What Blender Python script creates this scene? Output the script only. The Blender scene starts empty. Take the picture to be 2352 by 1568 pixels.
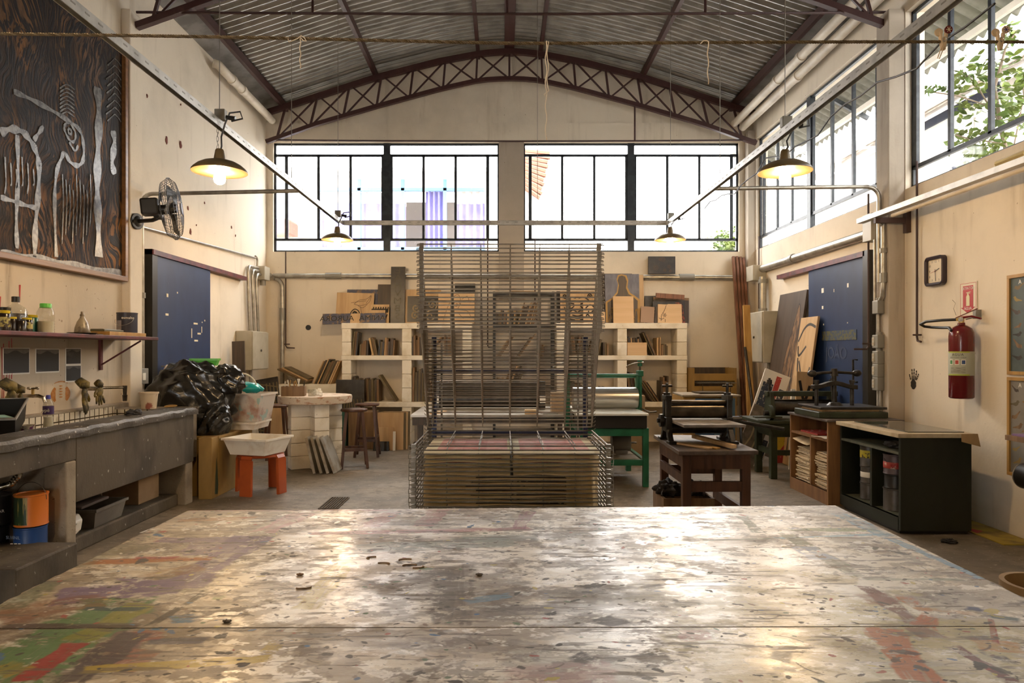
import bpy, math, random
from mathutils import Matrix, Vector
S = bpy.context.scene
COL = S.collection
random.seed(7)
PI = math.pi
F = 1577.0                 # focal length in pixels of a 2352 px wide frame
CX, CY, EYE = 1156.0, 810.0, 1.5

# ------------------------------------------------------------ camera, sky, exposure
cam = bpy.data.cameras.new('camera')
cam.sensor_width = 36.0
cam.lens = F / 2352 * 36
cam.shift_x = (1176 - CX) / 2352
cam.shift_y = (CY - 784) / 2352
cam.clip_start = 0.05
camo = bpy.data.objects.new('camera', cam)
camo.location = (0, 0, EYE)
camo.rotation_euler = (PI / 2, 0, 0)
COL.objects.link(camo)
S.camera = camo
SKY = 13.0
w = bpy.data.worlds.new('sky')
S.world = w
w.use_nodes = True
bg = w.node_tree.nodes['Background']
bg.inputs[0].default_value = (1.0, 0.985, 0.96, 1)
bg.inputs[1].default_value = SKY
S.view_settings.view_transform = 'Standard'
S.view_settings.look = 'None'
S.view_settings.exposure = 0.32
S.view_settings.gamma = 1.0
S.view_settings.use_curve_mapping = False
S.cycles.max_bounces = 10
S.cycles.diffuse_bounces = 6
S.cycles.transparent_max_bounces = 16
LAMP_W = 55.0              # watts of each pendant bulb
LAMP_COL = (1.0, 0.72, 0.38)

# ------------------------------------------------------------ where a pixel lies in the room
def P(px, py, y): return Vector(((px - CX) * y / F, y, EYE + (CY - py) * y / F))
def PX(px, py, x): return P(px, py, F * x / (px - CX))              # on a side wall at x
def PZ(px, py, z): return P(px, py, F * (EYE - z) / (py - CY))      # on a level surface at z

# ------------------------------------------------------------ mesh builder
class G:
    def __init__(s): s.v = []; s.f = []; s.m = []; s.T = None
    def add(s, vs, fs, m=0):
        n = len(s.v)
        s.v += [(s.T @ Vector(v)) if s.T else Vector(v) for v in vs]
        s.f += [tuple(i + n for i in f) for f in fs]; s.m += [m] * len(fs)
        return s
    def box(s, x0, x1, y0, y1, z0, z1, m=0):
        vs = [(x, y, z) for z in (z0, z1) for y in (y0, y1) for x in (x0, x1)]
        return s.add(vs, [(0, 2, 3, 1), (4, 5, 7, 6), (0, 1, 5, 4), (2, 6, 7, 3), (0, 4, 6, 2), (1, 3, 7, 5)], m)
    def obox(s, c, size, rot=(0, 0, 0), m=0):
        R = Matrix.Rotation(rot[2], 3, 'Z') @ Matrix.Rotation(rot[1], 3, 'Y') @ Matrix.Rotation(rot[0], 3, 'X')
        c = Vector(c); hx, hy, hz = [q / 2 for q in size]
        vs = [c + R @ Vector((x, y, z)) for z in (-hz, hz) for y in (-hy, hy) for x in (-hx, hx)]
        return s.add(vs, [(0, 2, 3, 1), (4, 5, 7, 6), (0, 1, 5, 4), (2, 6, 7, 3), (0, 4, 6, 2), (1, 3, 7, 5)], m)
    def bar(s, p0, p1, w, h, m=0, up=(0, 0, 1)):
        p0 = Vector(p0); p1 = Vector(p1); d = (p1 - p0).normalized(); up = Vector(up)
        a = d.cross(up)
        if a.length < 1e-4: a = d.cross(Vector((0, 1, 0)))
        a.normalize(); b = a.cross(d)
        vs = [p + a * (i * w / 2) + b * (j * h / 2) for p in (p0, p1) for i, j in ((-1, -1), (1, -1), (1, 1), (-1, 1))]
        return s.add(vs, [(3, 2, 1, 0), (4, 5, 6, 7), (0, 1, 5, 4), (1, 2, 6, 5), (2, 3, 7, 6), (3, 0, 4, 7)], m)
    def cyl(s, p0, p1, r, r2=None, n=12, m=0):
        p0 = Vector(p0); p1 = Vector(p1); r2 = r if r2 is None else r2
        d = (p1 - p0).normalized(); a = d.orthogonal().normalized(); b = d.cross(a)
        vs = []
        for p, q in ((p0, r), (p1, r2)):
            vs += [p + (a * math.cos(2 * PI * i / n) + b * math.sin(2 * PI * i / n)) * q for i in range(n)]
        fs = [(i, (i + 1) % n, n + (i + 1) % n, n + i) for i in range(n)] + [tuple(range(n))[::-1], tuple(range(n, 2 * n))]
        return s.add(vs, fs, m)
    def tube(s, pts, r, n=8, closed=False, m=0):
        pts = [Vector(p) for p in pts]; k = len(pts); vs = []; prev = None
        rs = r if isinstance(r, (list, tuple)) else [r] * k
        for i, p in enumerate(pts):
            if closed: d = pts[(i + 1) % k] - pts[i - 1]
            else: d = pts[min(i + 1, k - 1)] - pts[max(i - 1, 0)]
            d.normalize()
            a = d.orthogonal() if prev is None else prev - d * prev.dot(d)
            if a.length < 1e-5: a = d.orthogonal()
            a.normalize(); prev = a; b = d.cross(a)
            vs += [p + (a * math.cos(2 * PI * j / n) + b * math.sin(2 * PI * j / n)) * rs[i] for j in range(n)]
        fs = []
        for i in range(k if closed else k - 1):
            for j in range(n):
                q = ((i + 1) % k) * n
                fs.append((i * n + j, i * n + (j + 1) % n, q + (j + 1) % n, q + j))
        if not closed: fs += [tuple(range(n))[::-1], tuple(range((k - 1) * n, k * n))]
        return s.add(vs, fs, m)
    def lathe(s, prof, c=(0, 0, 0), n=24, m=0, T=None):
        vs = []; fs = []; k = len(prof); c = Vector(c)
        for r, z in prof:
            for j in range(n):
                v = Vector((r * math.cos(2 * PI * j / n), r * math.sin(2 * PI * j / n), z))
                vs.append((T @ v if T else v) + c)
        for i in range(k - 1):
            for j in range(n):
                fs.append((i * n + j, i * n + (j + 1) % n, (i + 1) * n + (j + 1) % n, (i + 1) * n + j))
        if prof[0][0] > 1e-5: fs.append(tuple(range(n))[::-1])
        if prof[-1][0] > 1e-5: fs.append(tuple(range((k - 1) * n, k * n)))
        return s.add(vs, fs, m)
    def prism(s, poly, off, m=0):
        n = len(poly); poly = [Vector(p) for p in poly]; off = Vector(off)
        fs = [tuple(range(n))[::-1], tuple(range(n, 2 * n))] + [(i, (i + 1) % n, n + (i + 1) % n, n + i) for i in range(n)]
        return s.add(poly + [p + off for p in poly], fs, m)
    def grid(s, nu, nv, fn, m=0, thick=None):
        vs = [Vector(fn(i / nu, j / nv)) for j in range(nv + 1) for i in range(nu + 1)]
        N = nu + 1
        fs = [(j * N + i, j * N + i + 1, (j + 1) * N + i + 1, (j + 1) * N + i) for j in range(nv) for i in range(nu)]
        if thick:
            t = Vector(thick); k = len(vs)
            rim = [i for i in range(N)] + [j * N + nu for j in range(1, nv + 1)] + [nv * N + i for i in range(nu - 1, -1, -1)] + [j * N for j in range(nv - 1, 0, -1)]
            fs = fs + [tuple(q + k for q in f[::-1]) for f in fs] + [(rim[i], rim[i] + k, rim[(i + 1) % len(rim)] + k, rim[(i + 1) % len(rim)]) for i in range(len(rim))]
            vs = vs + [v + t for v in vs]
        return s.add(vs, fs, m)
    def ball(s, c, r, nu=16, nv=10, m=0, fn=None):
        c = Vector(c); r = Vector(r if isinstance(r, (tuple, list, Vector)) else (r, r, r))
        vs = [Vector((0, 0, -1))]
        for j in range(1, nv):
            t = PI * j / nv - PI / 2
            vs += [Vector((math.cos(t) * math.cos(2 * PI * i / nu), math.cos(t) * math.sin(2 * PI * i / nu), math.sin(t))) for i in range(nu)]
        vs.append(Vector((0, 0, 1)))
        if fn: vs = [fn(v) for v in vs]
        vs = [c + Vector((v.x * r.x, v.y * r.y, v.z * r.z)) for v in vs]
        fs = [(0, 1 + (i + 1) % nu, 1 + i) for i in range(nu)]
        for j in range(nv - 2):
            for i in range(nu):
                a = 1 + j * nu; fs.append((a + i, a + (i + 1) % nu, a + nu + (i + 1) % nu, a + nu + i))
        a = 1 + (nv - 2) * nu
        fs += [(a + i, a + (i + 1) % nu, len(vs) - 1) for i in range(nu)]
        return s.add(vs, fs, m)

INV = {}
def obj(name, g, mats, parent=None, smooth=False, bevel=0, seg=2):
    me = bpy.data.meshes.new(name)
    I = INV.get(parent.name) if parent else None
    vs = [(I @ v) if I else v for v in g.v]
    me.from_pydata([tuple(v) for v in vs], [], g.f)
    if not isinstance(mats, (list, tuple)): mats = [mats]
    for q in mats: me.materials.append(q)
    if len(mats) > 1: me.polygons.foreach_set('material_index', g.m)
    if smooth:
        me.polygons.foreach_set('use_smooth', [True] * len(me.polygons))
        me.set_sharp_from_angle(angle=math.radians(38 if smooth is True else smooth))
    me.update()
    o = bpy.data.objects.new(name, me)
    COL.objects.link(o)
    if parent:
        o.parent = parent
        if I: INV[o.name] = I
    if bevel:
        b = o.modifiers.new('edge', 'BEVEL'); b.width = bevel; b.segments = seg; b.limit_method = 'ANGLE'; b.angle_limit = math.radians(40)
    return o
def tag(o, label, cat, group=None, kind=None):
    o['label'] = label; o['category'] = cat
    if group: o['group'] = group
    if kind: o['kind'] = kind
    return o
def thing(name, label, cat, loc=(0, 0, 0), rz=0, group=None, kind=None, local=False):
    o = bpy.data.objects.new(name, None)
    o.empty_display_size = 0.05
    o.location = loc; o.rotation_euler = (0, 0, rz)
    COL.objects.link(o)
    if not local: INV[o.name] = (Matrix.Translation(Vector(loc)) @ Matrix.Rotation(rz, 4, 'Z')).inverted()
    return tag(o, label, cat, group, kind)
def solo(name, g, mats, label, cat, group=None, kind=None, loc=None, smooth=False, bevel=0, pts=None):
    """a thing that is one mesh; its origin goes to its base"""
    if loc is None:
        xs = [v.x for v in g.v]; ys = [v.y for v in g.v]; zs = [v.z for v in g.v]
        loc = ((min(xs) + max(xs)) / 2, (min(ys) + max(ys)) / 2, min(zs))
    L = Vector(loc)
    g.v = [v - L for v in g.v]
    o = obj(name, g, mats, None, smooth, bevel)
    o.location = L
    INV[o.name] = Matrix.Translation(L).inverted()
    return tag(o, label, cat, group, kind)
def copy_tree(o, parent=None):
    c = o.copy(); COL.objects.link(c)
    if parent: c.parent = parent
    for ch in list(o.children): copy_tree(ch, c)
    return c
def text(name, s, mat, parent, loc, rot, size, ext=0.0006, align='CENTER', sx=1.0):
    cu = bpy.data.curves.new(name, 'FONT')
    cu.body = s; cu.size = size; cu.extrude = ext; cu.align_x = align; cu.align_y = 'CENTER'; cu.resolution_u = 4
    tmp = bpy.data.objects.new(name, cu)
    me = bpy.data.meshes.new_from_object(tmp)
    bpy.data.objects.remove(tmp); bpy.data.curves.remove(cu)
    me.materials.clear(); me.materials.append(mat)
    o = bpy.data.objects.new(name, me)
    COL.objects.link(o)
    Mx = Matrix.Translation(Vector(loc)) @ rot.to_4x4() @ Matrix.Diagonal((sx, 1, 1, 1))
    if parent:
        o.parent = parent
        I = INV.get(parent.name)
        if I: Mx = I @ Mx
    me.transform(Mx)
    return o
RX_FRONT = Matrix.Rotation(PI / 2, 3, 'X')                                  # text facing -y (towards the camera)
R_RIGHTWALL = Matrix.Rotation(-PI / 2, 3, 'Z') @ RX_FRONT                   # text on the right wall, facing -x
R_LEFTWALL = Matrix.Rotation(PI / 2, 3, 'Z') @ RX_FRONT                     # text on the left wall, facing +x
ORD = 'first second third fourth fifth sixth seventh eighth ninth tenth eleventh twelfth thirteenth fourteenth fifteenth sixteenth seventeenth eighteenth nineteenth twentieth'.split()
ORD += ['twenty-' + q for q in ORD[:9]] + ['thirtieth']
# ------------------------------------------------------------ materials
def N(nt, t, **kw):
    n = nt.nodes.new(t)
    for k, v in kw.items():
        if k.startswith('i'):
            key = k[1:]
            n.inputs[int(key) if key.isdigit() else key].default_value = v
        else: setattr(n, k, v)
    return n
def rgba(c): return (c[0], c[1], c[2], 1)
def mixc(nt, fac, a, b, blend='MIX'):
    n = nt.nodes.new('ShaderNodeMix'); n.data_type = 'RGBA'; n.blend_type = blend
    for sock, val in ((n.inputs[0], fac), (n.inputs[6], a), (n.inputs[7], b)):
        if hasattr(val, 'is_linked') or hasattr(val, 'links'): nt.links.new(val, sock)
        elif isinstance(val, (int, float)): sock.default_value = val
        else: sock.default_value = rgba(val)
    return n.outputs[2]
def ramp(nt, fac, lo, hi):
    n = N(nt, 'ShaderNodeMapRange'); n.interpolation_type = 'SMOOTHSTEP'
    nt.links.new(fac, n.inputs[0]); n.inputs[1].default_value = lo; n.inputs[2].default_value = hi
    return n.outputs[0]
def math_(nt, op, a, b=None):
    n = N(nt, 'ShaderNodeMath'); n.operation = op
    for i, q in enumerate((a, b)):
        if q is None: continue
        if isinstance(q, (int, float)): n.inputs[i].default_value = q
        else: nt.links.new(q, n.inputs[i])
    return n.outputs[0]
def coords(nt, scale=(1, 1, 1), src='Object', rot=(0, 0, 0)):
    tc = N(nt, 'ShaderNodeTexCoord'); mp = N(nt, 'ShaderNodeMapping')
    nt.links.new(tc.outputs[src], mp.inputs[0]); mp.inputs[3].default_value = scale; mp.inputs[2].default_value = rot
    return mp.outputs[0]
def noise(nt, vec, scale, detail=4, rough=0.55, dist=0.0):
    n = N(nt, 'ShaderNodeTexNoise'); nt.links.new(vec, n.inputs['Vector'])
    n.inputs['Scale'].default_value = scale; n.inputs['Detail'].default_value = detail
    n.inputs['Roughness'].default_value = rough; n.inputs['Distortion'].default_value = dist
    return n.outputs['Fac']
def new(name):
    m = bpy.data.materials.new(name); m.use_nodes = True
    return m, m.node_tree, m.node_tree.nodes['Principled BSDF']
def M(name, c, rough=0.6, metal=0.0, c2=None, scale=4, lo=0.4, hi=0.65, stretch=(1, 1, 1), spots=None, spot_scale=30, spot_lo=0.66,
      bump=0.0, bump_scale=60, spec=0.5, detail=5, coat=0.0):
    m, nt, b = new(name)
    v = coords(nt, stretch)
    col = None
    if c2 is not None:
        col = mixc(nt, ramp(nt, noise(nt, v, scale, detail), lo, hi), c, c2)
    if spots is not None:
        col = mixc(nt, ramp(nt, noise(nt, v, spot_scale, 3), spot_lo, spot_lo + 0.05), col if col is not None else c, spots)
    if col is not None: nt.links.new(col, b.inputs['Base Color'])
    else: b.inputs['Base Color'].default_value = rgba(c)
    b.inputs['Roughness'].default_value = rough; b.inputs['Metallic'].default_value = metal
    b.inputs['Specular IOR Level'].default_value = spec
    b.inputs['Coat Weight'].default_value = coat
    if bump:
        bn = N(nt, 'ShaderNodeBump'); bn.inputs['Strength'].default_value = bump; bn.inputs['Distance'].default_value = 0.01
        nt.links.new(noise(nt, v, bump_scale, 4), bn.inputs['Height']); nt.links.new(bn.outputs[0], b.inputs['Normal'])
    return m
def wood(name, c, c2, along='z', rough=0.55, scale=18, spots=None):
    st = {'x': (.08, 1, 1), 'y': (1, .08, 1), 'z': (1, 1, .08)}[along]
    return M(name, c, rough, 0, c2, scale, 0.35, 0.68, st, spots, 40, 0.68, 0.15, 40)
def emit(name, c, s):
    m, nt, b = new(name)
    b.inputs['Base Color'].default_value = rgba(c)
    b.inputs['Emission Color'].default_value = rgba(c); b.inputs['Emission Strength'].default_value = s
    return m
def glass(name, tint=(1, 1, 1), refl=0.06, dirt=0.03):
    m, nt, b = new(name)
    tr = N(nt, 'ShaderNodeBsdfTransparent'); tr.inputs[0].default_value = rgba(tint)
    gl = N(nt, 'ShaderNodeBsdfGlossy'); gl.inputs['Roughness'].default_value = 0.03
    mx = N(nt, 'ShaderNodeMixShader'); mx.inputs[0].default_value = refl
    nt.links.new(tr.outputs[0], mx.inputs[1]); nt.links.new(gl.outputs[0], mx.inputs[2])
    df = N(nt, 'ShaderNodeBsdfDiffuse'); df.inputs[0].default_value = (.6, .58, .52, 1)
    m2 = N(nt, 'ShaderNodeMixShader')
    nt.links.new(math_(nt, 'MULTIPLY', noise(nt, coords(nt), 9, 6), dirt * 2), m2.inputs[0])
    nt.links.new(mx.outputs[0], m2.inputs[1]); nt.links.new(df.outputs[0], m2.inputs[2])
    nt.links.new(m2.outputs[0], nt.nodes['Material Output'].inputs[0])
    return m

def wall_mat(name, c, dirt=(.38, .31, .22), grime=0.5, spot=0.76):
    m, nt, b = new(name)
    v = coords(nt)
    col = mixc(nt, ramp(nt, noise(nt, v, 0.9, 6, .62), .42, .75), c, [q * .82 for q in c])
    vs = coords(nt, (3.0, 3.0, .35))
    col = mixc(nt, math_(nt, 'MULTIPLY', ramp(nt, noise(nt, vs, 1.6, 6, .6), .55, .8), grime), col, dirt)
    col = mixc(nt, math_(nt, 'MULTIPLY', ramp(nt, noise(nt, v, 22, 2, .5), spot, spot + .03), .7), col, (.20, .13, .08))
    nt.links.new(col, b.inputs['Base Color'])
    b.inputs['Roughness'].default_value = .85
    b.inputs['Specular IOR Level'].default_value = .25
    bn = N(nt, 'ShaderNodeBump'); bn.inputs['Strength'].default_value = .25; bn.inputs['Distance'].default_value = .006
    nt.links.new(noise(nt, v, 35, 5), bn.inputs['Height']); nt.links.new(bn.outputs[0], b.inputs['Normal'])
    return m
m_wall = wall_mat('cream_wall', (.76, .68, .56))
m_wall_s = wall_mat('grimy_wall_paint', (.58, .50, .39), (.20, .15, .10), .8, .71)
m_pillar = wall_mat('grey_cream_concrete', (.48, .42, .345), (.24, .19, .14), .7)
m_block = M('white_painted_block', (.84, .79, .68), .8, 0, (.70, .63, .50), 5, .45, .7, spots=(.35, .26, .16), spot_scale=26, spot_lo=.70, bump=.35, bump_scale=70, spec=.2)

def floor_mat():
    m, nt, b = new('worn_concrete_floor')
    v = coords(nt)
    col = mixc(nt, ramp(nt, noise(nt, v, 1.3, 7, .65), .35, .68), (.12, .096, .068), (.24, .196, .145))
    col = mixc(nt, ramp(nt, noise(nt, coords(nt, (1, 1.6, 1)), 7, 7, .7), .48, .62), col, (.115, .09, .064))
    col = mixc(nt, ramp(nt, noise(nt, v, 26, 5, .7), .60, .68), col, (.38, .33, .27))
    nt.links.new(col, b.inputs['Base Color'])
    r = N(nt, 'ShaderNodeMapRange'); nt.links.new(noise(nt, v, 3, 5), r.inputs[0]); r.inputs[3].default_value = .38; r.inputs[4].default_value = .75
    nt.links.new(r.outputs[0], b.inputs['Roughness'])
    bn = N(nt, 'ShaderNodeBump'); bn.inputs['Strength'].default_value = .2; bn.inputs['Distance'].default_value = .01
    nt.links.new(noise(nt, v, 25, 5), bn.inputs['Height']); nt.links.new(bn.outputs[0], b.inputs['Normal'])
    return m
m_floor = floor_mat()
m_roof = M('galvanised_roof_sheet', (.40, .40, .39), .34, .9, (.26, .26, .25), 3, .35, .7, (1, 1, 1), (.5, .5, .5), 40, .68)
m_gutter = M('dull_grey_gutter', (.22, .21, .20), .6, .4, (.14, .13, .12), 4)
m_truss = M('maroon_painted_steel', (.048, .016, .015), .5, 0, (.075, .032, .026), 9, .5, .8)
m_rodmat = M('dark_rusty_rod', (.05, .025, .02), .6)
m_pvc = M('old_cream_plastic_pipe', (.72, .65, .54), .45, 0, (.55, .48, .38), 3)
m_frame = M('navy_black_window_paint', (.012, .018, .028), .45, 0, (.03, .04, .05), 12)
m_glass = glass('window_glass')
m_galv = M('galvanised_channel', (.50, .49, .46), .45, .6, (.36, .35, .33), 8, .4, .7)
m_conduit = M('grey_steel_conduit', (.42, .40, .35), .38, .7, (.30, .28, .24), 8)
m_ebox = M('beige_grey_enamel_box', (.47, .44, .36), .45, 0, (.40, .37, .29), 4)
m_dkbox = M('grey_cast_box', (.26, .25, .22), .5, .4)
m_black = M('black_paint', (.012, .011, .010), .4)
m_iron = M('black_cast_iron', (.022, .020, .018), .35, .4, (.045, .04, .035), 14)
m_steel = M('bare_roller_steel', (.55, .53, .48), .28, .95, (.42, .40, .35), 6, .4, .7, (.2, 4, 4))
m_dksteel = M('dark_oily_steel', (.11, .095, .075), .3, .9, (.06, .05, .04), 8)
m_chrome = M('tarnished_chrome', (.55, .52, .46), .25, 1.0, (.25, .21, .15), 20)
m_brass = M('tarnished_brass', (.55, .40, .16), .35, 1.0)
m_wire = M('grey_zinc_wire', (.27, .25, .21), .42, .6, (.18, .16, .13), 12)
m_wire_up = M('dull_brown_wire', (.36, .325, .27), .5, .3, (.25, .22, .18), 10)
m_navy = M('navy_rack_frame', (.015, .022, .075), .45)
m_door = M('blue_painted_door', (.012, .033, .105), .5, 0, (.008, .022, .075), 3, .35, .7, (1, 1, .5), (.02, .045, .11), 30, .72)
m_maroon = M('dark_red_shelf_paint', (.13, .022, .022), .5, 0, (.06, .012, .014), 8, spots=(.25, .2, .17), spot_scale=35, spot_lo=.7)
m_white = M('white_paint', (.80, .78, .72), .5)
m_offw = M('dirty_white_plastic', (.80, .75, .65), .4, 0, (.62, .52, .40), 5, .5, .75)
m_conc = M('stained_concrete', (.098, .077, .052), .75, 0, (.052, .040, .027), 4, .4, .65, (1, 1, .5), (.40, .36, .30), 26, .68, .3, 50)
m_conc_rim = M('dark_wet_concrete', (.095, .083, .068), .5, 0, (.042, .036, .029), 6, .4, .65, (1, 1, 1), (.42, .39, .34), 24, .64, .5, 45)
m_conc_lt = M('pale_concrete', (.32, .27, .20), .8, 0, (.21, .17, .125), 4, .4, .7, spots=(.14, .11, .08), spot_scale=30, spot_lo=.68, bump=.3)
def tile_mat():
    m, nt, b = new('white_sink_tiles')
    v = coords(nt)
    sx = N(nt, 'ShaderNodeSeparateXYZ'); nt.links.new(v, sx.inputs[0])
    s = 0.075
    def line(o, off=0.0):
        f = math_(nt, 'FRACT', math_(nt, 'MULTIPLY', math_(nt, 'ADD', o, 50.0 + off), 1 / s))
        return math_(nt, 'MAXIMUM', math_(nt, 'LESS_THAN', f, .075), math_(nt, 'GREATER_THAN', f, .925))
    g = N(nt, 'ShaderNodeNewGeometry'); nx = N(nt, 'ShaderNodeSeparateXYZ'); nt.links.new(g.outputs['Normal'], nx.inputs[0])
    ax = math_(nt, 'GREATER_THAN', math_(nt, 'ABSOLUTE', nx.outputs[0]), .7)
    u = N(nt, 'ShaderNodeMix'); u.data_type = 'FLOAT'
    nt.links.new(ax, u.inputs[0]); nt.links.new(sx.outputs[0], u.inputs[2]); nt.links.new(sx.outputs[1], u.inputs[3])
    gr = math_(nt, 'MAXIMUM', line(u.outputs[0]), line(sx.outputs[2], .03))
    base = mixc(nt, ramp(nt, noise(nt, v, 7, 5), .55, .75), (.66, .60, .48), (.30, .24, .15))
    nt.links.new(mixc(nt, gr, base, (.06, .045, .03)), b.inputs['Base Color'])
    b.inputs['Roughness'].default_value = .25
    return m
m_tile = tile_mat()
m_yel = M('mustard_painted_wood', (.33, .20, .055), .6, 0, (.22, .13, .04), 4, .4, .7, (1, 1, .4), (.08, .10, .05), 7, .69)
m_orange = M('orange_plastic', (.42, .085, .022), .35, 0, (.36, .07, .02), 5)
m_bag = M('black_plastic_bag', (.009, .009, .009), .24, 0, None, spec=.7, bump=.3, bump_scale=14)
m_clearstain = M('stained_clear_plastic', (.60, .53, .45), .35, 0, (.36, .20, .15), 4, .48, .66, spots=(.34, .48, .44), spot_scale=6, spot_lo=.62)
m_teal = M('teal_plastic', (.0, .33, .33), .3)
m_green_pl = M('bright_green_plastic', (.10, .48, .06), .4)
m_stool = wood('dark_stool_wood', (.105, .042, .022), (.05, .02, .012), 'z', .4)
m_tablew = wood('brown_table_wood', (.095, .038, .018), (.05, .020, .010), 'z', .5)
m_tablew_x = wood('brown_tabletop_wood', (.12, .085, .065), (.07, .05, .04), 'y', .55)
m_tan = wood('tan_plywood', (.56, .38, .20), (.45, .29, .14), 'z', .6, 12)
m_pale = wood('pale_plywood', (.68, .47, .27), (.60, .40, .21), 'x', .6, 10)
m_brownb = wood('brown_board', (.24, .145, .07), (.15, .085, .04), 'z', .65)
m_darkb = wood('dark_inked_board', (.045, .032, .024), (.085, .058, .036), 'z', .5)
m_blackb = M('black_inked_board', (.016, .014, .013), .4, 0, (.035, .03, .026), 12)
m_oliveb = wood('olive_board', (.17, .13, .065), (.11, .08, .04), 'z', .65)
m_bronze = wood('reddish_timber', (.25, .105, .05), (.13, .05, .025), 'z', .5, 30)
m_honey = wood('honey_timber', (.44, .26, .07), (.35, .19, .05), 'z', .5)
m_cab = wood('orange_brown_cabinet', (.26, .13, .05), (.17, .08, .03), 'z', .55)
m_gcab = M('dark_green_cabinet_paint', (.012, .015, .007), .5, 0, (.006, .008, .004), 5, .4, .7, (1, 1, .3), (.12, .12, .09), 34, .72)
m_gcab_lt = M('worn_green_edge', (.08, .085, .06), .6, 0, (.05, .06, .04), 9)
m_press = M('green_machine_paint', (.012, .115, .060), .35, 0, (.008, .08, .042), 6)
m_olive = M('olive_machine_paint', (.030, .040, .020), .45, 0, (.018, .022, .012), 7, spots=(.13, .12, .09), spot_scale=30, spot_lo=.7)
m_bedw = M('pale_press_bed', (.62, .64, .60), .22, 0, (.55, .56, .52), 4)
m_felt = M('grey_felt_board', (.26, .22, .18), .7, 0, (.15, .125, .10), 10)
m_paper = M('cream_paper', (.76, .68, .50), .7)
m_paper_y = M('buff_paper', (.82, .68, .42), .7, 0, (.72, .57, .32), 5)
m_pink = M('coral_ink', (.66, .27, .23), .6, 0, (.74, .42, .37), 18, .4, .7)
m_dkprint = M('dark_brown_ink', (.055, .035, .025), .6, 0, (.11, .08, .05), 14)
m_redpaint = M('extinguisher_red', (.12, .005, .008), .25, 0, coat=.3)
m_redsign = M('sign_red', (.42, .012, .018), .45)
m_rubber = M('black_rubber', (.014, .013, .012), .5)
m_shade = M('olive_brown_enamel', (.17, .12, .055), .4, 0, (.12, .085, .04), 5)
m_shadein = M('white_enamel', (.85, .80, .70), .35)
m_bulb = emit('glowing_bulb', (1.0, .67, .34), 600)
m_rope = M('twisted_brown_cord', (.16, .105, .045), .6, .2, (.09, .055, .02), 90)
m_string = M('cotton_string', (.75, .62, .44), .8)
m_peg = M('peg_wood', (.60, .43, .24), .6)
m_kraft = M('kraft_paper', (.38, .25, .12), .7, 0, (.32, .20, .09), 6)
m_card = M('cardboard', (.36, .24, .13), .75, 0, (.30, .19, .10), 4)
m_cable = M('cream_cable', (.62, .54, .42), .5)
m_yglove = M('dirty_yellow_glove', (.19, .14, .035), .65, 0, (.04, .034, .02), 14, .4, .6)
m_leaf = M('leaf_green', (.055, .11, .013), .5, 0, (.14, .19, .03), 3, .35, .65)
m_bark = M('grey_bark', (.18, .14, .10), .8)
m_white_house = M('white_house_plaster', (.70, .68, .64), .85, 0, (.62, .60, .56), 2)
m_claytile = M('clay_roof_tile', (.30, .13, .09), .8, 0, (.20, .11, .08), 5)
m_bluefr = M('sky_blue_frame', (.16, .36, .62), .5)
m_bluedk = M('dark_blue_fascia', (.008, .018, .05), .5)
m_curtain = M('violet_blue_curtain', (.24, .23, .52), .8, 0, (.30, .29, .58), 3)
m_curtain_w = M('white_curtain', (.66, .65, .68), .8)
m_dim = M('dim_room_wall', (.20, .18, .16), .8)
# ------------------------------------------------------------ the room shell
XL, XR, YB, YF = -4.0, 4.2, 11.6, -2.6
def interp(t, tab):
    for (a, b), (c, d) in zip(tab, tab[1:]):
        if t <= c: return b + (d - b) * (t - a) / (c - a)
    return tab[-1][1]
CH_TOP = [(0, 6.500), (.3, 6.485), (.6, 6.44), (1.18, 6.33), (2.22, 6.065), (3.65, 5.60), (3.98, 5.50), (4.9, 5.20)]
CH_BOT = [(0, 6.045), (.3, 6.035), (.53, 6.01), (1.11, 5.88), (2.18, 5.59), (3.2, 5.29), (3.98, 5.01), (4.9, 4.72)]
def ztop(x): return interp(abs(x - .1), CH_TOP)
def zbot(x): return interp(abs(x - .1), CH_BOT)
def zroof(x): return ztop(x) + .15

def struct(name, g, mats, label, cat, **kw):
    o = obj(name, g, mats, None, **kw)
    return tag(o, label, cat, None, 'structure')
struct('floor', G().box(XL - .2, XR + .2, YF - .2, YB + .2, -.1, 0), m_floor, 'worn stained grey concrete workshop floor', 'floor')

# roof: corrugated sheet whose waves run from eave to ridge
g = G()
nx = 44; pitch = .128; ny = int((YB + .2 - YF + .2) / pitch * 6)
def roofpt(u, v):
    x = XL - .2 + u * (XR - XL + .4); y = YF - .2 + v * (YB - YF + .4)
    return (x, y, zroof(x) + .021 * math.sin(2 * PI * y / pitch))
g.grid(nx, ny, roofpt)
struct('ceiling', g, m_roof, 'arched roof of grey corrugated metal sheets', 'ceiling', smooth=180)
g = G().grid(nx, 2, lambda u, v: (XL - .2 + u * (XR - XL + .4), YF - .3 + v * (YB - YF + .6), zroof(XL - .2 + u * (XR - XL + .4)) + .05), thick=(0, 0, .04))
struct('trim_1', g, m_gutter, 'grey outer roof skin above the corrugated sheets', 'roof')

WT = 5.60
struct('wall_left', G().box(XL - .2, XL, YF, YB + .2, 0, WT), m_wall, 'cream plastered left wall with the blue sliding door', 'wall')
ZS, ZH = 3.207, 5.055                   # sill and head of the clerestory windows

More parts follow.
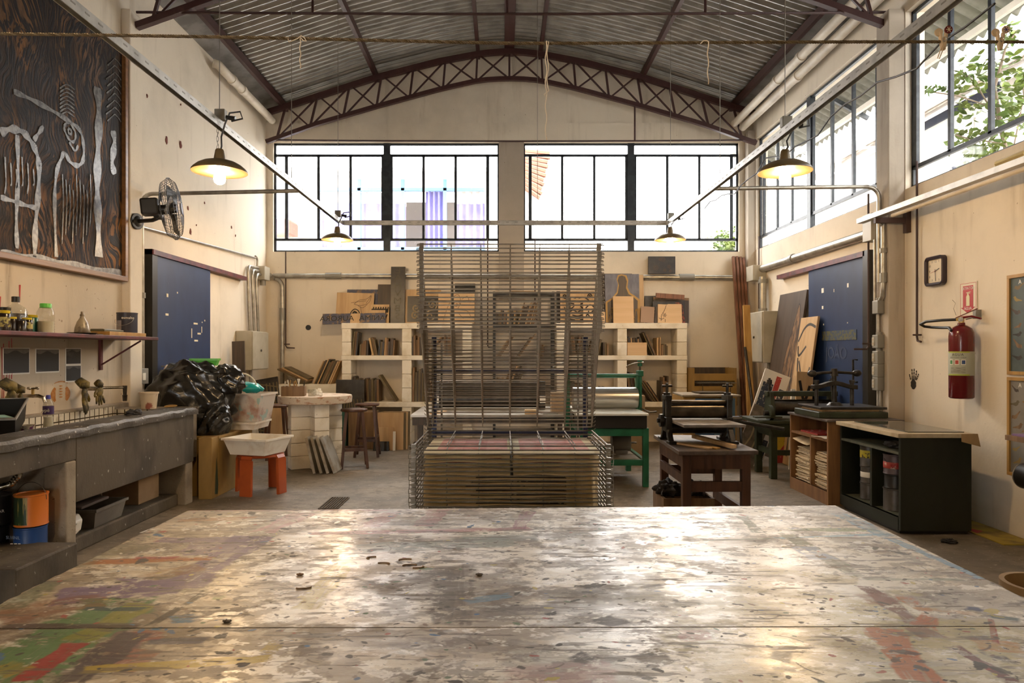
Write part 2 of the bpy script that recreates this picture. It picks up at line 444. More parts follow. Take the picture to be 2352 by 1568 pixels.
g = G().box(XR, XR + .2, YF, YB + .2, 0, ZS).box(XR, XR + .2, YF, YB + .2, ZH, WT)
ys = [YF, 3.22, 7.17, 7.43, 11.42, YB + .2]
for a, b in zip(ys[::2], ys[1::2]): g.box(XR, XR + .2, a, b, ZS, ZH)
struct('wall_right', g, m_wall, 'cream plastered right wall under clerestory windows', 'wall')
A0, A1, B0, B1 = -3.891, -.066, .338, 3.987
g = G().box(XL, XR, YB, YB + .2, 0, ZS)
for a, b in ((XL, A0), (A1, B0), (B1, XR)): g.box(a, b, YB, YB + .2, ZS, ZH)
xs = [XL + (XR - XL) * i / 40 for i in range(41)]
g.prism([(XL, YB, ZH), (XR, YB, ZH)] + [(x, YB, zroof(x) + .02) for x in xs[::-1]], (0, .2, 0))
struct('wall_back', g, m_wall, 'cream plastered back wall with high windows and curved gable', 'wall')
g = G().prism([(XL, YF, 0), (-3.7, YF, 0), (-3.7, YF, 2.1), (-2.5, YF, 2.1), (-2.5, YF, 0), (XR, YF, 0)] + [(x, YF, zroof(x) + .02) for x in xs[::-1]], (0, -.2, 0))  # doorway behind the camera is added, to let daylight reach the near surfaces
struct('wall_front', g, m_wall, 'cream wall behind the print table', 'wall')
struct('trim_2', G().box(XL, XR, YB - .035, YB, ZH + .012, 5.37), m_wall, 'plaster ledge above the back windows', 'ledge')
struct('trim_3', G().box(A1 - .01, B0 + .01, YB - .05, YB, 2.4, ZH), m_pillar, 'concrete pier between the two back windows', 'pillar')
# piers on the side walls
n = 4
for x0, x1, side in ((XL, XL + .1, 'left'), (XR - .17, XR, 'right')):
    for y0, y1, where in ((7.18, 7.42, 'beside the blue sliding door'), (2.98, 3.22, 'nearer the print table')):
        o = struct('trim_%d' % n, G().box(x0, x1, y0, y1, 0, 5.1), m_wall if side == 'left' else m_pillar, 'concrete pier on the %s wall %s' % (side, where), 'pillar', bevel=.01); n += 1
o = struct('trim_8', G().box(XR - .12, XR, 11.44, YB, 0, 5.2), m_pillar, 'concrete pier in the back right corner', 'pillar')
# grimy splash area of plaster above the sink
struct('trim_9', G().box(XL, XL + .012, 1.5, 7.18, .98, 2.3), m_wall_s, 'splashed and stained plaster above the sink', 'wall')

# ------------------------------------------------------------ windows
def window(name, label, org, U, n_out, width, cutpos):
    """org = lower left corner inside, U = direction along the wall, n_out = outwards; two halves either side of a mullion"""
    org = Vector(org); U = Vector(U); O = Vector(n_out); Z = Vector((0, 0, 1)); H = ZH - ZS
    root = thing(name, label, 'window', org, 0, None, 'structure')
    def seg(g, u0, v0, u1, v1, w, d=.035, off=.08):
        p = org + U * u0 + Z * v0 + O * off; q = org + U * u1 + Z * v1 + O * off
        g.bar(p, q, d if abs(u1 - u0) < 1e-6 else w, w if abs(u1 - u0) < 1e-6 else d, up=U if abs(u1 - u0) < 1e-6 else O)
    t = .034
    g = G()
    seg(g, 0, t / 2, width, t / 2, t); seg(g, 0, H - t / 2, width, H - t / 2, t)
    seg(g, t / 2, 0, t / 2, H, t); seg(g, width - t / 2, 0, width - t / 2, H, t)
    obj('frame', g, m_frame, root)
    g = G(); seg(g, cutpos, 0, cutpos, H, .115, .07); obj('mullion', g, m_frame, root)
    v0, v1 = .215, 1.645
    for v in (v0, v1):
        g = G(); seg(g, 0, v, width, v, .042); obj('transom', g, m_frame, root)
    for s in (-1, 1):
        for k in range(4):
            u = cutpos + s * (.075 + k * .545)
            if .05 < u < width - .05:
                g = G(); seg(g, u, v0, u, v1, .042 if k < 3 else .052, .035); obj('glazing_bar', g, m_frame, root)
    g = G(); c = org + O * .085
    g.add([c, c + U * width, c + U * width + Z * H, c + Z * H], [(0, 1, 2, 3)])
    obj('pane', g, m_glass, root)
    return root
window('window_1', 'black framed clerestory window at left of the back wall, facing blue curtains', (A0, YB, ZS), (1, 0, 0), (0, 1, 0), A1 - A0, -1.975 - A0)
window('window_2', 'black framed clerestory window at right of the back wall, blown out white', (B0, YB, ZS), (1, 0, 0), (0, 1, 0), B1 - B0, (1450.5 - CX) * YB / F - B0)
window('window_3', 'clerestory window on the right wall above the blue door', (XR, 7.43, ZS), (0, 1, 0), (1, 0, 0), 3.99, 9.55 - 7.43)
window('window_4', 'clerestory window on the right wall with green branches outside', (XR, 3.22, ZS), (0, 1, 0), (1, 0, 0), 3.95, 6.45 - 3.22 - 1.05)

# window opener rods: thin dark rods with a hooked end
def rod(name, pts, label, r=.011):
    g = G().tube(pts, r, 6)
    a = Vector(pts[-2]); g.cyl(a + Vector((-.05, -.005, .06)), a + Vector((.05, -.005, .06)), .009, n=6)
    solo(name, g, m_rodmat, label, 'rod')
x = (655 - CX) * 11.5 / F
rod('window_opener_rod', [(x, 11.53, 3.20), (x, 11.53, 1.62), (x + .02, 11.53, 1.585), (x + .15, 11.53, 1.58)], 'thin hooked window opener rod hanging left of the white shelves')
x = (1120 - CX) * 11.5 / F
rod('window_opener_rod', [(x, 11.53, 3.42), (x, 11.53, 1.62), (x + .02, 11.53, 1.585), (x + .1, 11.53, 1.58)], 'thin window opener rod seen behind the drying rack')
x = (1229 - CX) * 11.5 / F
rod('window_opener_rod', [(x, 11.53, 3.42), (x, 11.53, 2.1), (x + .02, 11.53, 2.06), (x + .1, 11.53, 2.05)], 'thin window opener rod above the black metal shelf')
y = F * 4.17 / (2106 - CX)
rod('window_opener_rod', [(4.17, y, 3.43), (4.17, y, 1.66), (4.165, y - .02, 1.62), (4.15, y - .1, 1.61)], 'thin window opener rod hanging beside the wall clock')
rod('window_opener_rod', [(4.17, 11.2, 3.40), (4.17, 11.2, 1.9), (4.165, 11.18, 1.86), (4.15, 11.1, 1.85)], 'thin window opener rod above the corner electric cabinet')
rod('window_opener_rod', [(4.02, 7.56, 3.25), (4.02, 7.56, 1.57), (4.0, 7.56, 1.54), (3.86, 7.56, 1.54)], 'thin window opener rod between blue door and socket column')

# ------------------------------------------------------------ roof trusses, purlins, tie rods
def truss(y, label, hang):
    root = thing('roof_truss', label, 'roof truss', (.1, y, 5.0))
    X0, X1 = XL + .1, XR - .04
    n = 40
    xs = [X0 + (X1 - X0) * i / n for i in range(n + 1)]
    g = G()
    for (a, b) in zip(xs, xs[1:]): g.bar((a, y, ztop(a) - .045), (b + .004, y, ztop(b) - .045), .07, .09)
    obj('top_chord', g, m_truss, root)
    g = G()
    for (a, b) in zip(xs, xs[1:]): g.bar((a, y, zbot(a) - .035), (b + .004, y, zbot(b) - .035), .07, .065)
    obj('bottom_chord', g, m_truss, root)
    st = .545
    for i in range(-7, 8):
        xb = .1 + st * i; xt = .1 + st * i * .966
        if i: obj('post', G().bar((xb, y, zbot(xb)), (xt, y, ztop(xt) - .05), .032, .032), m_truss, root)
        else: obj('post', G().bar((.1, y, zbot(.1)), (.1, y, ztop(.1) - .05), .032, .032), m_truss, root)
        if i < 7:
            xb2 = .1 + st * (i + 1); xt2 = .1 + st * (i + 1) * .966
            e = .05
            obj('brace', G().bar((xb + e, y + .012, zbot(xb + e)), (xt2 - e, y + .012, ztop(xt2 - e) - .08), .024, .024), m_truss, root)
            obj('brace', G().bar((xt + e, y - .012, ztop(xt + e) - .08), (xb2 - e, y - .012, zbot(xb2 - e)), .024, .024), m_truss, root)
    zt = 5.12 if y < 9 else 5.0
    obj('tie_rod', G().tube([(X0, y, zt)] + [(X0 + (X1 - X0) * i / 8, y, zt - .02 * math.sin(PI * i / 8)) for i in range(1, 8)] + [(X1, y, zt)], .014, 6), m_truss, root)
    for hx in hang:
        obj('hanger', G().cyl((hx, y, zt - .02), (hx, y, zbot(hx)), .014, n=6), m_truss, root)
truss(11.3, 'maroon steel lattice truss arching against the back gable', [(1458 - CX) * 11.3 / F])
truss(7.3, 'maroon steel lattice truss crossing overhead between the side piers', [(px - CX) * 7.3 / F for px in (718, 1165, 1620)])
for x, lab in ((-3.66, 'maroon roof purlin along the left eave'), (-2.12, 'maroon roof purlin halfway up the left roof slope'), (-.42, 'maroon roof purlin just left of the ridge'),
               (.1, 'wide dark ridge beam at the crown of the roof'), (.62, 'maroon roof purlin just right of the ridge'), (2.32, 'maroon roof purlin halfway up the right roof slope'), (3.84, 'maroon roof purlin along the right eave')):
    w_ = .16 if x == .1 else .055
    solo('roof_purlin', G().box(x - w_ / 2, x + w_ / 2, YF, YB, ztop(x) + .0, ztop(x) + .115), m_truss, lab, 'purlin')
for s, lab in ((-1, 'left'), (1, 'right')):
    xa, xb = (XL + .002, -3.70) if s < 0 else (3.88, XR - .002)
    g = G().add([(xa, YF, zroof(xa) - .065), (xb, YF, zroof(xb) - .06), (xb, YB, zroof(xb) - .06), (xa, YB, zroof(xa) - .065)], [(0, 1, 2, 3)])
    g.add([(xa, YF, zroof(xa) - .035), (xb, YF, zroof(xb) - .035), (xb, YB, zroof(xb) - .035), (xa, YB, zroof(xa) - .035)], [(0, 3, 2, 1)])
    solo('eave_gutter', g, m_gutter, 'dull grey sheet gutter along the %s eave' % lab, 'gutter')

# old plastic rain pipes under the eaves
def pipe(label, pts, r, rings):
    root = thing('rain_pipe', label, 'pipe', pts[0])
    obj('pipe', G().tube(pts, r, 14), m_pvc, root, smooth=True)
    for (x, y, z) in rings: obj('collar', G().cyl((x, y - .04, z), (x, y + .04, z), r + .01, n=16), m_pvc, root, smooth=True)
pipe('cream plastic rain pipe sloping under the left eave', [(-3.935, 9.32, 5.43), (-3.88, 9.36, 5.42), (-3.85, 9.5, 5.38), (-3.82, 11.35, 5.34)], .06, [(-3.847, 9.75, 5.375), (-3.84, 10.1, 5.367)])
pipe('inner cream plastic rain pipe under the right eave', [(3.97, 5.5, 5.48), (3.90, 9, 5.38), (3.80, 11.28, 5.27)], .06, [(3.90, 9.0, 5.38), (3.87, 9.7, 5.35)])
pipe('outer cream plastic rain pipe against the right wall top', [(4.10, 5.5, 5.40), (4.05, 9, 5.30), (3.93, 11.28, 5.20)], .06, [(4.03, 9.4, 5.28)])

# ------------------------------------------------------------ blue sliding doors
def tape(g, px, py, w_, h_, X, dx):
    p = PX(px, py, X)
    g.box(min(X, X + dx), max(X, X + dx), p.y - w_ / 2, p.y + w_ / 2, p.z - h_ / 2, p.z + h_ / 2)
d1 = thing('door_1', 'blue sliding door on the left wall with scraps of tape', 'door', (-3.93, 8.5, 0), 0, None, 'structure')
obj('leaf', G().box(-3.97, -3.925, 7.78, 9.2, .01, 2.6), m_door, d1, bevel=.004)
obj('jamb', G().box(-4.0, -3.915, 7.66, 7.775, 0, 2.66), m_black, d1)
obj('rail', G().box(-4.0, -3.90, 7.66, 10.45, 2.6, 2.655), m_maroon, d1)
g = G()
for px, py, a, b in ((384, 678, .04, .04), (407, 672, .02, .02), (383, 722, .07, .025), (449, 743, .11, .022), (457, 766, .09, .022), (450, 782, .10, .022), (440, 765, .018, .12), (463, 757, .014, .08), (470, 736, .02, .02), (464, 740, .015, .015), (425, 845, .05, .02)):
    tape(g, px, py, a, b, -3.9255, .004)
obj('tape_scrap', g, m_paper, d1)
d2 = thing('door_2', 'blue sliding door on the right wall behind the book press', 'door', (4.13, 8.5, 0), 0, None, 'structure')
obj('leaf', G().box(4.125, 4.17, 7.84, 9.28, .01, 2.6), m_door, d2, bevel=.004)
obj('jamb', G().box(4.10, 4.2, 7.72, 7.835, 0, 2.66), m_black, d2)
obj('rail', G().box(4.10, 4.2, 7.8, 10.3, 2.6, 2.66), m_maroon, d2)
h = obj('handle', G().tube([(4.10, 7.95, 1.42), (4.05, 7.95, 1.42), (4.05, 7.95, 1.16), (4.10, 7.95, 1.16)], .012, 8), m_iron, d2)
g = G()
for px, py, a, b in ((1890, 667, .06, .06), (1948, 655, .035, .05), (1916, 667, .012, .04), (1890, 706, .04, .04), (1892, 745, .02, .02), (1947, 741, .015, .015)): tape(g, px, py, a, b, 4.1255, -.004)
obj('tape_scrap', g, m_white, d2)
g = G(); p = PX(1888, 772, 4.12); q = PX(1967, 764, 4.12)
g.box(4.119, 4.125, q.y, p.y, p.z - .06, p.z + .06)
obj('tape_band', g, M('worn_olive_tape', (.09, .085, .03), .6, 0, (.03, .05, .09), 30, .45, .55), d2)
m_chalk = M('chalk_line', (.06, .08, .14), .9)
p = PX(1920, 812, 4.12)
text('chalk_writing', 'JOÃO', m_chalk, d2, (4.1215, p.y, p.z), R_RIGHTWALL, .21, .0004)

# drain grate in the floor
a = PZ(735, 1167, 0); c = PZ(802, 1144, 0)
gr = thing('drain_grate', 'slotted iron drain grate in the floor left of the drying rack', 'grate', ((a.x + c.x) / 2, (a.y + c.y) / 2, 0))
x0, x1, y0, y1 = a.x, PZ(770, 1167, 0).x + .03, a.y - .05, c.y
obj('tray', G().box(x0, x1, y0, y1, .0005, .003), M('matt_black', (.006, .005, .005), .9, spec=.05), gr)
g = G()
for i in range(8):
    t = x0 + (x1 - x0) * i / 7; g.box(t - .006, t + .006, y0, y1, .003, .012)
g.box(x0, x1, y0 - .01, y0, .0005, .012).box(x0, x1, y1, y1 + .01, .0005, .012)
obj('bar_grid', g, M('worn_grate_iron', (.12, .10, .08), .8, spec=.1), gr)
# ------------------------------------------------------------ lamp rails and pendant lamps
RXL, RXR, RZ, RYF = -2.19, 2.24, 3.26, 9.3
def channel(label, p0, p1, hangers, cable=None):
    p0 = Vector(p0); p1 = Vector(p1)
    root = thing('lamp_rail', label, 'lamp rail', p0, 0, 'galvanised rails carrying the lamps')
    d = (p1 - p0).normalized(); s = d.cross(Vector((0, 0, 1)))
    g = G()
    for off, a, b in ((s * .019, .004, .06), (s * -.019, .004, .06), (Vector((0, 0, .028)), .042, .004)):
        g.bar(p0 + off, p1 + off, a, b)
    obj('channel', g, m_galv, root)
    L = (p1 - p0).length; g = G()
    for i in range(int(L / .12)):
        c = p0 + d * (.06 + i * .12)
        for sg in (-1, 1): g.bar(c + s * .0215 * sg - d * .02 + Vector((0, 0, .005)), c + s * .0215 * sg + d * .02 + Vector((0, 0, .005)), .0015, .009)
    obj('slots', g, m_dkbox, root)['kind'] = 'stuff'
    for t in hangers:
        c = p0 + (p1 - p0) * t
        obj('hanger_wire', G().cyl(c + Vector((0, 0, .03)), (c.x, c.y, zroof(c.x) - .02), .0035, n=5), m_dkbox, root)
    if cable: obj('cable', G().tube(cable, .006, 6), m_black, root, smooth=True)
    return root
Y0 = 1.0
def tt(y): return (y - Y0) / (RYF - Y0)
channel('left galvanised lamp rail running away from the print table', (RXL, Y0, RZ), (RXL, RYF, RZ), [tt(1.55), tt(5.3), tt(7.1), tt(9.1)])
cb = [(RXR + .05, y, RZ - .05 - .09 * abs(math.sin(y * 2.1)) - .05 * math.sin(y * 5.3) ** 2) for y in [3.2 + i * .2 for i in range(24)]]
channel('right galvanised lamp rail running away from the print table, cable looped on it', (RXR, Y0, RZ), (RXR, RYF, RZ), [tt(1.55), tt(5.46), tt(7.1), tt(9.2)], cb)
channel('galvanised cross rail joining the two lamp rails before the back windows', (RXL + .025, RYF, RZ), (RXR - .025, RYF, RZ), [.6])

def lamp(x, y, zr, label):
    L = thing('pendant_lamp', label, 'pendant lamp', (x, y, zr), 0, 'olive enamel pendant lamps on the rails')
    pr = [(.206, 0), (.205, .012), (.19, .03), (.165, .052), (.125, .074), (.08, .088), (.045, .094), (.042, .10)]
    sh = obj('shade', G().lathe(pr, (x, y, zr), 40), m_shade, L, smooth=60)
    inn = [(.203, .001), (.187, .026), (.162, .048), (.122, .070), (.06, .084), (.0, .086)]
    obj('reflector', G().lathe(inn, (x, y, zr), 40), m_shadein, sh, smooth=60)
    obj('socket', G().lathe([(.044, .094), (.040, .12), (.032, .168), (.026, .178), (.0, .18)], (x, y, zr), 20), m_shade, L, smooth=True)
    obj('bulb', G().lathe([(.0, -.095), (.02, -.092), (.037, -.078), (.044, -.055), (.042, -.03), (.028, .0), (.018, .03), (.016, .07), (0, .072)], (x, y, zr), 20), m_bulb, L, smooth=True)
    zt = RZ - .03
    zs = zr + .178
    obj('cord', G().tube([(x + .01, y, zs), (x + .02, y - .01, zs + .02), (x + .014, y, zs + (zt - zs) * .6), (x + .05, y - .02, zt + .03), (x + .09, y - .03, zt + .11), (x + .17, y - .03, zt + .12), (x + .185, y - .02, zt + .07), (x + .1, y - .02, zt + .05)], .007, 7), m_black, L, smooth=True)
    g = G(); k = max(2, int((zt - zs) / .028))
    for i in range(k):
        z0 = zs + (zt - zs) * i / k; z1 = zs + (zt - zs) * (i + 1) / k
        a = i * PI / 2
        g.tube([(x - .015 + .007 * math.cos(a + t), y + .007 * math.sin(a + t) * .3, (z0 + z1) / 2 + (z1 - z0) * .62 * math.sin(t)) for t in [j * PI / 5 for j in range(10)]], .0016, 4, closed=True)
    obj('chain', g, m_dksteel, L)
    b = obj('junction_box', G().box(x - .03, x + .05, y - .03, y + .03, RZ + .032, RZ + .115), m_dkbox, L, bevel=.006)
    obj('plug', G().cyl((x + .06, y - .02, RZ + .05), (x + .13, y - .02, RZ + .04), .017, n=10), m_black, L)
    return L
lamp(RXL, 5.3, 2.893, 'pendant lamp over the sink, on the left rail near the print table')
lamp(RXR, 5.46, 2.935, 'pendant lamp beside the right wall windows, on the right rail near the table')
lamp(RXL, 9.06, 2.985, 'small distant pendant lamp before the blue-curtained window')
lamp(RXR, 9.22, 3.01, 'small distant pendant lamp before the right back window')

lamp(RXL, 1.55, 2.90, 'added pendant lamp on the left rail, out of view beside the print table')  # extra lamp out of view, added to brighten the camera-facing surfaces

# ------------------------------------------------------------ conduits, boxes, sockets
def conduit(label, pts, r, boxes=(), sleeves=(), mat=None):
    root = thing('conduit', label, 'conduit', pts[0])
    obj('tube', G().tube(pts, r, 10), mat or m_conduit, root, smooth=True)
    for p, q in sleeves: obj('sleeve', G().cyl(p, q, r + .012, n=12), m_dkbox, root, smooth=True)
    return root
def arc(c, a0, a1, r, ax1, ax2, n=6):
    c = Vector(c); ax1 = Vector(ax1); ax2 = Vector(ax2)
    return [c + ax1 * r * math.cos(a0 + (a1 - a0) * i / n) + ax2 * r * math.sin(a0 + (a1 - a0) * i / n) for i in range(n + 1)]
# back wall main, thick
conduit('thick grey conduit running along the back wall', [(-3.86, 11.52, 2.79), (.4, 11.52, 2.78), (3.95, 11.52, 2.76), (4.04, 11.46, 2.76)], .043, (), [((-2.98, 11.52, 2.79), (-2.72, 11.52, 2.79)), ((2.95, 11.52, 2.77), (3.2, 11.52, 2.77))])
# left corner junction box with its bends
jb = thing('junction_box', 'grey junction box high in the back left corner', 'junction box', (-3.93, 11.2, 2.68))
obj('body', G().box(-3.995, -3.84, 11.05, 11.3, 2.68, 2.9), m_ebox, jb, bevel=.006)
obj('gland', G().cyl((-3.92, 11.2, 2.60), (-3.92, 11.2, 2.68), .045, n=14), m_dkbox, jb)
for i in range(3):
    yy = 10.72 + .12 * i
    pts = [(-3.95 + .02 * i, 11.05, 2.86 - .05 * i)] + [(-3.95 + .02 * i, yy + .1 * math.cos(t), 2.75 - .05 * i + .1 * math.sin(t)) for t in [PI / 2 + j * PI / 12 for j in range(7)]] + [(-3.95 + .02 * i, yy, 1.83)]
    conduit('%s of three thin conduits dropping into the left electric cabinet' % ('nearest', 'middle', 'farthest')[i], pts, .024)
conduit('conduit bending down the back left corner to the floor', [(-3.84, 11.30, 2.78)] + arc((-3.86, 11.52, 2.6), PI / 2, 0, .15, (1, 0, 0), (0, 0, 1)) + [(-3.71, 11.53, .3)], .035, (), [((-3.71, 11.53, 2.05), (-3.71, 11.53, 2.25))])
conduit('thin conduit climbing from the fan along the left wall to the corner', [(-3.97, 7.5, 2.88), (-3.97, 11.0, 3.02)] + arc((-3.97, 11.0, 2.97), PI / 2, 0, .08, (0, 1, 0), (0, 0, 1)) + [(-3.97, 11.08, 2.88)], .016)
def cabinet(label, x0, x1, y0, y1, z0, z1, xf):
    c = thing('electric_cabinet', label, 'electric cabinet', ((x0 + x1) / 2, (y0 + y1) / 2, z0))
    obj('body', G().box(x0, x1, y0, y1, z0, z1), m_ebox, c, bevel=.008)
    s = 1 if xf > (x0 + x1) / 2 else -1
    dr = obj('door', G().box(min(xf, xf + s * .02), max(xf, xf + s * .02), y0 + .01, y1 - .01, z0 + .01, z1 - .01), m_ebox, c, bevel=.006)
    obj('lock', G().cyl((xf + s * .02, (y0 + y1) / 2, (z0 + z1) / 2), (xf + s * .032, (y0 + y1) / 2, (z0 + z1) / 2), .018, n=12), m_black, dr)
    return c
cabinet('beige electric cabinet low in the back left corner', -3.995, -3.76, 10.25, 10.95, 1.24, 1.83, -3.76)
conduit('conduit from the left electric cabinet to the floor', [(-3.9, 10.6, 1.24), (-3.9, 10.6, .0)], .025)
# right corner
cabinet('beige electric cabinet low in the back right corner', 3.9, 4.18, 10.3, 10.95, 1.35, 2.13, 3.9)
conduit('conduit under the right electric cabinet', [(4.1, 10.6, 1.35), (4.1, 10.6, .0)], .025)
jb = thing('junction_box', 'grey junction box high in the back right corner', 'junction box', (4.1, 11.1, 2.66))
obj('body', G().box(3.98, 4.195, 10.95, 11.25, 2.66, 2.90), m_ebox, jb, bevel=.006)
conduit('thick conduit dropping from the corner box to the right electric cabinet', [(4.1, 10.85, 2.70), (4.1, 10.85, 2.13)], .055, (), [((4.1, 10.85, 2.6), (4.1, 10.85, 2.66)), ((4.1, 10.85, 2.13), (4.1, 10.85, 2.2))])
conduit('thick conduit sloping along the right wall above the blue door', [(4.13, 10.95, 2.84), (4.13, 7.62, 2.845)], .055, (), [((4.13, 9.75, 2.842), (4.13, 9.85, 2.842))])
jb = thing('junction_box', 'pale square junction box above the blue door at the right pier', 'junction box', (4.1, 7.5, 2.72))
obj('body', G().box(3.985, 4.19, 7.44, 7.62, 2.72, 3.02), m_ebox, jb, bevel=.006)
# rail branch conduits
conduit('conduit from the left lamp rail bending down the wall past the fan to a socket', [(RXL - .02, 7.42, 3.25), (-3.84, 7.52, 3.24)] + arc((-3.84, 7.52, 3.12), PI / 2, PI, .12, (1, 0, 0), (0, 0, 1)) + [(-3.96, 7.53, 1.30)], .022, (), [((-3.96, 7.53, 2.1), (-3.96, 7.53, 2.16))])
xx = 4.005
conduit('conduit from the right lamp rail bending down the pier', [(RXR + .02, 7.32, 3.25), (3.89, 7.32, 3.27)] + arc((3.89, 7.32, 3.15), PI / 2, 0, .115, (1, 0, 0), (0, 0, 1)) + [(xx, 7.32, 2.25)], .022, (), [((xx, 7.32, 2.9), (xx, 7.32, 2.95))])
conduit('second conduit on the right pier with a shiny top bend', [(3.97, 7.225, 2.84), (4.0, 7.225, 2.86), (4.0, 7.225, 2.2), (4.0, 7.24, 2.1), (4.0, 7.30, 2.04)], .025, (), [((4.0, 7.225, 2.55), (4.0, 7.225, 2.6)), ((4.0, 7.225, 2.24), (4.0, 7.225, 2.34))])
conduit('thin conduit on the far edge of the right pier', [(xx, 7.40, 2.72), (xx, 7.40, 2.0)], .016)
conduit('conduit from the lowest socket box down the right pier', [(xx, 7.3, 1.1), (xx, 7.3, 0)], .026)
def sock(label, y, z, outl=True):
    s = thing('socket_box', label, 'socket', (3.98, y, z), 0, 'socket boxes on the right pier')
    obj('body', G().box(3.955, 4.03, y - .055, y + .055, z - .07, z + .07), m_dkbox, s, bevel=.006)
    if outl:
        pl = obj('outlet', G().box(3.949, 3.957, y + .005, y + .05, z - .045, z + .045), m_ebox, s, bevel=.003)
        obj('slot', G().box(3.947, 3.95, y + .02, y + .026, z - .03, z - .01).box(3.947, 3.95, y + .02, y + .026, z + .01, z + .03), m_honey, pl)
    obj('hub', G().cyl((4.0, y, z + .07), (4.0, y, z + .10), .03, n=10), m_dkbox, s)
    return s
sock('grey junction box where the pier conduits meet, no outlet', 7.31, 1.985, False)
for i, z in enumerate((1.62, 1.45, 1.31, 1.17)):
    sock('%s of the four socket boxes stacked on the right pier' % ('topmost', 'second from top', 'third from top', 'lowest')[i], 7.31, z)
conduit('short twin conduit between socket boxes on the right pier', [(xx, 7.33, 1.92), (xx, 7.33, 1.68)], .022)
# left socket under the left conduit
s = thing('socket_box', 'grey socket box at the end of the left wall conduit', 'socket', (-3.94, 7.53, 1.18))
obj('body', G().box(-4.0, -3.925, 7.46, 7.60, 1.16, 1.33), m_dkbox, s, bevel=.006)
obj('outlet', G().box(-3.926, -3.918, 7.47, 7.53, 1.20, 1.28), m_white, s, bevel=.003)
# fluorescent channel on the right wall
fx = thing('tube_light_rail', 'galvanised channel with an unlit tube on the right wall', 'light fitting', (3.87, 5.4, 2.9))
p0 = Vector((3.87, 7.45, 2.925)); p1 = Vector((3.87, 3.3, 2.925))
g = G(); g.bar(p0, p1, .075, .05); obj('channel', g, m_galv, fx)
obj('tube', G().tube([p0 + Vector((.07, -.5, -.035)), p1 + Vector((.07, .3, -.035))], .019, 12), m_pvc, fx, smooth=True)
b = obj('bracket', G().box(3.84, 4.19, 7.08, 7.12, 2.84, 2.895).box(4.15, 4.2, 7.07, 7.13, 2.74, 2.97), m_rodmat, fx)
g = G(); q = Vector((3.89, 5.2, 2.985)); g.cyl(q + Vector((0, .2, 0)), q + Vector((0, -.1, 0)), .028, n=10)
obj('wrapped_joint', g, m_brass, fx)
# ------------------------------------------------------------ concrete sink along the left wall
sk = thing('concrete_sink', 'long stained concrete sink trough with tiled basins on the left wall', 'sink', (-3.5, 5.0, 0))
FX = -3.09
g = G().box(FX - .10, FX - .02, 5.0, 6.9, .41, .90).box(FX - .10, FX - .02, 2.0, 5.0, .72, .90)
obj('apron', g, m_conc, sk, bevel=.008)
g = G().box(-3.98, FX - .1, 5.02, 6.8, .415, .44).box(-3.98, FX - .1, 2.0, 4.86, .725, .75)
obj('basin_floor', g, m_conc, sk)
def wob(i, t): return .006 * math.sin(t * 37 + i) + .004 * math.sin(t * 91 + 2 * i)
g = G()
def rimpt(x0, x1, z0, z1):
    def f(u, v):
        y = 1.8 + u * 5.15
        prof = [(x0, z1), (x1 - .02, z1), (x1, z1 - .02), (x1, z0)]
        a = v * 3; i = min(2, int(a)); q = a - i
        x = prof[i][0] + (prof[i + 1][0] - prof[i][0]) * q; z = prof[i][1] + (prof[i + 1][1] - prof[i][1]) * q
        return (x + wob(3, u * 2) * (1 if v > .5 else 0), y, z + wob(1, u * 2.3) * .7)
    return f
g.grid(70, 6, rimpt(FX - .30, FX, .885, .95))
g.grid(70, 1, lambda u, v: (FX - .02 - v * .28, 1.8 + u * 5.15, .885))
g.grid(70, 1, lambda u, v: (FX - .30, 1.8 + u * 5.15, .885 + v * .065))
g.box(FX - .30, FX, 6.94, 6.95, .885, .95)
obj('rim', g, m_conc_rim, sk, smooth=True)
obj('back_ledge', G().box(-3.985, -3.90, 5.0, 7.15, .42, .985).box(-3.985, -3.90, 2.0, 5.0, .66, .985).box(-3.985, FX - .1, 6.86, 7.15, .42, .94), m_conc_lt, sk, bevel=.006)
g = G().box(-3.9, -3.885, 5.02, 6.86, .44, .965).box(-3.9, -3.885, 2.0, 4.86, .75, .965).box(-3.885, FX - .11, 6.845, 6.86, .44, .935)
g.box(FX - .32, FX - .30, 5.02, 6.845, .44, .89).box(FX - .32, FX - .30, 2.0, 4.86, .75, .89)
obj('tile_lining', g, m_tile, sk)
obj('divider', G().box(-3.885, FX - .30, 4.86, 5.02, .725, .90), m_conc_rim, sk, bevel=.01)
obj('support', G().box(-3.98, FX - .18, 4.90, 4.99, 0, .72).box(FX - .18, FX - .016, 4.88, 4.995, 0, .72), m_conc_lt, sk, bevel=.01)
obj('support', G().box(-3.98, FX - .03, 6.75, 6.9, 0, .42), m_conc_lt, sk, bevel=.01)
obj('support', G().box(FX - .2, FX - .08, 2.0, 2.12, 0, .72), m_conc_lt, sk)
pts = [(-3.36, 4.72, .72), (-3.33, 4.72, .66), (-3.37, 4.70, .60), (-3.46, 4.66, .575), (-3.60, 4.62, .57), (-3.72, 4.6, .60)]
sm = []
for i in range(len(pts) - 1):
    for k in range(8):
        t = k / 8; sm.append(Vector(pts[i]).lerp(Vector(pts[i + 1]), t))
obj('drain_hose', G().tube(sm, [.022 + .004 * (i % 2) for i in range(len(sm))], 10), m_chrome, sk, smooth=True)
tag(obj('floor_plinth', G().box(-3.99, -3.2, 1.8, 6.95, 0, .115), m_conc, None, bevel=.012), 'low concrete plinth on the floor under the sink', 'plinth', None, 'structure')
solo('concrete_block', G().box(-3.99, -2.9, 4.08, 4.68, .0, .212).box(-3.99, -3.3, 3.4, 4.08, .0, .212), m_conc, 'square-edged concrete block beside the paint-splashed table, below the sink', 'block', bevel=.012)

